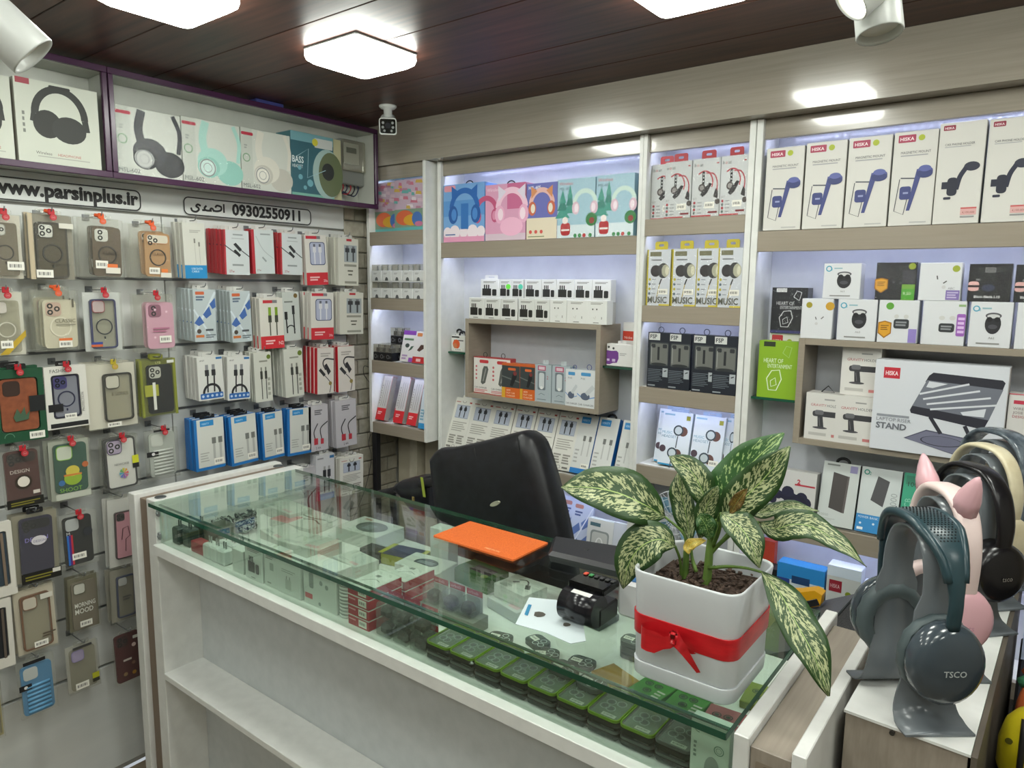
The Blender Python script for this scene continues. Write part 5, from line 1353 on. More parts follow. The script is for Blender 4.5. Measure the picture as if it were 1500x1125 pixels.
def art_case2(a): a.lines(.82, .88, .98, .93, 1, '#8fae7a', .5); a.ptsm(ell(.46 * a.w, .62 * a.h, .07 * a.w, .05 * a.h, 14), '#cbcbc8'); a.ptsm(ell(.70 * a.w, .62 * a.h, .07 * a.w, .05 * a.h, 14), '#cbcbc8'); a.rr(.40, .30, .76, .50, .06, '#303336'); a.lines(.45, .34, .70, .46, 2, '#8a8d90', .3, .1); a.rr(.80, .22, 1.0, .72, .04, '#9a5fb4'); a.lines(.83, .27, .98, .66, 4, '#d8b8e4', .3, .1)
GU = 'earbud boxes standing on the niche'
lowz = 1.4362
lows = ((1172, 1219, 490, 437, art_gold, 'white earbud box with gold seals, leftmost of the lower tier'), (1225, 1283, 494, 440, art_o2, 'white earbud box picturing black earbuds between the seal boxes'), (1284, 1344, 497, 442, art_case1, 'white earbud box with orange shield badge in the lower tier'),
        (1348, 1413, 500, 443, art_case2, 'white earbud box with purple side label in the lower tier'), (1417, 1481, 503, 445, art_o2, 'white earbud box picturing black earbuds near the right edge'), (1485, 1550, 506, 447, art_case2, 'white earbud box cut by the right edge in the lower tier'))
hl = None
for k, (pl, pr, pb, pt, art, lb) in enumerate(lows):
    x, w, z, h = fitY(pl, pr, pb, pt, 2.003, lowz); hl = hl or h
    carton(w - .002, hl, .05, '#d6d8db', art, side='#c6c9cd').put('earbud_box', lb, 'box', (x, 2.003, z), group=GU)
for k, (pl, pr, pb, pt, art, c, lb) in enumerate(((1204, 1260, 439, 386, art_o2, '#d6d8db', 'white earbud box picturing black earbuds, leftmost of the upper tier'), (1281, 1341, 440, 385, art_dark, '#1d1d22', 'dark earbud box with orange shield badge and green price label'),
        (1344, 1407, 441, 385, art_white_dots, '#d6d8db', 'white earbud box with purple label in the upper tier'), (1416, 1480, 442, 387, art_tch, '#141417', 'black earbud box with a pink label at its left edge'), (1484, 1548, 443, 388, art_tch, '#141417', 'black earbud box cut by the right edge in the upper tier'))):
    x, w, z, h = fitY(pl, pr, pb, pt, 2.006, lowz + hl + .0004)
    carton(w - .002, h, .045, c, art, film=(c != '#d6d8db')).put('earbud_box', lb, 'box', (x, 2.006, z), group=GU)
# boxes on the glass shelf at the left of the niche
def art_heart(c, ink):
    def f(a):
        a.rect(0, 0, 1, 1, c); a.rect(.12, .90, .42, .985, '#c9c9c6' if ink != 'g' else '#2a3320'); col = '#c9cbcb' if ink != 'g' else '#dfeccb'
        a.text(.14, .62, .075, 'HEART OF', col, wmax=.5); a.text(.25, .53, .07, 'ENTERTAINMENT', col, wmax=.62)
        a.line([(.24, .34), (.36, .48), (.56, .50), (.62, .34), (.50, .14), (.30, .14), (.24, .34)], .025, col, 0); a.line([(.34, .30), (.46, .36), (.50, .24), (.36, .20), (.34, .30)], .02, col); a.line([(.62, .80), (.70, .92), (.84, .90), (.78, .72), (.62, .80)], .02, col if ink != 'g' else '#9cc06a')
        a.rect(0, .0, 1, .06, '#34346a' if ink != 'g' else c)
    return f
x, w, z, h = fitY(1109, 1166, 565, 498, 2.022, 1.2623)
carton(w, h, .035, '#86ad22', art_heart('#86ad22', 'g')).put('smartwatch_box', 'bright green box on the glass shelf below the dark one', 'box', (x, 2.022, z))
x2, w2, z2, h2 = fitY(1127, 1172, 500, 487, 2.066, 1.2623)
def art_hs(a): a.rr(.08, .80, .44, .97, .03, '#b4303a'); a.text(.12, .84, .06, 'HISKA', '#eed', wmax=.28); a.disc(.66, .87, .09, '#98a52c')
carton(w2, h2, .06, '#d4d2cc', art_hs).put('accessory_box', 'white box with red badge wedged under the dark box', 'box', (x2, 2.066, 1.2623))
x3, w3, z3, h3 = fitY(1128, 1186, 487, 421, 2.060, z2 + h2 + .0004)
carton(min(w3, 1.711 - x3), h3, .05, '#17181c', art_heart('#1b1c21', 'd'), film=True).put('smartwatch_box', 'glossy black box with white line drawing above the green one', 'box', (x3, 2.060, z3))
# niche: gravity holder boxes and the laptop stand box
def art_grav(a):
    a.rect(0, 0, 1, 1, '#d5d3ce'); a.lines(.5, .86, .78, .89, 1, '#9a9a98', .5); a.text(.14, .72, .055, 'GRAVITY', '#b04a50', wmax=.42); a.text(.58, .72, .055, 'HOLDER', '#5a5a5c', wmax=.38)
    a.rr(.20, .50, .96, .62, .06, '#3c3c40'); a.rr(.26, .54, .50, .64, .05, '#6a6a6e'); a.ptsm([(p * a.w, q * a.h) for p, q in ((.34, .50), (.48, .50), (.52, .28), (.36, .28))], '#3a3a3e'); a.line([(.38, .48), (.42, .30)], .02, '#6a6a6e'); a.ptsm(ell(.42 * a.w, .26 * a.h, .20 * a.w, .025 * a.h, 16), '#4a4a4e'); a.lines(.12, .08, .6, .16, 1, '#b9b7b2', .4); a.rect(.74, .08, .92, .14, '#c47a78')
x, w, z, h = fitY(1220, 1272, 650, 580, 2.004, 1.1643)
h = .1262
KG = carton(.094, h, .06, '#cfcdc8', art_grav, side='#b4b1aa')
t = MB(BLACK); t.tube([(.03, .03, h), (.047, .03, h + .018), (.064, .03, h), (.03, .03, h)], .0016, 5); KG.add('hanging_hook', t)
for px, Y, zz, lb in ((1177, 2.006, 1.1643, 'gravity holder box at the left end of the right niche'), (1221, 2.004, 1.1643, 'gravity holder box in front of the laptop stand box edge'), (1230, 2.030, 1.1643 + h + .0004, 'gravity holder box stacked on top of another one')):
    p = at(px, 645, Y=Y) if zz < 1.2 else at(px, 575, Y=Y)
    KG.put('holder_box', lb, 'box', (max(p.x, 1.7305), Y, zz), group='gravity holder boxes')
def art_lap(a):
    a.rect(0, 0, 1, 1, '#d3d6dc'); a.rect(.07, .80, .20, .92, '#c02a3a'); a.text(.085, .835, .045, 'HISKA', '#f2e2e4', wmax=.10, bold=.02)
    S = lambda pts, c: a.poly(pts, c)
    S([(.425, .86), (.455, .895), (.955, .865), (.975, .84), (.955, .74), (.40, .79)], '#2c2c36'); S([(.412, .81), (.965, .77), (.885, .44), (.315, .52)], '#70747f'); S([(.315, .52), (.885, .445), (.86, .36), (.835, .345), (.31, .44), (.30, .47)], '#2c2c36')
    for k in range(4):
        u0, v0 = .365 - .0 * k + .03 * k, .655 - .052 * k; a.line([(u0, v0), (u0 + .36 + .05 * k, v0 + .145 - .01 * k)], .016, '#d3d6dc')
    S([(.43, .80), (.57, .785), (.46, .73), (.41, .735)], '#d3d6dc'); S([(.68, .50), (.86, .56), (.85, .47), (.70, .47)], '#d3d6dc')
    S([(.27, .16), (.44, .275), (.79, .225), (.70, .03)], '#4f5063'); S([(.28, .155), (.44, .262), (.775, .216), (.69, .04)], '#74758a'); a.ptsm(ell(.56 * a.w, .165 * a.h, .16 * a.w, .055 * a.h, 26), '#2f2f3a'); a.ptsm(ell(.56 * a.w, .167 * a.h, .15 * a.w, .050 * a.h, 26), '#6e6f84')
    for p in ([(.46, .42), (.55, .25)], [(.72, .36), (.79, .19)]): a.line(p, .030, '#2c2c36')
    a.lines(.04, .375, .30, .40, 1, '#8d9098', .5); a.text(.04, .325, .038, 'LAPTOP RISER', '#7d8088', wmax=.28); a.text(.04, .24, .065, 'STAND', '#6c6f77', wmax=.28, bold=.03)
    a.rect(.995, 0, 1, 1, '#a9a6a4')
p = at(1273, 660, Y=1.992); q = at(1468, 660, Y=1.992); r = at(1287, 526, Y=1.992)
t = carton(q.x - p.x, r.z - 1.1645, .06, '#cfd2d8', art_lap, side='#bfb6b4').put('laptop_stand_box', 'large white carton picturing a grey laptop riser stand', 'box', (p.x, 1.992, 1.1643))
def art_wd(a): a.rect(0, .985, 1, 1, '#c0505f'); a.rect(.1, .86, .8, .91, '#c23a50'); a.text(.1, .78, .035, 'WIRELESS', '#7a6a6a', wmax=.8); a.text(.1, .725, .035, 'JOSIE MODE', '#7a6a6a', wmax=.7); a.text(.1, .67, .035, 'DESIGN', '#b04a58', wmax=.5); a.ptsm(ell(1.02 * a.w, .35 * a.h, .45 * a.w, .22 * a.h, 20), '#4a3838') ; a.lines(.1, .1, .5, .2, 3, '#b0908e', .3)
p = at(1464, 660, Y=1.985); carton(.10, .17, .05, '#d2d0cc', art_wd).put('accessory_box', 'white box with pink band beside the laptop stand box', 'box', (q.x + .002, 1.996, 1.1643))
# shelf below: neckband box and power banks
def art_neck(a):
    a.rect(0, 0, 1, 1, '#c9c8c6'); a.rect(.0, .0, .85, .10, '#b8283a'); a.text(.64, .74, .09, '2', '#b03040', bold=.04); a.rect(.60, .70, .98, .735, '#b03040'); a.text(.08, .76, .05, 'NECKTI', '#77787a', wmax=.3)
    for u, v, r in ((.20, .34, .08), (.30, .46, .09), (.48, .54, .12), (.55, .40, .14), (.75, .46, .11), (.82, .36, .12)): a.disc(u, v, r, '#23233c')
    a.line([(.12, .30), (.30, .44), (.50, .40), (.70, .48), (.86, .30)], .08, '#1e1e34', 4)
p = at(1114, 757, Y=1.998); q = at(1190, 765, Y=1.998)
carton(q.x - p.x, .135, .045, '#bdbcba', art_neck, side='#9a9a98').put('neckband_box', 'white box picturing dark blue neckband earphones behind the plant leaves', 'box', (p.x, 2.002, .9264), rx=-6)
def art_pb1(a): a.rect(0, 0, 1, 1, '#c3c9c6'); a.lines(.10, .94, .45, .965, 1, '#7a7f7c', .5); a.rect(.74, .86, .94, .97, '#8f8ab4'); a.poly([(.28, .27), (.66, .22), (.70, .80), (.30, .84)], '#3f3a38'); a.poly([(.66, .22), (.72, .22), (.75, .80), (.70, .80)], '#57514e'); a.text(.06, .135, .04, '10000', '#9a9f9c', wmax=.25); a.lines(.06, .07, .5, .11, 2, '#a3a8a5', .2)
def art_pb2(a): a.rect(0, 0, 1, 1, '#c6cdcc'); a.rect(0, 0, 1, .27, '#2a86c4'); a.arc(.13, .92, .06, .03, '#2f8a7a'); a.text(.19, .88, .05, '2', '#2f8a7a'); a.poly([(.30, .50), (.62, .42), (.72, .82), (.42, .88)], '#47474a'); a.text(.94, .36, .09, '10000', '#9aa2a2', rot=90, wmax=.7); a.text(.05, .21, .035, 'POWER BANK', '#cfe3ee', wmax=.5); a.disc(.12, .13, .03, '#cfe3ee'); a.disc(.45, .14, .03, '#cfe3ee'); a.lines(.05, .03, .2, .07, 1, '#e6f0f4', .5)
def art_pb3(a): a.rect(0, 0, 1, 1, '#2f9a78'); a.poly([(.3, 0), (1, 0), (1, .5)], '#c9cdc8'); a.rect(.06, .83, .55, .96, '#2a7f64'); a.text(.12, .80, .07, '10000', '#1d3a30', wmax=.5); a.text(.24, .42, .08, '4CB', '#7fc2a8', rot=90, wmax=.5)
GP = 'power bank boxes on the shelf above the display'
for pl, pr, pb, pt, art, c, lb, lp in ((1195, 1249, 762, 678, art_pb1, '#b3b9b6', 'white power bank box picturing a dark slab', True), (1251, 1311, 775, 684, art_pb2, '#b6bdbc', 'white and blue power bank box lettered 10000', False), (1313, 1372, 785, 676, art_pb3, '#2a8a6a', 'green power bank box behind the headphones', False)):
    p = at(pl, pb, Y=2.003); q = at(pr, pb, Y=2.003)
    K = carton(q.x - p.x, .172, .022, c, art, side='#6f7674')
    if lp:
        w = q.x - p.x; t = MB(BLACK); t.smooth = True; t.tube([(w * .5 + .016 * math.cos(k * math.pi / 8), .011, .172 + .013 * math.sin(k * math.pi / 8)) for k in range(9)], .0042, 6); K.add('carry_loop', t)
    K.put('power_bank_box', lb, 'box', (p.x, 2.006, .9264 + .001), rx=-16, group=GP)
# lowest shelf on the right
def art_blk(a): a.rect(0, 0, 1, 1, '#141316'); a.text(.3, .62, .09, 'Haylou', '#b9b9b9', wmax=.6); a.lines(.32, .50, .8, .56, 1, '#77777a', .4)
def art_car(a): a.rect(0, 0, 1, 1, '#c2cdd2'); a.rect(0, .72, 1, 1, '#2a84c6'); a.rect(.32, .66, .70, .80, '#1d3f6a'); a.rr(-.0, .62, .28, .72, .02, '#2a3f86'); a.text(.05, .48, .07, 'Car Holder', '#6a7480', wmax=.4); a.lines(.05, .38, .4, .44, 1, '#8d979f', .4); a.lines(.74, .52, .95, .58, 1, '#4a9ad0', .6); a.disc(.86, .30, .06, '#3a5a48')
def art_mag(a): a.rect(0, 0, 1, 1, '#bfc3c0'); a.rect(.08, .60, .46, .78, '#8f2030'); a.text(.12, .66, .06, 'HISKA', '#d8b8bc', wmax=.28); a.disc(.66, .60, .09, '#7f8f24'); a.text(.12, .40, .06, 'MAGNETIC MOUNT', '#4f5356', wmax=.74); a.lines(.14, .32, .85, .36, 1, '#8d9194', .3); a.line([(.24, .04), (.22, .16), (.34, .20), (.62, .14), (.66, .04)], .03, '#3a3d40'); a.rect(0, .84, 1, 1, '#c9d6e2')
GS = 'boxes on the lowest right shelf'
for pl, pr, h, Y, art, c, lb in ((1085, 1136, .125, 2.02, art_blk, '#121114', 'black box with white lettering on the lowest right shelf'), (1135, 1205, .155, 2.012, art_car, '#2a7ab4', 'blue and white car holder box on the lowest right shelf'), (1208, 1258, .182, 2.008, art_mag, '#c3cbd2', 'white magnetic mount box on the lowest right shelf'), (1260, 1320, .15, 2.008, art_mag, '#c3cbd2', 'white mount box hidden behind the teal headphones')):
    p = at(pl, 890, Y=Y); q = at(pr, 890, Y=Y)
    carton(q.x - p.x, h, .05, c, art).put('accessory_box', lb, 'box', (max(p.x, 1.586), Y, .6405), group=GS)
def art_mi(a): a.rect(0, 0, 1, 1, '#b03c22'); a.rect(.86, .32, .92, .55, '#e8c8b8'); a.rect(.70, .32, .76, .5, '#e8c8b8')
p = at(1096, 825, Y=2.075); carton(.075, .185, .03, '#a8381f', art_mi).put('accessory_box', 'orange-red box standing behind the black box', 'box', (max(p.x, 1.586), 2.075, .6405), group=GS)
# ------------------------------------------------------------------ purple wall cabinet over the slat wall
pc = thing('wall_cabinet', 'purple-framed open cabinet of headphone boxes high on the left wall', 'cabinet', (0.0, 1.2, 1.862))
CABW = noise_mat('cabinet_lining', '#b3b6ae', '#c0c2ba', (8, 8, 8), 0.35)
def PC(name, a, m, par=None): return MB(m).cbox(a[0], a[1] - 1.2, a[2] - 1.862, a[3], a[4] - 1.2, a[5] - 1.862, .0012).build(name, par or pc)
PC('back_panel', (.0005, -.4, 1.8625, .006, 1.940, 2.155), CABW)
PC('bottom_board', (.006, -.4, 1.8625, .100, 1.940, 1.874), CABW); PC('top_board', (.006, -.4, 2.140, .100, 1.940, 2.155), CABW)
PC('end_board', (.006, 1.930, 1.8745, .108, 1.942, 2.140), CABW)
for y0, y1 in ((-.4, .9535), (.9545, 1.9425)):
    PC('frame_rail', (.1005, y0, 1.8575, .1125, y1, 1.8745), PURPLE); PC('frame_rail', (.1005, y0, 2.1405, .1125, y1, 2.1575), PURPLE)
for y0 in (.9385, .9555, 1.9295): PC('frame_post', (.1005, y0, 1.8750, .1130, y0 + .0135, 2.1400), PURPLE)
PC('divider', (.006, .9475, 1.8745, .1, .9605, 2.140), CABW)
g_ = MB(clear_mat('cabinet_film', '#ffffff', .08, 1.4, .6)); 
tr = MB(mat('#8f8d84', .4)); tr.cbox(.0, -.4, 2.1576, .05, 1.942, 2.172, .001); o = tr.build('trim_2'); o['kind'] = 'structure'
bx = MB(mat('#3d4382', .45)); p = at(392, 143, X=.09); bx.cbox(.055, p.y - .05, 2.1577, .10, p.y + .055, 2.1715, .001); tag(bx.build('flat_box'), 'flat blue box lying on top of the purple cabinet', 'box')

def fitX(pxl, pxr, pyb, pyt, X, z=None):
    p = at(pxl, pyb, X=X); q = at(pxr, pyb, X=X); r = at(pxl, pyt, X=X); z0 = p.z if z is None else z
    return p.y, q.y - p.y, z0, r.z - z0
def art_hp602(main, cupc, face):
    def f(a):
        a.rect(0, 0, 1, 1, '#c7cbc2'); a.rect(0, 0, .22, 1, '#bcc1b8'); a.rr(.01, .885, .24, .935, .02, '#b02a40'); a.arc(.10, .52, .065, .018, '#7a9a7a'); a.lines(.06, .66, .12, .74, 2, '#9aa09a', .3)
        a.line([(.40, .42), (.34, .70), (.40, .98)], .13, main, 5); a.line([(.95, .40), (.98, .72), (.88, .98)], .07, main, 5)
        a.ptsm(ell(.80 * a.w, .22 * a.h, .24 * a.w, .20 * a.h, 20), cupc); a.ptsm(ell(.50 * a.w, .36 * a.h, .26 * a.w, .22 * a.h, 22), main); a.ptsm(ell(.43 * a.w, .27 * a.h, .19 * a.w, .165 * a.h, 22), cupc); a.ptsm(ell(.41 * a.w, .265 * a.h, .15 * a.w, .135 * a.h, 22), face); a.arc(.41, .26, .13, .02, '#8a8d8c'); a.arc(.41, .26, .07, .012, '#9a9d9c')
        a.text(.02, .035, .065, 'MSL-602', '#55585a', wmax=.42)
    return f
def art_wh(a):
    a.rect(0, 0, 1, 1, '#c9cdc0'); a.rect(.02, .93, .18, 1, '#a03a48'); a.arc(.52, .60, .30, .09, '#2d2f2c', 0, 180, 1.15); a.line([(.22, .60), (.20, .50)], .09, '#2d2f2c'); a.line([(.82, .60), (.84, .46)], .08, '#2d2f2c')
    a.ptsm(ell(.36 * a.w, .49 * a.h, .17 * a.w, .17 * a.h, 22), '#23251f'); a.ptsm(ell(.62 * a.w, .45 * a.h, .21 * a.w, .165 * a.h, 22), '#2a2c28'); a.rr(.40, .935, .66, .97, .02, '#2a2a28')
    a.text(.20, .115, .035, 'Wireless', '#55534e', wmax=.26); a.text(.46, .115, .032, 'HEADPHONE', '#b06058', wmax=.32); a.lines(.22, .08, .85, .10, 1, '#a8aaa0', .3); a.lines(.07, .34, .10, .62, 4, '#7a7d76', .3)
def art_bass(a):
    a.rect(0, 0, 1, 1, '#2f5f6a'); a.rect(0, .0, 1, .05, '#7ab0a0'); a.rect(.0, .86, 1, 1, '#6fa0a8'); a.rect(.55, .80, .98, .95, '#c3c8c4'); a.disc(.56, .88, .07, '#c9c23a'); a.ptsm(ell(.85 * a.w, .40 * a.h, .36 * a.w, .40 * a.h, 26), '#9db8b4'); a.ptsm(ell(.93 * a.w, .40 * a.h, .30 * a.w, .36 * a.h, 24), '#5f6a4a'); a.ptsm(ell(.86 * a.w, .44 * a.h, .15 * a.w, .14 * a.h, 18), '#1f2422')
    a.line([(.10, .60), (.40, .76), (.36, .30), (.80, .46)], .015, '#9cc0c8'); a.text(.02, .52, .10, 'BASS', '#dce8e8', wmax=.26, bold=.02); a.text(.02, .44, .05, 'HEADSET', '#dce8e8', wmax=.24)
    for u, v, r in ((.2, .3, .05), (.42, .22, .07), (.3, .14, .04), (.18, .44, .04)): a.disc(u, v, r, '#6fa8b4')
GQ = 'headphone boxes in the purple cabinet'
for pl, pr, pb, pt, art, c, lb, fm in ((-72, 24, 231, 95, art_wh, '#b9a99c', 'white headphone box cut by the left edge of the cabinet', False), (28, 149, 231, 112, art_wh, '#c3c7ba', 'white box lettered Wireless HEADPHONE with black headphones', False),
        (172, 268, 250, 153, art_hp602('#2f3338', '#24272b', '#b9bcb8'), '#c3c7be', 'white headphone box picturing a black pair', True), (269, 354, 258, 170, art_hp602('#a3cfc4', '#8fc2b6', '#c6dcd6'), '#c3c7be', 'white headphone box picturing a mint green pair', True), (355, 427, 268, 186, art_hp602('#d4d2c6', '#bdbbb0', '#dedcd2'), '#c3c7be', 'white headphone box picturing a cream pair', True),
        (428, 490, 281, 189, art_bass, '#3f7a84', 'teal boxed headset beside the electric meter', True)):
    y, w, z, h = fitX(pl, pr, pb, pt, .098, 1.8745)
    if lb.startswith('teal'): h -= .004
    carton(w - .002, min(h, .262), .085, c, art, film=fm).put('headphone_box', lb, 'box', (.098, y, z), rz=90, group=GQ)
y, w, z, h = fitX(490, 501, 290, 204, .085, 1.8745)
carton(w, h, .05, '#b9b792').put('narrow_box', 'narrow cream box between the teal headset and the meter', 'box', (.085, y, z), rz=90)
y, w, z, h = fitX(397, 440, 285, 181, .010, 1.8745)
# electric meter
y, w, z, h = fitX(505, 541, 268, 201, .07)
m_ = thing('electric_meter', 'grey electric meter with clear cover at the cabinet end', 'meter', (.007, y, z))
b = MB(mat('#7d807c', .4)); b.cbox(0, 0, .0, .040, w * .95, h, .004); b.build('housing', m_)
b = MB(CLEARC); b.cbox(.0405, .003, h * .30, .060, w * .90, h - .004, .004); b.build('clear_cover', m_)
b = MB(mat('#a9aca4', .4)); b.cbox(.0402, w * .12, h * .45, .046, w * .72, h * .92, .002); b.build('face_plate', m_)
b = MB(mat('#3f4a3a', .2)); b.cbox(.0462, w * .2, h * .70, .048, w * .6, h * .82, .001); b.build('display', m_)
b = MB(mat('#262d44', .5)); b.cbox(.0, w * .97, .01, .055, w * 1.25, h * 1.02, .003); b.build('side_box', m_)
for k, c in enumerate(('#a8323a', '#2a2f4a', '#a8323a', '#23232a', '#2a2f4a')):
    b = MB(mat(c, .45)); b.smooth = True; y0 = w * (.15 + .15 * k)
    b.tube(smooth_line([(.03, y0, 0.0), (.035, y0 - .004, -.018), (.04, y0 - .03, -.034 - .002 * k), (.03, y0 - .07, -.028), (.02, y0 - .09, -.018)], 4), .0024, 6); b.build('wire', m_)

# ------------------------------------------------------------------ signs
INK = mat('#161616', .45)
def sign(name, label, pl, pr, zc, hh, build):
    y0 = at(pl, 290, X=.001).y; y1 = at(pr, 310, X=.001).y
    s = thing(name, label, 'sign', (.0006, y0, zc - hh / 2), (0, 0, math.radians(90)), group='lettered signs on the left wall')
    w = y1 - y0; r = .018
    b = MB(mat('#c9ccc9', .35)); b.prism(rrect(0, 0, w, hh, r, 5), -.003, 0); b.build('board', s)
    b = MB(INK); b.frame(rrect(.001, .001, w - .001, hh - .001, r, 5), rrect(.0045, .0045, w - .0045, hh - .0045, r - .0035, 5), -.0042, -.0031); b.build('outline', s)
    a = Art(w, hh, -.003); build(a, w, hh); o = a.mb.build('lettering', s)
    return s
def raised(a, string, u, v, size, bold, wmax):
    a.text(u, v, size, string, '#161616', 'l', bold, wmax=wmax)
sign('website_sign', 'white sign board with the shop web address in black letters', -22, 207, 1.812, .064, lambda a, w, h: (raised(a, 'www.parsinplus.ir', .030, .30, .58, .045, .95)))
def phone(a, w, h):
    raised(a, '09302550911', .345, .24, .60, .04, .635)
    # the name in Persian script, drawn with strokes
    S = lambda pts, wd=.013, n=5: a.line(pts, wd, '#161616', n)
    S([(.285, .30), (.285, .78)], .012, 0)
    S([(.222, .54), (.236, .66), (.262, .62), (.268, .56)]); S([(.268, .57), (.262, .42), (.235, .35), (.205, .36)]); S([(.210, .35), (.203, .46), (.190, .46), (.186, .36), (.196, .34)]); S([(.196, .35), (.165, .34), (.150, .36)])
    S([(.160, .60), (.145, .46), (.150, .36), (.128, .34)]); S([(.120, .56), (.100, .62), (.088, .52), (.102, .44), (.105, .34), (.085, .22), (.060, .26), (.052, .42)])
sign('phone_number_sign', 'white sign board with the phone number 09302550911', 267, 455, 1.812, .060, phone)

# ------------------------------------------------------------------ hanging goods on the slat wall
HOOKM = mat('#7a7d7f', .3, .4); TAGR = mat('#b3202c', .4); TAGO = mat('#d8551f', .45); TAGB = mat('#141416', .4)
def hook(label, y, z, L=.10, tagk=None):
    h = thing('display_hook', label, 'hook', (0.0002, y, z), group='steel display hooks')
    b = MB(HOOKM); b.cbox(0, -.010, -.006, .003, .010, .012, .001); b.build('plate', h)
    b = MB(HOOKM); b.smooth = True; b.tube([(.002, 0, .002), (L * .6, 0, .002), (L - .004, 0, .003), (L + .003, 0, .007), (L + .006, 0, .015)], .0016, 6); b.build('rod', h)
    if tagk:
        m = {'r': TAGR, 'o': TAGO, 'y': mat('#b3a028', .45)}.get(tagk[0], TAGR)
        x = L - .006
        b = MB(m); b.cbox(x, -.008, -.006, x + .004, .008, .010, .002)
        b.prism([(q[0], q[1] - .010) for q in ell(0, 0, .0085, .0085, 14)], x * 0 + 0, .001) if False else None
        b.smooth = False
        n = 14; A = b.ring([(x + .0045, .0085 * math.cos(k * 2 * math.pi / n) + .003, -.012 + .0085 * math.sin(k * 2 * math.pi / n)) for k in range(n)]); B_ = b.ring([(x + .007, .0085 * math.cos(k * 2 * math.pi / n) + .003, -.012 + .0085 * math.sin(k * 2 * math.pi / n)) for k in range(n)])
        b.bridge(A, B_); b.face(B_); b.build('size_tag', h)
        a = Art(.012, .008); a.arc(.5, .5, .38, .05, '#d99a9a'); a.rect(.25, .4, .75, .6, '#d99a9a'); o = a.mb.build('tag_print', h); o.rotation_euler = (0, 0, math.radians(90)); o.location = (x + .0072, -.003, -.0165)
        if 'o' in tagk[1:] or tagk[0] == 'o':
            b = MB(TAGO); b.smooth = True; b.tube([(x - .012, -.012, .006), (x - .01, .0, .003), (x - .008, .012, .0)], [.004, .006, .004], 8); b.build('clip', h)
    return h

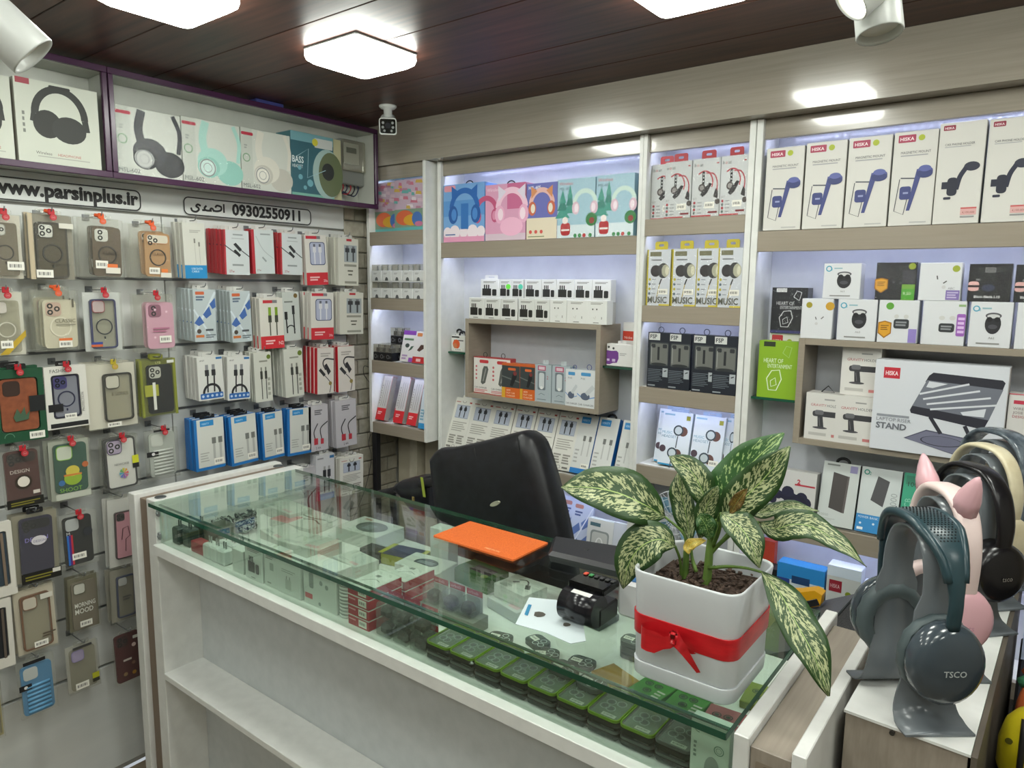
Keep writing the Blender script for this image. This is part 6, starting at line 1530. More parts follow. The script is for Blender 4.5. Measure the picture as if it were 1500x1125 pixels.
def case_pack(w, h, spec):
    """clear hanging pack with a phone case; spec keys: case, cam, ring, style..."""
    K = Kit(); d = .013
    st = spec.get('style', 'clear')
    cm = spec['case']; cm = cm if hasattr(cm, 'node_tree') else mat(cm, .35)
    if st == 'frame':       # opaque printed frame with a window
        b = MB(mat(spec['card'], .45)); t = spec.get('rim', .10); n = 3
        b.frame(rrect(0, 0, w, h, .002, n), rrect(w * t, h * spec.get('rb', .12), w * (1 - t), h * (1 - spec.get('rt', .10)), w * .07, n), 0, d); K.add('card_frame', b)
        b = MB(mat(spec.get('backc', '#9a9a94'), .5)); b.box(.001, d - .001, .001, w - .001, d, h - .001); K.add('back_card', b)
        x0, x1, z0, z1 = w * (t + .02), w * (1 - t - .02), h * (spec.get('rb', .12) + .01), h * (1 - spec.get('rt', .10) - .01)
    else:
        x0, x1, z0, z1 = w * spec.get('ix', .14), w * (1 - spec.get('ix2', spec.get('ix', .14))), h * spec.get('iz', .05), h * (1 - spec.get('iz2', .13))
        b = MB(PACK); b.box(0, 0, 0, w, d, h); K.add('clear_pack', b)
        if spec.get('cardc'):
            b = MB(mat(spec['cardc'], .5)); b.cbox(.0008, d - .0012, .0008, w - .0008, d - .0004, h - .0008, .0002); K.add('back_card', b)
    b = MB(cm); r = (x1 - x0) * .13
    b.prism(rrect(x0, z0, x1, z1, r, 4), .003, .0095); ci = K.add('phone_case', b)
    rimc = spec.get('rimc')
    if rimc:
        q = (x1 - x0) * .055; b = MB(mat(rimc, .35)); b.frame(rrect(x0 - .0004, z0 - .0004, x1 + .0004, z1 + .0004, r, 4), rrect(x0 + q, z0 + q, x1 - q, z1 - q, r * .7, 4), .0022, .0096); K.add('case_rim', b, ci)
    cw = x1 - x0; chh = z1 - z0
    cam = spec.get('cam', 'sq')
    if cam:
        a = spec.get('camc', '#b9b9b0')
        ax0, az1 = x0 + cw * .08, z1 - cw * .07; s = cw * .46
        if cam == 'bar': box = (ax0, az1 - s * .72, x1 - cw * .08, az1)
        else: box = (ax0, az1 - s, ax0 + s, az1)
        b = MB(mat(a, .35)); b.prism(rrect(*box, s * .25, 4), .0015, .0031); cc_ = K.add('camera_plate', b, ci)
        if spec.get('camring'):
            b = MB(mat(spec['camring'], .35)); b.frame(rrect(box[0] - .0012, box[1] - .0012, box[2] + .0012, box[3] + .0012, s * .28, 4), rrect(box[0] + .0008, box[1] + .0008, box[2] - .0008, box[3] - .0008, s * .22, 4), .0010, .0032); K.add('camera_rim', b, ci)
        if spec.get('lens', True):
            b = MB(mat('#2b2b2c', .2))
            for u, v in (((.27, .73), (.27, .28), (.72, .52)) if cam != 'two' else ((.4, .72), (.4, .28))):
                c = (ax0 + s * u, az1 - s * (1 - v)); b.frame(ell(c[0], c[1], s * .19, s * .19, 12), ell(c[0], c[1], s * .09, s * .09, 12), .0008, .0015)
            K.add('lens_rings', b, ci)
    if spec.get('ring'):
        c = ((x0 + x1) / 2, z0 + chh * spec.get('rv', .44)); R = cw * .33
        b = MB(mat(spec['ring'], .4)); b.frame(ell(c[0], c[1], R, R, 24), ell(c[0], c[1], R * .86, R * .86, 24), .0014, .0030); K.add('magnet_ring', b, ci)
        b = MB(mat(spec['ring'], .4)); b.cbox(c[0] - cw * .03, .0014, c[1] - R * 1.5, c[0] + cw * .03, .003, c[1] - R * 1.2, .0004); K.add('magnet_tail', b, ci)
    if spec.get('ridges'):
        n = spec['ridges']; b = MB(mat(spec['ridgec'], .4)); b.smooth = True
        for k in range(n):
            z = z0 + chh * (.06 + .60 * k / n + (.0)); b.tube([(x0 + cw * .14, .003, z), (x1 - cw * .10, .003, z)], chh * .22 / n, 6)
        K.add('ridges', b, ci)
        sl = K
    a = Art(w, h, 0); ok = False
    for f in spec.get('art', ()): f(a); ok = True
    if ok: K.add('printed_label', a.mesh('printed_label'))
    if st == 'frame' or spec.get('tabc'):
        t = MB(mat(spec.get('tabc', '#1a1a1a'), .4)); tw = w * .36; t.frame(rrect(w / 2 - tw / 2, h - .001, w / 2 + tw / 2, h + .014, .004, 4), rrect(w / 2 - tw * .3, h + .004, w / 2 + tw * .3, h + .009, .002, 4), d * .4, d * .4 + .0015); K.add('hang_tab', t)
    elif True:
        t = MB(PACK); tw = w * .5; t.frame(rrect(w / 2 - tw / 2, h - .001, w / 2 + tw / 2, h + .012, .004, 4), rrect(w / 2 - tw * .25, h + .004, w / 2 + tw * .25, h + .008, .002, 4), d * .4, d * .4 + .0008); K.add('hang_tab', t)
    return K
bar = lambda u0, v0, u1, v1: (lambda a: a.barcode(u0, v0, u1, v1))
rc = lambda u0, v0, u1, v1, c: (lambda a: a.rect(u0, v0, u1, v1, c))
tx = lambda u, v, s, t, c, **k: (lambda a: a.text(u, v, s, t, c, **k))
ln = lambda *q, **k: (lambda a: a.lines(*q, **k))
dsc = lambda u, v, r, c, ar=1.0: (lambda a: a.disc(u, v, r, c, ar))
SMK2 = clear_mat('dark_smoky_case', '#7a7262', .08, 1.45, .9, haze=.7, hazecol='#665f50')
BRNC = clear_mat('brown_smoky_case', '#9a8a78', .08, 1.45, .9, haze=.6, hazecol='#807262')
PEACH = clear_mat('peach_case', '#e6c8a4', .08, 1.45, .9, haze=.6, hazecol='#d6ae80')
PACKS = [
 # pxl, pxr, pyt, pyb, description, behind, tag, spec
 (-16, 38, 312, 408, 'smoky clear case with dark magnet ring at the left edge, top row', 0, 'r', dict(case=SMOKE, ring='#2a2522', cam='sq', camc='#c3c3bc', camring='#8d8a82', art=[bar(.52, .14, .98, .27)], cardc='#c9c4b6')),
 (46, 113, 312, 409, 'dark grey case with magnet ring on a cream card, top row', 1, 'ro', dict(case=SMK2, rimc='#3b372f', ring='#1f1b17', camc='#c7c7c0', camring='#3a362f', ix=.16, iz2=.12, iz=.03, art=[rc(.0, 0, .10, 1, '#b7a98e'), bar(.12, .03, .48, .15), rc(.66, .80, .98, .88, '#d0cec2'), tx(.42, .22, .025, 'THE SKIN GENIUS', '#2a2822', wmax=.52)], cardc='#8f8a7c')),
 (119, 183, 318, 408, 'brownish clear case beside the peach one, top row', 1, 'o', dict(case=BRNC, ring='#2a241f', cam='two', camc='#c9c9c2', ix=.30, ix2=.05, art=[bar(.34, .18, .62, .31), rc(.56, .10, .90, .20, '#d8d4c8'), rc(.60, .20, .84, .26, '#d8713a'), tx(.52, .42, .05, 'CLASSIC', '#3a352f', wmax=.34)])),
 (194, 253, 328, 408, 'peach coloured case with camera bar, top row', 1, 'o', dict(case=PEACH, ring='#2e261f', cam='bar', camc='#d6cfc0', camring='#c0875a', ix=.34, ix2=.03, art=[bar(.42, .10, .68, .22), rc(.70, .04, .97, .13, '#d6d2c6'), rc(.72, .13, .88, .20, '#d8793a'), tx(.50, .45, .05, 'CLASSIC', '#4a4036', wmax=.36)])),
 (-14, 42, 428, 523, 'clear case pack with a yellow ribbon strip, second row', 1, 'r', dict(case=CLEARC, ring='#c9c6ba', cam='sq', camc='#c9c3bc', lens=False, art=[lambda a: a.poly([(.25, .02), (.48, .02), (.98, .30), (.98, .40)], '#b89a2a'), bar(.30, .12, .62, .24)], cardc='#d0cec2')),
 (54, 120, 425, 516, 'cream case printed CLASSIC, second row', 2, 'or', dict(case='#c9c3ad', ring='#ddd8c6', cam='sq', camc='#c4a898', ix=.20, ix2=.06, iz2=.16, art=[tx(.44, .47, .06, 'CLASSIC', '#6a6656', wmax=.46), ln(.46, .42, .9, .45, 1, '#8a8674'), bar(.50, .06, .80, .17), rc(.50, .17, .80, .21, '#d8713a'), rc(.84, .72, .88, .86, '#5a564a')])),
 (128, 183, 428, 516, 'clear case with navy frame and magnet ring, second row', 0, 'r', dict(case=CLEARC, rimc='#2f3360', ring='#2a2d38', cam='two', camc='#b9a8a8', camring='#8a3a44', lens=False, ix=.16, iz2=.12, art=[rc(.12, .08, .42, .15, '#c4633a'), rc(.12, .12, .42, .16, '#3a4a90')], cardc='#cdd0ce')),
 (203, 258, 432, 518, 'pink case in a crinkled clear bag, second row', 1, 'r', dict(case='#cf9fb2', cam='two', camc='#8f5a70', ix=.28, ix2=.0, iz=.06, iz2=.14, art=[bar(.58, .16, .90, .28), ln(.42, .34, .86, .44, 2, '#b0708a'), dsc(.50, .74, .03, '#e0c0cc'), dsc(.80, .70, .03, '#e0c0cc'), dsc(.46, .26, .03, '#e0c0cc')])),
 (-6, 72, 543, 652, 'dark green box with a brown leather case', 1, 'r', dict(style='frame', card='#17492f', case=noise_mat('brown_case_leather', '#7a4026', '#8f4f30', (60, 60, 60), .5), cam='sq', camc='#3a2a24', lens=False, rim=.13, rb=.14, rt=.12, art=[bar(.64, .02, .94, .12), rc(.68, .40, .98, .62, '#16181a'), lambda a: a.poly([(.36, .34), (.44, .46), (.50, .38), (.58, .48), (.60, .36), (.68, .42), (.64, .30), (.40, .28)], '#3f5a44'), lambda a: a.arc(.26, .07, .09, .015, '#5f8a70', 0, 180)])),
 (70, 133, 538, 631, 'white framed FASHION case box with dark blue case', 0, 'r', dict(style='frame', card='#d3d1c9', case='#7b7d86', rimc='#2b2b3a', ring='#2f3148', cam='sq', camc='#3f3f66', camring='#4a3f78', rim=.17, rb=.16, rt=.14, art=[tx(.16, .90, .055, 'FASHION', '#3a3a36', wmax=.5), rc(.06, .28, .40, .40, '#17171a'), rc(.08, .02, .96, .09, '#1a1a1c'), tx(.90, .24, .04, 'PROTECTION', '#55534c', rot=90, wmax=.5), bar(.42, .15, .70, .23)])),
 (133, 206, 535, 632, 'clear case with black edge printed SERIES', 2, 'yr', dict(case=CLEARC, rimc='#2c2a26', cam='sq', camc='#c3c0b2', camring='#26241f', lens=False, ix=.32, ix2=.10, iz=.10, iz2=.16, art=[tx(.46, .50, .05, 'S SERIES', '#4a463a', wmax=.5), bar(.34, .02, .62, .09)], cardc='#d0ccbe')),
 (210, 262, 528, 613, 'olive edged pack with a black case', 1, None, dict(case='#17181c', cam='sq', camc='#b7b7ae', ix=.20, ix2=.10, iz=.05, iz2=.10, tabc='#7d8130', art=[rc(0, 0, .06, 1, '#7f8432'), rc(.92, 0, 1, 1, '#7f8432'), rc(.10, .36, .48, .56, '#9a9c40'), rc(.32, .12, .40, .60, '#d0d0c8'), tx(.44, .92, .04, 'LYB', '#c9c98a', wmax=.3), rc(.76, .92, .96, .97, '#d3d3cc')], cardc='#6f7330')),
 (10, 67, 662, 748, 'brown DESIGN case with a round white label', 0, 'r', dict(case='#4c2a28', cam='bar', camc='#2f2220', ix=.06, iz=.05, iz2=.02, art=[rc(.02, 0, .98, .15, '#15140f'), tx(.18, .60, .06, 'DESIGN', '#c9beb4', wmax=.62), dsc(.50, .44, .22, '#33291f'), dsc(.50, .44, .16, '#d6cfc4'), ln(.12, .03, .88, .11, 2, '#7a7426'), rc(.72, .20, .90, .26, '#cfc6bc')])),
 (78, 138, 648, 737, 'dark green printed case with lime camera rim', 1, 'r', dict(case='#2f5246', cam='sq', camc='#c9cfc0', camring='#7fb43a', lens=False, ix=.10, iz=.12, iz2=.06, art=[lambda a: a.ptsm(ell(.52 * a.w, .36 * a.h, .22 * a.w, .12 * a.h, 18), '#8aa838'), lambda a: a.ptsm(ell(.52 * a.w, .48 * a.h, .17 * a.w, .09 * a.h, 18), '#c2b44a'), rc(.3, .40, .74, .43, '#c77a3a'), tx(.18, .14, .07, 'SHOOT', '#7fae4a', wmax=.56), rc(.08, .02, .94, .12, '#b8bcae'), dsc(.84, .56, .08, '#b0643a'), dsc(.24, .30, .08, '#3f6a9a')], cardc='#a9ada0')),
 (155, 208, 643, 722, 'white NEW CASE pack with purple camera rim', 1, 'r', dict(case='#cfcfca', rimc='#3a3a3c', cam='sq', camc='#a89ab4', camring='#3c2a50', ix=.08, iz=.02, iz2=.03, art=[tx(.30, .46, .04, 'NEWCASE', '#4a4a4a', wmax=.46), rc(.80, .44, .98, .60, '#c2c42a'), rc(.80, .36, .98, .45, '#1c1c1c')] + [(lambda k: (lambda a: a.poly([(.54, .30), (.54 + .13 * math.cos(k * .785 - .2), .30 + .10 * math.sin(k * .785 - .2)), (.54 + .13 * math.cos(k * .785 + .3), .30 + .10 * math.sin(k * .785 + .3))], ['#c45a5a', '#c8923a', '#b8b43a', '#6aa85a', '#4a9aa8', '#5a6ab8', '#8a5aa8', '#b85a8a'][k])))(k) for k in range(8)])),
 (218, 265, 632, 706, 'silver ridged case in a clear bag above the counter end', 0, 'r', dict(case='#a9aea8', ridges=8, ridgec='#b9bdb7', cam='sq', camc='#c0c4be', lens=False, ix=.10, iz=.06, iz2=.06, art=[rc(0, .48, .36, .58, '#18181a'), dsc(.2, .53, .05, '#d0d0d0'), rc(.25, .96, .75, 1.0, '#2a2a2a')])),
 (-26, 28, 772, 884, 'white framed case box cut by the left edge, upper one', 0, None, dict(style='frame', card='#d3d0c6', case='#33404a', cam=None, rim=.16, rb=.14, rt=.12, art=[rc(.66, .14, .74, .86, '#7a6a5a')])),
 (24, 92, 757, 860, 'purple DESIGN case with black foot card', 1, None, dict(case='#2e2a42', cam='bar', camc='#1c1a22', ix=.14, iz=.12, iz2=.06, tabc='#17171a', art=[rc(.12, 0, 1.0, .15, '#15140f'), tx(.24, .60, .06, 'DESIGN', '#8f86c9', wmax=.6), dsc(.54, .60, .17, '#cfcbd0', .7), tx(.42, .575, .035, 'DESIGN', '#6a668a', wmax=.26), ln(.2, .03, .9, .11, 2, '#7a7426'), rc(.80, .08, .98, .14, '#d6d3ca')], cardc='#8f8a78')),
 (90, 148, 757, 837, 'black case with a blue and red stripe', 0, 'r', dict(case='#191a1e', cam='sq', camc='#b4b8ba', lens=False, ix=.14, iz=.04, iz2=.06, art=[rc(.20, .06, .25, .62, '#2f6ab8'), rc(.25, .06, .30, .62, '#4a2a78'), rc(.30, .06, .35, .62, '#b0303a'), bar(.30, .14, .66, .26), tx(.20, .62, .06, 'M', '#c9c9c9', wmax=.12), dsc(.74, .62, .12, '#33353a')])),
 (163, 202, 733, 835, 'pink case pack half hidden by the counter end', 1, None, dict(case='#c78f9c', rimc='#3a2a30', cam='sq', camc='#3f3a3c', ix=.24, ix2=.10, iz=.12, iz2=.20, art=[lambda a: a.line([(.45, .40), (.50, .56), (.70, .58), (.76, .44), (.60, .40), (.58, .22)], .03, '#4a2a34')], cardc='#c6c6c2')),
 (-26, 25, 886, 990, 'white framed case box cut by the left edge, lower one', 0, None, dict(style='frame', card='#cfccc2', case='#23262a', cam=None, rim=.16, rb=.14, rt=.12, art=[rc(.68, .14, .76, .86, '#5a5048')])),
 (29, 90, 868, 965, 'clear case with copper brown edge on a cream card', 1, None, dict(case=CLEARC, rimc='#6f4a32', cam='sq', camc='#c9c2b4', camring='#7a5238', lens=False, ix=.14, iz=.06, iz2=.10, art=[bar(.38, .08, .72, .17), rc(.62, .80, .92, .88, '#cfccc0'), ln(.60, .20, .92, .28, 2, '#5a4f42', .3)], cardc='#c9c1ae')),
 (105, 150, 850, 930, 'olive tinted case printed in white letters', 1, None, dict(case=SMOKE, cam='sq', camc='#c6c6be', camring='#5a5848', lens=False, ix=.10, iz=.04, iz2=.08, art=[tx(.16, .46, .08, 'MORNING', '#cfcfc4', wmax=.68, bold=.02), tx(.16, .34, .09, 'MOOD', '#cfcfc4', wmax=.6, bold=.02), bar(.30, .08, .70, .19)], cardc='#6a6650')),
 (166, 206, 838, 916, 'grey clear case with navy edge behind the counter end', 1, None, dict(case=CLEARC, rimc='#3a4260', cam='sq', camc='#b3b5b4', lens=False, ix=.22, ix2=.12, iz=.08, iz2=.14, art=[ln(.4, .40, .7, .5, 2, '#5a5a58')], cardc='#8f8c80')),
 (-20, 10, 1005, 1090, 'cream clear pack at the bottom left edge', 0, None, dict(case=CLEARC, rimc='#a39a6a', cam=None, ix=.10, iz=.05, cardc='#b0a988')),
 (33, 88, 972, 1056, 'bright blue ridged case in a clear bag', 0, None, dict(case='#4f86b0', ridges=7, ridgec='#5f9ac4', cam='sq', camc='#c0c6c6', lens=False, ix=.08, iz=.03, iz2=.10, art=[rc(.16, .93, .76, .99, '#17171a'), rc(.0, .50, .34, .60, '#17171a'), dsc(.18, .55, .05, '#d0d0d0')])),
 (103, 150, 950, 1020, 'clear case with lilac camera rim and yellow tag', 0, None, dict(case=CLEARC, cam='sq', camc='#a79cc0', camring='#8a80b0', lens=False, ix=.10, iz=.04, iz2=.08, art=[bar(.20, .06, .62, .20), rc(.74, .18, .96, .30, '#b0b028'), rc(.74, .10, .96, .18, '#33332a'), rc(.2, .93, .8, .98, '#3a3a3a')], cardc='#b0afa6')),
 (172, 212, 932, 1006, 'dark red case dotted with small stickers', 0, None, dict(case='#4a1418', cam='sq', camc='#33090e', ix=.04, iz=.02, iz2=.02, art=[ln(.3, .44, .6, .48, 1, '#c9bdb4', .5), dsc(.72, .72, .08, '#c9b0a8'), dsc(.66, .36, .07, '#7a5a4a'), dsc(.34, .18, .08, '#8a7050'), dsc(.66, .16, .08, '#9a7030'), rc(.70, .84, .88, .90, '#c9c9c0')])),
]
RNDH = random.Random(5)
for k, (pl, pr, pt, pb, desc, nb, tg, spec) in enumerate(PACKS):
    X = .092
    y, w, z, h = fitX(pl, pr, pb, pt, X)
    K = case_pack(w, h, spec)
    K.put('phone_case_pack', desc, 'phone case', (X, y, z), rz=90, ry=RNDH.uniform(-1.2, 1.2), group='phone case packs on the left wall')
    for j in range(nb):
        K.put('phone_case_pack', ('%s behind the front %s' % ('spare pack' if j == 0 else 'second spare pack', desc))[:200] if False else ' '.join(('spare pack hanging behind the ' + desc if j == 0 else 'hindmost pack behind the ' + desc).split()[:16]), 'phone case', (X - .017 * (j + 1), y - .003 * (j + 1), z + .003 * (j + 1)), rz=90, ry=RNDH.uniform(-1.5, 1.5), group='phone case packs on the left wall')
    hook(' '.join(('steel hook holding the ' + desc).split()[:16]), y + w / 2, z + h + .004, .105, tg)

# -- cable boxes
def art_c1(a): a.rect(0, 0, 1, 1, '#c9c9c0'); a.rect(0, 0, 1, .24, '#2484bc'); a.text(.3, .16, .035, 'USB DATA', '#cfe4ee', wmax=.5); a.text(.3, .11, .035, 'CABLE', '#cfe4ee', wmax=.4); a.line([(.52, .26), (.50, .70)], .02, '#a9a9a0'); a.line([(.72, .26), (.70, .64)], .02, '#a9a9a0'); a.rect(.47, .64, .54, .72, '#7a7a72'); a.rect(.67, .58, .74, .66, '#7a7a72'); a.lines(.3, .82, .8, .88, 2, '#a9a9a0', .3)
def art_c2(a):
    a.rect(0, 0, 1, 1, '#c3c9ca'); a.rect(0, 0, .06, 1, '#b03038'); a.line([(0, .66), (.30, .54), (.55, .44)], .035, '#33353a', 3); a.line([(.42, .66), (1, .42)], .035, '#33353a'); a.poly([(.36, .68), (.46, .72), (.70, .58), (.62, .52)], '#26282c'); a.poly([(.36, .54), (.44, .57), (.66, .45), (.58, .40)], '#26282c'); a.lines(.35, .88, .75, .92, 1, '#8d9394', .4); a.lines(.3, .80, .8, .83, 1, '#a3a9aa', .3); a.text(.16, .05, .055, '27w', '#9a3038', wmax=.3); a.lines(.3, .20, .75, .24, 1, '#8d9394', .5)
def art_c3(a): a.rect(0, 0, 1, 1, '#c0c8c8'); a.rect(0, 0, .12, 1, '#a82a34'); a.line([(.2, .85), (.5, .55), (.95, .35)], .03, '#a3abab', 4); a.line([(.45, .38), (.62, .28)], .07, '#8d9595'); a.lines(.4, .88, .85, .92, 1, '#8d9394', .4); a.text(.18, .06, .045, '27w', '#7a3a40', wmax=.25)
def art_c4(a): a.rect(0, 0, 1, 1, '#cfccc4'); a.rect(0, 0, 1, .25, '#c02a34'); a.rect(.05, .92, .55, .98, '#b82a38'); a.rect(.55, .92, .72, .98, '#77777a'); a.rr(.20, .40, .92, .86, .10, '#3f4a6a'); a.rr(.23, .415, .89, .845, .09, '#a9aec4'); [pic_cable(a, u, .42, .82, '#d6d6da', '#cfcfd4', .05, '#5a5a66') for u in (.42, .68)]; a.lines(.15, .08, .6, .18, 2, '#e4b4b4', .3); a.text(.78, .06, .05, '20a', '#f0d8d8', wmax=.18)
def art_c5(a): a.rect(0, 0, 1, 1, '#c9c8bc'); a.rect(.40, .94, .66, .99, '#b0303a'); a.rect(.28, .50, .92, .86, '#9aa2a4'); [pic_cable(a, u, .52, .84, '#3a3c3e', '#2f3134', .07, '#6a6c6e') for u in (.44, .74)]; a.lines(.28, .40, .9, .46, 1, '#8d8c80', .4); a.rect(.45, .30, .72, .33, '#5a594f'); a.rect(.48, .22, .68, .25, '#5a594f'); a.lines(.3, .04, .9, .10, 1, '#8d8c80', .4)
def art_c6(a):
    a.rect(0, 0, 1, 1, '#b3bdbf'); a.rr(.10, .90, .50, .96, .03, '#c2603a'); a.lines(.12, .78, .5, .88, 2, '#55657a', .3); a.line([(.05, .20), (1, .95)], .10, '#c9d3d8'); a.line([(0, .62), (.8, .05)], .08, '#c9d3d8')
    for p in ([(.0, .36), (.25, .50), (.45, .36), (.2, .30)], [(.40, .52), (.70, .68), (.80, .52), (.55, .44)], [(.72, .72), (.98, .84), (1, .66), (.85, .62)]): a.poly(p, '#3f62a0')
    a.disc(.2, .20, .10, '#4a4038'); a.rect(.05, .08, .42, .13, '#c2703a'); a.lines(.5, .06, .95, .14, 2, '#6a747a', .3); a.lines(.5, .20, .85, .24, 1, '#4a4f54', .5)
def art_c7(a): a.rect(0, 0, 1, 1, '#d0cdc4'); a.rect(0, 0, 1, .25, '#c42a32'); a.rect(.15, .90, .55, .96, '#b8303a'); a.rect(.55, .90, .75, .96, '#77777a'); [(a.line([(u, .26), (u, .55)], .05, '#55564a'), a.rect(u - .07, .52, u + .07, .66, '#3f4238'), a.rect(u - .06, .66, u + .06, .82, '#7a9a2a')) for u in (.42, .70)]; a.lines(.2, .08, .6, .18, 2, '#e6b8b4', .3); a.text(.76, .07, .07, 'N2', '#f0dcd8', wmax=.2)
def art_c8(a): a.rect(0, 0, 1, 1, '#b9beb9'); a.disc(.80, .92, .12, '#6f5a30'); a.rect(.08, .44, .26, .60, '#1f2122'); a.rect(.54, .54, .70, .72, '#1f2122'); a.line([(.17, .46), (.20, .16)], .08, '#1f2122'); a.line([(.62, .54), (.64, .14)], .08, '#1f2122'); a.arc(.42, .22, .24, .06, '#1f2122', 0, 180); a.lines(.1, .78, .6, .82, 1, '#7d827d', .4)
def art_c9(a): a.rect(0, 0, 1, 1, '#cfcfca'); a.rect(.74, .93, .98, .98, '#2f6aa0'); a.text(.10, .90, .04, 'ANY', '#4a4a48', wmax=.2); [(a.line([(u, .18), (u + .02, .60)], .06, '#2b2b2e'), a.rect(u - .08, .56, u + .08, .70, '#2b2b2e'), a.rect(u - .06, .70, u + .06, .82, '#8d8d90')) for u in (.36, .62)]; a.arc(.52, .16, .32, .09, '#1f1f22', 0, 180, 1.0); a.rr(.06, .03, .96, .16, .04, '#2a62a8'); [a.disc(.16 + .18 * k, .095, .05, '#b9cbe0') for k in range(5)]
def art_c10(a): a.rect(0, 0, 1, 1, '#c6c7bd'); a.disc(.86, .90, .12, '#5f7224'); a.lines(.3, .80, .78, .84, 1, '#8a8b80', .4); [(a.line([(u, .05), (u, .50)], .05, '#3a3b38'), a.rect(u - .07, .46, u + .07, .62, '#33342f'), a.rect(u - .04, .62, u + .04, .70, '#77786f')) for u in (.40, .66)]; a.lines(.74, .1, .9, .5, 4, '#9a9b90', .3)
def art_c11(a): a.rect(0, 0, 1, 1, '#cfc9c2'); a.lines(.2, .80, .8, .90, 2, '#a39e98', .3); a.line([(1, .74), (.5, .76), (.34, .66), (.50, .52)], .07, '#2b2b2e', 5); a.poly([(.42, .62), (.56, .66), (.82, .48), (.66, .40)], '#26262a'); a.line([(.14, .54), (.44, .40)], .16, '#2b2b2e'); a.line([(.40, .42), (.80, .22), (.74, .02)], .04, '#33333a', 4); a.disc(.78, .22, .10, '#8a7a40')
def art_c12(a): a.rect(0, 0, 1, 1, '#c9cbc4'); a.rect(0, 0, 1, .06, '#1f70b4'); a.rect(0, 0, .09, 1, '#1f70b4'); a.rect(.20, .86, .66, .97, '#2a84c0'); a.text(.25, .89, .035, 'VERITY', '#bfe0f0', wmax=.36); [(a.rect(u - .04, .20, u + .04, .52, '#aaaca6'), a.rect(u - .07, .50, u + .07, .62, '#6d6f6a')) for u in (.64, .86)]; a.lines(.16, .16, .46, .36, 4, '#a3a59f', .2); a.barcode(.62, .08, .95, .20)
def art_c13(a): a.rect(0, 0, 1, 1, '#b9b6bb'); a.lines(.3, .78, .7, .90, 3, '#5a585c', .3); a.line([(.46, .60), (.26, .42), (.34, .22)], .05, '#2b292c', 5); a.line([(.98, .62), (.60, .48), (.66, .24)], .05, '#2b292c', 5); a.rect(.26, .14, .46, .28, '#b0303c'); a.rect(.60, .14, .76, .26, '#b0303c'); a.text(.34, .04, .05, '2.4A', '#4a484c', wmax=.3)
def art_c14(a): a.rect(0, 0, 1, 1, '#c9c9cc'); a.rect(0, 0, 1, .14, '#4a78b4'); a.rect(0, 0, .2, .55, '#b8566a'); a.rect(.74, .90, .98, .96, '#2f6a9a'); [pic_cable(a, u, .16, .74, '#33333a', '#26262a', .06) for u in (.46, .70)]; a.lines(.08, .9, .4, .94, 1, '#8d8d90', .4)
CAB = [(272, 304, 326, 408, art_c1, '#c6c6bc', 2, 'white and blue USB cable box, leftmost in the top row of cables'), (330, 366, 336, 402, art_c2, '#b03038', 4, 'white 27w cable box with red spine in front of a thick stack'), (371, 403, 336, 401, art_c3, '#a82a34', 1, 'pale 27w cable box with red spine in the middle of the top row'),
       (412, 443, 341, 402, art_c2, '#b03038', 2, 'white 27w cable box with red spine, right one of the top row'), (450, 481, 344, 418, art_c4, '#c9c6be', 1, 'white cable box with red foot and blue window, top row'), (496, 525, 348, 418, art_c5, '#c3c2b6', 3, 'cream cable box with grey window at the top row end'),
       (286, 318, 424, 501, art_c6, '#a9b3b3', 4, 'blue photo cable pack, left one in the second row'), (341, 370, 427, 502, art_c6, '#a9b3b3', 4, 'blue photo cable pack, right one in the second row'), (383, 417, 437, 512, art_c7, '#cfccc2', 2, 'white cable box with green plugs and red foot'),
       (417, 441, 428, 500, art_c8, '#b3b8b3', 1, 'grey cable box with round brown seal beside the green-plug box'), (456, 489, 428, 498, art_c4, '#c9c6be', 2, 'white cable box with blue window in the second row'), (498, 532, 428, 490, art_c5, '#c6c2b8', 1, 'cream cable box with grey window at the second row end'),
       (292, 329, 524, 588, art_c9, '#c6c6c0', 3, 'white box with two looped black cables, left one'), (334, 367, 523, 587, art_c9, '#c6c6c0', 2, 'white box with two looped black cables, right one'), (375, 400, 517, 590, art_c10, '#bdbeb4', 2, 'pale box with green seal and black plugs, left one'),
       (419, 446, 512, 583, art_c10, '#bdbeb4', 4, 'pale box with green seal and black plugs, right one'), (465, 489, 510, 578, art_c11, '#b8242e', 3, 'red-backed adapter cable box, left one'), (496, 520, 508, 575, art_c11, '#b8242e', 2, 'red-backed adapter cable box, right one'),
       (288, 331, 616, 692, art_c12, '#1a66ac', 2, 'blue and white cable box, first of four above the counter end'), (340, 379, 611, 684, art_c12, '#1a66ac', 2, 'blue and white cable box, second of four above the counter end'), (386, 417, 606, 675, art_c12, '#1a66ac', 1, 'blue and white cable box, third of four above the counter end'),
       (422, 456, 600, 669, art_c12, '#1a66ac', 1, 'blue and white cable box, fourth of four above the counter end'), (453, 481, 595, 663, art_c13, '#aca9ae', 1, 'grey box with red-tipped cables, left one'), (493, 523, 588, 657, art_c13, '#aca9ae', 2, 'grey box with red-tipped cables, right one'),
       (434, 466, 690, 778, art_c13, '#aca9ae', 1, 'grey box with red-tipped cables seen through the counter glass'), (463, 490, 668, 735, art_c14, '#bcbcc0', 1, 'white and blue cable box near the wall corner, lowest row'), (498, 532, 672, 728, art_window, '#cfcdc2', 2, 'white window cable box lowest near the brick strip')]
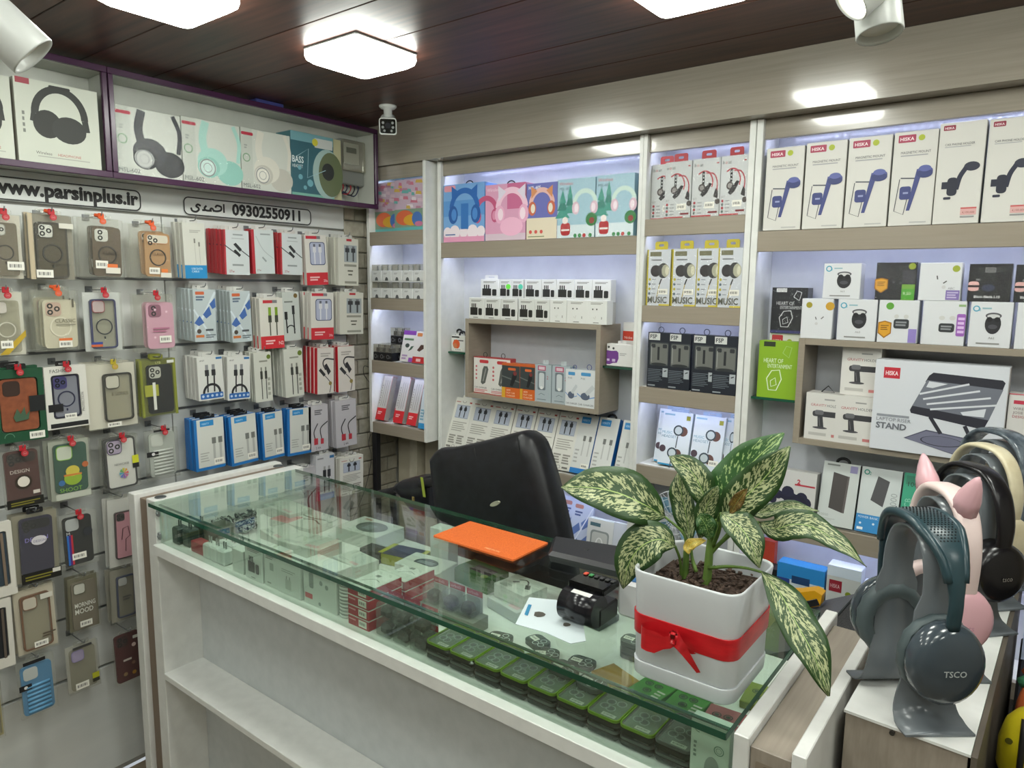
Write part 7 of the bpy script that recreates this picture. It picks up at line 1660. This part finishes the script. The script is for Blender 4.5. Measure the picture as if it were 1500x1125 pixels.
for k, (pl, pr, pt, pb, art, side, nb, desc) in enumerate(CAB):
    X = .10; d = .017
    y, w, z, h = fitX(pl, pr, pb, pt, X)
    K = carton(w, h, d, side, art, tab=(w * .5, .013), tabcol='#c9c9c4' if 'blue and white' not in desc else '#141416')
    a0 = RNDH.uniform(-2.2, 1.5)
    K.put('cable_box', desc, 'box', (X, y, z), rz=90, ry=a0, group='cable boxes on the left wall')
    for j in range(nb):
        nm = ('next box behind the ', 'third box behind the ', 'fourth box behind the ', 'hindmost box behind the ')[j]
        K.put('cable_box', ' '.join((nm + desc).split()[:16]), 'box', (X - (d + .0022) * (j + 1), y - .002 * (j + 1), z + .0015 * (j + 1)), rz=90, ry=a0 + RNDH.uniform(-1.0, 1.0), group='cable boxes on the left wall')
    hook(' '.join(('dark hook holding the ' + desc).split()[:16]), y + w / 2, z + h + .006, .108, None)
# ------------------------------------------------------------------ goods inside the glass counter
FZ = 0.8503
def top_mesh(a, zoff, name='top_print'):
    a.mb.v = [(x, z, zoff - y) for x, y, z in a.mb.v]; return a.mb.mesh(name)
def lying(w, l, h, col, art=None, side=None, rough=.45):
    """carton lying flat: w along x, l along y, printed on top"""
    K = Kit(); b = MB(mat(col, rough)); b.cbox(0, 0, 0, w, l, h, .0012)
    if side:
        sm = mat(side, rough); b.mats.append(sm)
        for i, f in enumerate(b.f):
            zs = [b.v[k][2] for k in f]
            if max(zs) - min(zs) > h * .5: b.mi[i] = len(b.mats) - 1
    K.add('box', b)
    if art:
        a = Art(w, l); art(a); K.add('top_print', top_mesh(a, h))
    return K
def FX(px): return at(px, 812 + (px - 228) * .47, Y=.935).x
GI = 'charger boxes along the counter front glass'
# dark plug adapters at the left end
def adapter(col, pin, s=.034, h=.048):
    K = Kit(); b = MB(mat(col, .3)); b.cbox(0, 0, 0, s, s, h, .004); K.add('body', b)
    b = MB(mat(pin, .25, .8 if pin == '#b4b6b6' else 0.0))
    for x in (.30, .62): b.cyl((s * x, s * .5, h), (s * x, s * .5, h + .018), .0022, n=8)
    K.add('pins', b); return K
ka = adapter('#3a4744', '#55605c'); kw_ = adapter('#d3d6d4', '#b4b6b6', .032, .040)
for k, (x, y, lb) in enumerate(((.372, .932, 'dark green plug adapter at the left end of the counter'), (.412, .940, 'dark plug adapter second from the left end of the counter'), (.390, .985, 'dark plug adapter behind the other two at the counter end'))):
    ka.put('plug_adapter', lb, 'adapter', (x, y, FZ), group='dark plug adapters')
lying(.075, .06, .055, '#55584a').put('carton', 'small dark green carton behind the dark adapters', 'box', (.445, .985, FZ))
lying(.06, .03, .03, '#9a2f3c').put('carton', 'small dark red carton beside the white plugs', 'box', (.468, .935, FZ))
for k, (x, y) in enumerate(((.535, .930), (.570, .930), (.605, .930), (.545, .966), (.582, .968), (.618, .970))):
    kw_.put('plug_adapter', 'white two-pin plug adapter, %s of the %s row in the counter' % (ORD[k % 3], ('front', 'back')[k // 3]), 'adapter', (x, y, FZ), group='white plug adapters')
def art_wb(a): a.lines(.15, .82, .85, .92, 2, '#7d8078', .25, .2); pic_plug(a, .18, .22, .82, .70, '#2f2e28'); a.rect(.35, .06, .6, .09, '#6a6a64')
def art_wb2(a): a.lines(.12, .80, .7, .92, 2, '#8d9088', .25, .2); a.rect(.42, .50, .70, .72, '#9aa098'); a.lines(.2, .10, .5, .14, 1, '#8d9088', .5)
def art_wb3(a): a.lines(.2, .66, .8, .78, 2, '#9a9d96', .2, .2); a.rect(.36, .18, .62, .48, '#b4b8b0'); a.rect(.40, .48, .44, .58, '#8d9088'); a.rect(.54, .48, .58, .58, '#8d9088')
def art_wb4(a): a.rr(.18, .40, .32, .76, .04, '#8d9490'); a.disc(.55, .60, .05, '#8d9490'); a.disc(.72, .55, .05, '#8d9490'); a.rect(.05, .14, .28, .26, '#c25a60'); a.disc(.5, .1, .04, '#8d9490')
for pl, pr, h, art, y, lb in ((344, 360, .060, None, .932, 'plain white carton beside the white plugs'), (363, 388, .085, art_wb, .932, 'white charger carton with black plug picture behind the front glass'), (390, 410, .085, art_wb2, .934, 'white carton with small grey square behind the front glass'), (410, 443, .080, art_wb3, .932, 'white carton with pale plug picture behind the front glass'), (446, 494, .100, art_wb4, .936, 'largest white carton behind the front glass')):
    x0, x1 = FX(pl), FX(pr); carton(x1 - x0 - .001, h, .045, '#cdd1cc', art).put('charger_box', lb, 'box', (x0, y, FZ), group=GI)
# stack of white round pads
kp = Kit(); b = MB(mat('#d3d6d2', .3)); b.smooth = True; b.lathe([(.019, 0), (.021, .002), (.021, .0055), (.019, .0072)], (0, 0, 0), 20); kp.add('pad', b)
b = MB(mat('#9a9e9a', .4)); b.lathe([(.0205, .0072), (.0205, .0078)], (0, 0, 0), 20); kp.add('seam', b)
for k in range(10): kp.put('charging_pad', 'white round charging pad, number %s from the bottom of its stack' % ['one', 'two', 'three', 'four', 'five', 'six', 'seven', 'eight', 'nine', 'ten'][k], 'charging pad', (1.092, .958, FZ + k * .0079), group='stack of white round pads')
# red and white cartons
def art_rt(a): a.rect(0, 0, 1, 1, '#c9cdc6'); a.line([(.2, .3), (.5, .5), (.8, .45)], .03, '#6a7068', 4); a.rect(.3, .62, .5, .72, '#6a7068')
def red_kit(w, l, h):
    K = lying(w, l, h, '#c9cdc6', art_rt, '#a3222e'); a = Art(w, h); a.lines(.06, .55, .38, .75, 1, '#d8989c', .35); a.barcode(.52, .2, .9, .85); K.add('front_print', a.mesh('front_print')); return K
kr = red_kit(.066, .095, .0225)
for k in range(4): kr.put('cable_carton', 'red-sided carton, %s from the bottom of the front stack' % ORD[k], 'box', (1.122, .930, FZ + k * .0228), group='red-sided cartons in the counter')
for k in range(3): kr.put('cable_carton', 'red-sided carton, %s from the bottom of the stack behind' % ORD[k], 'box', (1.110, 1.045, FZ + k * .0228), group='red-sided cartons in the counter')
# black earbuds in clear blisters with red header
CLRB = clear_mat('clear_blister', '#e6eae6', .05, 1.45, 1.0, haze=.06)
def ear_kit():
    K = Kit(); b = MB(CLRB); b.cbox(0, 0, 0, .044, .040, .036, .006); K.add('blister', b)
    b = MB(mat('#35302f', .35)); b.cbox(.006, .005, .003, .038, .035, .027, .008); K.add('earbud_case', b)
    b = MB(mat('#b9bcb8', .5)); b.cbox(0, .041, 0, .044, .0424, .045, .0005); K.add('card', b)
    a = Art(.044, .02, .041); a.rect(0, .35, 1, 1, '#a82a36'); a.text(.08, .5, .35, 'airbuds', '#e0b8bc', wmax=.8); a.mb.v = [(x, y, z + .027) for x, y, z in a.mb.v]; K.add('header_print', a.mesh('header_print')); return K
ke = ear_kit()
for k in range(3):
    for j in range(2): ke.put('earbud_blister', 'dark earbuds in clear blister, %s from left, %s layer, front row' % (ORD[k], ('lower', 'upper')[j]), 'earbuds', (1.205 + k * .049, .930, FZ + j * .0365), group='earbud blisters')
for k in range(3): ke.put('earbud_blister', 'dark earbuds in clear blister, %s from left in the row behind' % ORD[k], 'earbuds', (1.215 + k * .049, 1.055, FZ + .03), group='earbud blisters')
lying(.16, .05, .0295, '#7d8078').put('carton', 'long grey carton under the back row of earbud blisters', 'box', (1.21, 1.05, FZ))
# camera lens protectors in clear boxes with green lids
def lens_kit(green=True, body='#3a4440'):
    K = Kit(); w, l, h = .059, .088, .019
    b = MB(clear_mat('smoky_box_plastic', '#7f8a84', .06, 1.45, 1.0, haze=.45, hazecol='#3a4440')); b.cbox(0, 0, 0, w, l, h - .004, .006); K.add('box_bottom', b)
    rimm = mat('#65861a' if green else '#4a4e4c', .3)
    b = MB(rimm); n = 4; o = rrect(0, 0, w, l, .010, n); i = rrect(.0022, .0022, w - .0022, l - .0022, .008, n)
    A = b.ring([(x, y, h - .0046) for x, y in o]); B_ = b.ring([(x, y, h) for x, y in o]); C_ = b.ring([(x, y, h) for x, y in i]); D_ = b.ring([(x, y, h - .0046) for x, y in i]); b.bridge(A, B_); b.bridge(B_, C_); b.bridge(C_, D_); K.add('lid_rim', b)
    a = Art(w, l); a.rr(.08, .06, .92, .94, .08, '#4f6a48' if green else '#5a605c')
    if green: a.rect(.12, .76, .88, .93, '#7aa024'); a.text(.36, .81, .06, 'CAMERA', '#b8c86a', wmax=.5)
    for u, v in ((.36, .56), (.66, .60), (.50, .36), (.30, .38)): a.arc(u, v, .13, .03, '#a9b4b0'); a.disc(u, v, .09, '#38403e')
    a.barcode(.40, .10, .82, .20); K.add('lens_card', top_mesh(a, h - .0039, 'lens_card'))
    b = MB(CLRB); b.box(.003, .003, h - .0012, w - .003, l - .003, h - .0006); K.add('clear_lid', b); return K
kg = lens_kit(True); kd = lens_kit(False)
cols = [(1.352, 'g'), (1.4125, 'g'), (1.473, 'g'), (1.5335, 'g'), (1.594, 'g'), (1.6545, 'g'), (1.715, 'g'), (1.7755, 'g'), (1.836, 'd')]
for k, (x, c) in enumerate(cols):
    for j in range(2):
        (kg if c == 'g' and j else kd).put('lens_protector_box', 'lens protector box with %s rim, %s column from the left, %s one' % ('lime' if c == 'g' and j else 'grey', ORD[k], ('lower', 'upper')[j]), 'box', (x, .928 - (0 if k < 8 else .0), FZ + j * .0194), group='lens protector boxes')
# small clear lens plates on two of them and around
def plate_kit():
    K = Kit(); b = MB(clear_mat('grey_lens_plate', '#aab0ac', .05, 1.45, 1.0, haze=.45, hazecol='#7d8380')); pts = rrect(0, 0, .052, .040, .014, 5)
    A = b.ring([(x, y, 0) for x, y in pts]); B_ = b.ring([(x, y, .008) for x, y in pts]); b.face(A[::-1]); b.face(B_); b.bridge(A, B_); K.add('plate', b)
    a = Art(.052, .040); 
    for u, v in ((.68, .7), (.84, .36), (.58, .28)): a.arc(u, v, .12, .025, '#c3cac6')
    a.barcode(.08, .34, .48, .66); K.add('rings', top_mesh(a, .0082, 'rings')); return K
kpl = plate_kit()
for k, (x, y, z, r, lb) in enumerate(((1.597, .985, FZ + .0392, -8, 'rounded clear lens plate lying on the fifth lime-rimmed column'), (1.660, .975, FZ + .0392, -8, 'rounded clear lens plate lying on the sixth lime-rimmed column'), (1.40, 1.05, FZ, 12, 'rounded clear lens plate behind the lime-rimmed boxes, left one'), (1.46, 1.10, FZ, -20, 'rounded clear lens plate below the white adapter carton'), (1.52, 1.05, FZ, 30, 'rounded clear lens plate behind the lime-rimmed boxes, right one'), (1.58, 1.075, FZ, 5, 'rounded clear lens plate under the printer'), (1.64, 1.17, FZ, 0, 'lowest clear lens plate in the little stack by the pot'), (1.64, 1.17, FZ + .0085, 4, 'second clear lens plate in the little stack by the pot'), (1.64, 1.17, FZ + .017, -3, 'third clear lens plate in the little stack by the pot'), (1.64, 1.17, FZ + .0255, 2, 'topmost clear lens plate in the little stack by the pot'))):
    kpl.put('lens_plate', lb, 'lens plate', (x, y, z), rz=r, group='clear lens plates')
# KEZEN box standing at the right end
def art_kez(a): a.rect(0, 0, 1, 1, '#c3cfc4'); a.text(.10, .82, .055, 'KEZEN', '#55635c', wmax=.40, bold=.02); a.arc(.20, .85, .11, .02, '#55635c', 60, 280); a.arc(.74, .62, .12, .025, '#6f8a7a'); a.arc(.74, .62, .07, .012, '#6f8a7a'); a.lines(.08, .40, .16, .66, 4, '#7a8a80', .3); a.ptsm(ell(.58 * a.w, .30 * a.h, .20 * a.w, .20 * a.h, 20), '#8d9690'); a.rr(.4, .02, .78, .30, .06, '#8d9690')
x0 = 1.898; carton(1.955 - x0, .104, .018, '#bccabf', art_kez).put('charger_box', 'pale green box with round emblem at the right end of the counter', 'box', (x0, .9235, FZ))
# middle and back of the counter
def art_oval(a): a.rect(0, 0, 1, 1, '#c9cec8'); a.ptsm(ell(.5 * a.w, .5 * a.h, .26 * a.w, .28 * a.h, 24), '#33434e'); a.lines(.32, .40, .7, .60, 3, '#9aa8ae', .25, .1)
def art_cable(a): a.rect(0, 0, 1, 1, '#c6c9c4'); a.line([(.30, .72), (.42, .84), (.55, .78), (.66, .60)], .04, '#3a3c3a', 5); a.poly([(.22, .52), (.34, .66), (.40, .60), (.28, .46)], '#3a3c3a'); a.poly([(.60, .60), (.72, .66), (.86, .42), (.74, .36)], '#3a3c3a'); a.lines(.1, .1, .4, .3, 3, '#8d908a', .25)
def art_redw(a): a.rect(0, 0, 1, 1, '#cfd2ca'); a.rect(0, 0, .45, .7, '#c9898a'); a.lines(.05, .1, .42, .6, 5, '#b04a50', .25); a.line([(.3, .9), (.55, .82), (.9, .88)], .03, '#55584a', 4); a.line([(.5, .6), (.7, .72), (.95, .5)], .03, '#55584a', 4)
def art_hole(a): a.rect(0, 0, 1, 1, '#c9cdc6'); a.ptsm(ell(.55 * a.w, .5 * a.h, .32 * a.w, .34 * a.h, 28), '#4a5250'); a.ptsm(ell(.55 * a.w, .5 * a.h, .29 * a.w, .31 * a.h, 28), '#5f6866'); a.rect(.42, .30, .62, .62, '#7f8a8e'); a.rect(.12, .82, .3, .92, '#a07a6a')
def art_plain(a): a.lines(.1, .1, .5, .25, 2, '#a3a8a2', .3); a.rect(.6, .1, .9, .25, '#c9a8a8')
def art_greenb(a): a.rect(0, 0, 1, 1, '#3f7a2a'); a.rect(.3, .3, .85, .75, '#4a3a44'); a.disc(.8, .2, .08, '#8aa83a')
def art_yn(a): a.rect(0, 0, .12, 1, '#b4b43a'); a.rect(.88, 0, 1, 1, '#b4b43a')
for (w, l, h, col, art, side, loc, rz, lb) in (
        (.130, .085, .042, '#c9cec8', art_oval, None, (1.030, 1.150), 6, 'white carton with dark oval label in the middle of the counter'),
        (.120, .075, .034, '#3a7028', art_greenb, '#356a26', (1.145, 1.235), -6, 'green carton behind the oval-labelled one'),
        (.105, .085, .026, '#b9bdb7', art_plain, None, (1.305, 1.175), -14, 'lower white carton of the pair by the receipt printer'),
        (.095, .075, .030, '#c6c9c4', art_cable, None, (1.315, 1.185), -8, 'white carton picturing a short black cable, upper of the pair'),
        (.120, .070, .030, '#2c3550', art_yn, '#98983a', (.920, 1.195), 10, 'navy carton with yellow-green sides in the counter'),
        (.070, .045, .030, '#3a3d3c', None, None, (.860, 1.185), 4, 'dark clutter carton beside the navy one'),
        (.060, .040, .105, '#c6ccc8', None, None, (1.040, 1.265), 3, 'tall white carton by the orange pad'),
        (.150, .080, .034, '#c3c9c0', art_plain, None, (.350, 1.235), -4, 'long pale carton at the far left of the counter'),
        (.170, .090, .022, '#cfd2ca', art_redw, None, (.455, 1.185), 6, 'flat white carton with pink print in the counter'),
        (.150, .085, .050, '#c3c7be', art_plain, None, (.690, 1.050), 8, 'bulky white carton behind the front chargers'),
        (.110, .080, .040, '#c9ccc4', art_plain, None, (.560, 1.085), -10, 'white carton beside the cable bundle'),
        (.160, .110, .040, '#c9cdc6', art_hole, None, (.700, 1.235), 2, 'white carton with a round window at the back of the counter'),
        (.100, .070, .040, '#bfc4bc', art_plain, None, (.875, 1.085), -6, 'white carton left of the red-sided stacks')):
    lying(w, l, h, col, art, side).put('carton', lb, 'box', (loc[0], loc[1], FZ + (.0263 if 'upper of' in lb else 0)), rz=rz, group='cartons lying in the counter')
o1 = lying(.075, .055, .014, '#a8842c'); o1.put('accessory_pack', 'small yellow-brown pack in front of the pot', 'pack', (1.64, 1.07, FZ), rz=-20)
for k, (x, y, c, lb) in enumerate(((1.72, 1.06, '#3f8a2a', 'green lens pack under the front of the pot'), (1.79, 1.055, '#3f8a2a', 'green lens pack under the middle of the pot'), (1.86, 1.04, '#a85a60', 'pink lens pack under the right side of the pot'), (1.72, 1.17, '#55605a', 'grey lens pack behind the pot'), (1.80, 1.20, '#55605a', 'grey lens pack far behind the pot'), (1.89, 1.15, '#7f8a3a', 'olive lens pack at the right end of the counter'), (1.50, 1.24, '#4a5250', 'dark pack under the cash tray'), (1.42, 1.28, '#55584a', 'dark olive pack under the cash tray'))):
    def art_rings(a, c=c):
        for u, v in ((.3, .6), (.6, .62), (.45, .3)): a.arc(u, v, .11, .03, '#1f2a20'); a.disc(u, v, .07, '#3a4a3a')
        a.lines(.7, .1, .95, .5, 3, '#c9c9c0', .25)
    lying(.062, .072, .014, c, art_rings).put('lens_pack', lb, 'pack', (x, y, FZ), rz=(k * 23) % 17 - 8, group='lens packs under the pot')
# bundles of bagged cables
for k, (x, y, c1, c2, lb) in enumerate(((.36, 1.09, '#2a2d2c', '#c3c6c0', 'tangled bundle of black and white cables at the counter end'), (.44, 1.115, '#3a3f3c', '#b4b8b2', 'second bundle of bagged cables beside the first'), (.35, 1.17, '#33383a', '#8d928c', 'bundle of dark cables near the counter end panel'))):
    t = thing('cable_bundle', lb, 'cables', (x, y, FZ), group='cable bundles in the counter')
    for j, c in enumerate((c1, c2)):
        b = MB(mat(c, .4)); b.smooth = True; pts = []
        for q in range(40):
            a = q * .9 + j; r = .022 + .008 * math.sin(q * 1.7 + k); pts.append((r * math.cos(a) * 1.3, r * math.sin(a), .006 + .022 * (.5 + .5 * math.sin(q * 2.3 + j))))
        b.tube(smooth_line(pts, 3), .0020, 5); b.build('black_cable' if j == 0 else 'white_cable', t)

# ------------------------------------------------------------------ behind the counter, right
# desk fan
fp = Vector((1.425, 1.90, 0.0)); t = thing('fan', 'small white fan with wire cage behind the plant', 'fan', fp)
fc = Vector((0, 0, .895)); fd = (CAM - (fp + fc)); fd.z = 0; fd.normalize(); fd = (fd + Vector((-.35, 0, .0))).normalized(); fs = Vector((-fd.y, fd.x, 0)); fu = Vector((0, 0, 1))
WM = mat('#c9cdd0', .3)
for nm, off in (('front_cage', .022), ('rear_cage', -.022)):
    b = MB(WM); b.smooth = True
    for r, o in ((.022, off), (.042, off * .95), (.062, off * .8), (.082, off * .3)):
        b.tube([fc + fd * o + fs * (r * math.cos(q * math.pi / 14)) + fu * (r * math.sin(q * math.pi / 14)) for q in range(29)], .0011, 4, cap=False)
    for q in range(20):
        a = q * math.pi / 10; e = fs * math.cos(a) + fu * math.sin(a)
        b.tube([fc + fd * off + e * .012, fc + fd * off * .95 + e * .045, fc + fd * off * .3 + e * .082], .0008, 4)
    b.build(nm, t)
for q in range(4):
    a = q * math.pi / 2 + .4; b = MB(mat('#7fa8c0', .3)); e = fs * math.cos(a) + fu * math.sin(a); e2 = fs * math.cos(a + .7) + fu * math.sin(a + .7)
    b.loft([[fc + e * .012 + fd * .006 + fd * z, fc + e2 * .012 - fd * .006 + fd * z, fc + e2 * .070 - fd * .008 + fd * z, fc + (e + e2).normalized() * .076 + fd * z, fc + e * .066 + fd * .008 + fd * z] for z in (0, .0012)]); b.build('blade', t)
b = MB(WM); b.cyl(fc - fd * .05, fc + fd * .010, .013, n=14); b.build('motor', t)
b = MB(WM); b.cyl((0, 0, .02), fc - fd * .04 - Vector((0, 0, .0)), .009, n=12); b.build('pole', t)
b = MB(WM); b.lathe([(.09, 0), (.09, .012), (.04, .022), (.01, .03)], (0, 0, 0), 28); b.build('base', t)
# speaker with mesh grille
t = thing('floor_speaker', 'dark grey floor speaker with black mesh grille behind the partition', 'speaker', (1.92, 1.62, 0))
GRY = mat('#4c4d50', .45)
def sl(z0, z1): return [(-.13, -.17, z0), (.13, -.17, z1), (.13, .14, z1), (-.13, .14, z0)]
b = MB(GRY); b.loft([sl(0, 0), sl(.775, .915)]); b.build('cabinet', t)
mesh_m = noise_mat('black_grille_mesh', '#0c0c0d', '#3a3b3d', (420, 420, 420), .6, detail=0, bump=.6, lo=.46, hi=.54)
zt = lambda x: .775 + (x + .13) * .14 / .26
b = MB(mesh_m); b.loft([[(x, y, zt(x) + o) for x, y in ((.012 + e, -.15 + e), (.122 - e, -.15 + e), (.122 - e, .12 - e), (.035 + e, .12 - e))] for o, e in ((.0005, 0), (.006, .003))]); b.build('grille', t)
b = MB(mat('#2e2f31', .4)); b.tube([(x, y, zt(x) + .004) for x, y in ((.009, -.152), (.032, .123), (.125, .123))], .003, 6); b.build('grille_edge', t)
# yellow toy tool and a roll of tape lying on the speaker
p = at(1165, 893, Y=1.70)
t = thing('hot_glue_gun', 'yellow plastic tool with black trigger lying on the speaker', 'tool', (1.808, 1.700, .792), (0, math.radians(-28), 0))
b = MB(mat('#d29a14', .35)); b.smooth = False
b.prism([(0, .0), (.085, .0), (.100, .022), (.088, .036), (.050, .040), (.012, .048), (-.008, .040)], 0, .035); b.build('body', t)
b = MB(mat('#1c1c1e', .4)); b.cbox(.052, -.003, .002, .086, -.0005, .018, .002); b.build('trigger', t)
b = MB(mat('#2a3350', .4)); b.smooth = True; b.cyl((-.004, .004, .047), (.02, .004, .05), .008, n=10); b.build('nozzle', t)
t = thing('tape_roll', 'white and grey tape roll beside the yellow tool', 'tape', (1.815, 1.655, .826))
b = MB(mat('#c9c6ba', .5)); b.smooth = True; b.lathe([(.018, -.012), (.036, -.012), (.036, .012), (.018, .012), (.018, -.012)], (0, 0, .002), 24, 'y', False, False); b.build('tape', t)
b = MB(mat('#55565a', .4)); b.smooth = True; b.lathe([(.0165, -.0125), (.0178, -.0125), (.0178, .0125), (.0165, .0125)], (0, 0, .002), 24, 'y', False, False); b.build('core', t)
# low black box right of the display with toys on it
t = thing('storage_box', 'low black storage box right of the display cabinet', 'box', (2.46, 1.52, 0))
b = MB(mat('#17171c', .5)); b.cbox(-.193, -.36, 0, .25, .30, .815, .006); b.build('body', t)
b = MB(mat('#101014', .5)); b.cbox(-.195, -.362, .8152, .252, .302, .832, .005); b.build('lid', t)
t = thing('yellow_pouch', 'round yellow pouch with a black zip beside the display cabinet', 'pouch', (2.300, 1.245, .8325))
b = MB(noise_mat('yellow_silicone', '#c4b416', '#d4c424', (20, 20, 20), .35)); b.smooth = True
def eg(t_, f): return [(math.sin(a * math.pi / 12) * .048 * f, -math.cos(a * math.pi / 12) * .040 * f, t_) for a in range(24)]
b.loft([eg(z, f) for z, f in ((0, .55), (.006, .8), (.03, 1.0), (.07, 1.0), (.10, .86), (.118, .6), (.126, .2))]); b.build('body', t)
b = MB(mat('#1a1a1a', .4)); b.smooth = True
b.tube([(-.018 + .0 * k, -math.sqrt(max(0, 1 - .14)) * .0385 * f - .002, z) for k, (z, f) in enumerate(((.004, .75), (.03, 1.0), (.07, 1.0), (.10, .86), (.118, .6)))], .0045, 6); b.build('zip', t)
b = MB(mat('#1f1d14', .3)); b.smooth = True; b.lathe([(.007, 0), (.006, .002), (.001, .003)], (.005, -.0405, .075), 12, 'y'); b.build('button', t)
b = MB(mat('#55520f', .3)); b.smooth = True; b.lathe([(.005, 0), (.004, .002), (.001, .003)], (-.034, -.029, .080), 12, 'y'); b.build('button', t)
t = thing('rubber_toy', 'orange rubber toy with a green collar on the black box', 'toy', (2.292, 1.43, .8325))
b = MB(mat('#d8703f', .4)); b.smooth = True; b.tube([(-.012, 0, .0), (-.010, 0, .04), (-.004, .0, .075)], [.014, .013, .012], 10); b.build('stem', t)
b = MB(mat('#4f9a72', .4)); b.smooth = True; b.tube([(-.022, 0, .075), (-.004, 0, .085), (.016, 0, .09), (.030, 0, .082)], [.008, .013, .013, .008], 10); b.build('collar', t)
b = MB(mat('#d8703f', .4)); b.smooth = True; b.tube([(-.012, 0, .094), (-.004, 0, .115), (.012, 0, .108)], [.010, .010, .004], 10); b.build('tip', t)
def art_lb(a): a.rect(0, 0, 1, 1, '#b4c0dc'); a.lines(.2, .4, .8, .6, 2, '#7f8cb8', .3)
carton(.10, .16, .05, '#b4c0dc', art_lb).put('accessory_box', 'pale blue box standing behind the orange toy', 'box', (2.268, 1.70, .8325))

# ------------------------------------------------------------------ loose wires in the corner
t = thing('wall_cable', 'thin black cable drooping down the brick strip beside the shelf unit', 'cable', (.02, 1.93, .6))
P = [at(x, y, X=.022) for x, y in ((548, 542), (534, 536), (533, 548), (541, 560))]; P2 = [at(x, y, X=.024) for x, y in ((543, 636), (540, 650), (544, 672), (536, 712), (524, 745), (512, 775), (506, 800))]
for nm, q in (('upper_loop', P), ('lower_run', P2)):
    b = MB(BLACK); b.smooth = True; b.tube(smooth_line([v - Vector(t.location) for v in q], 5), .0013, 5); b.build(nm, t)
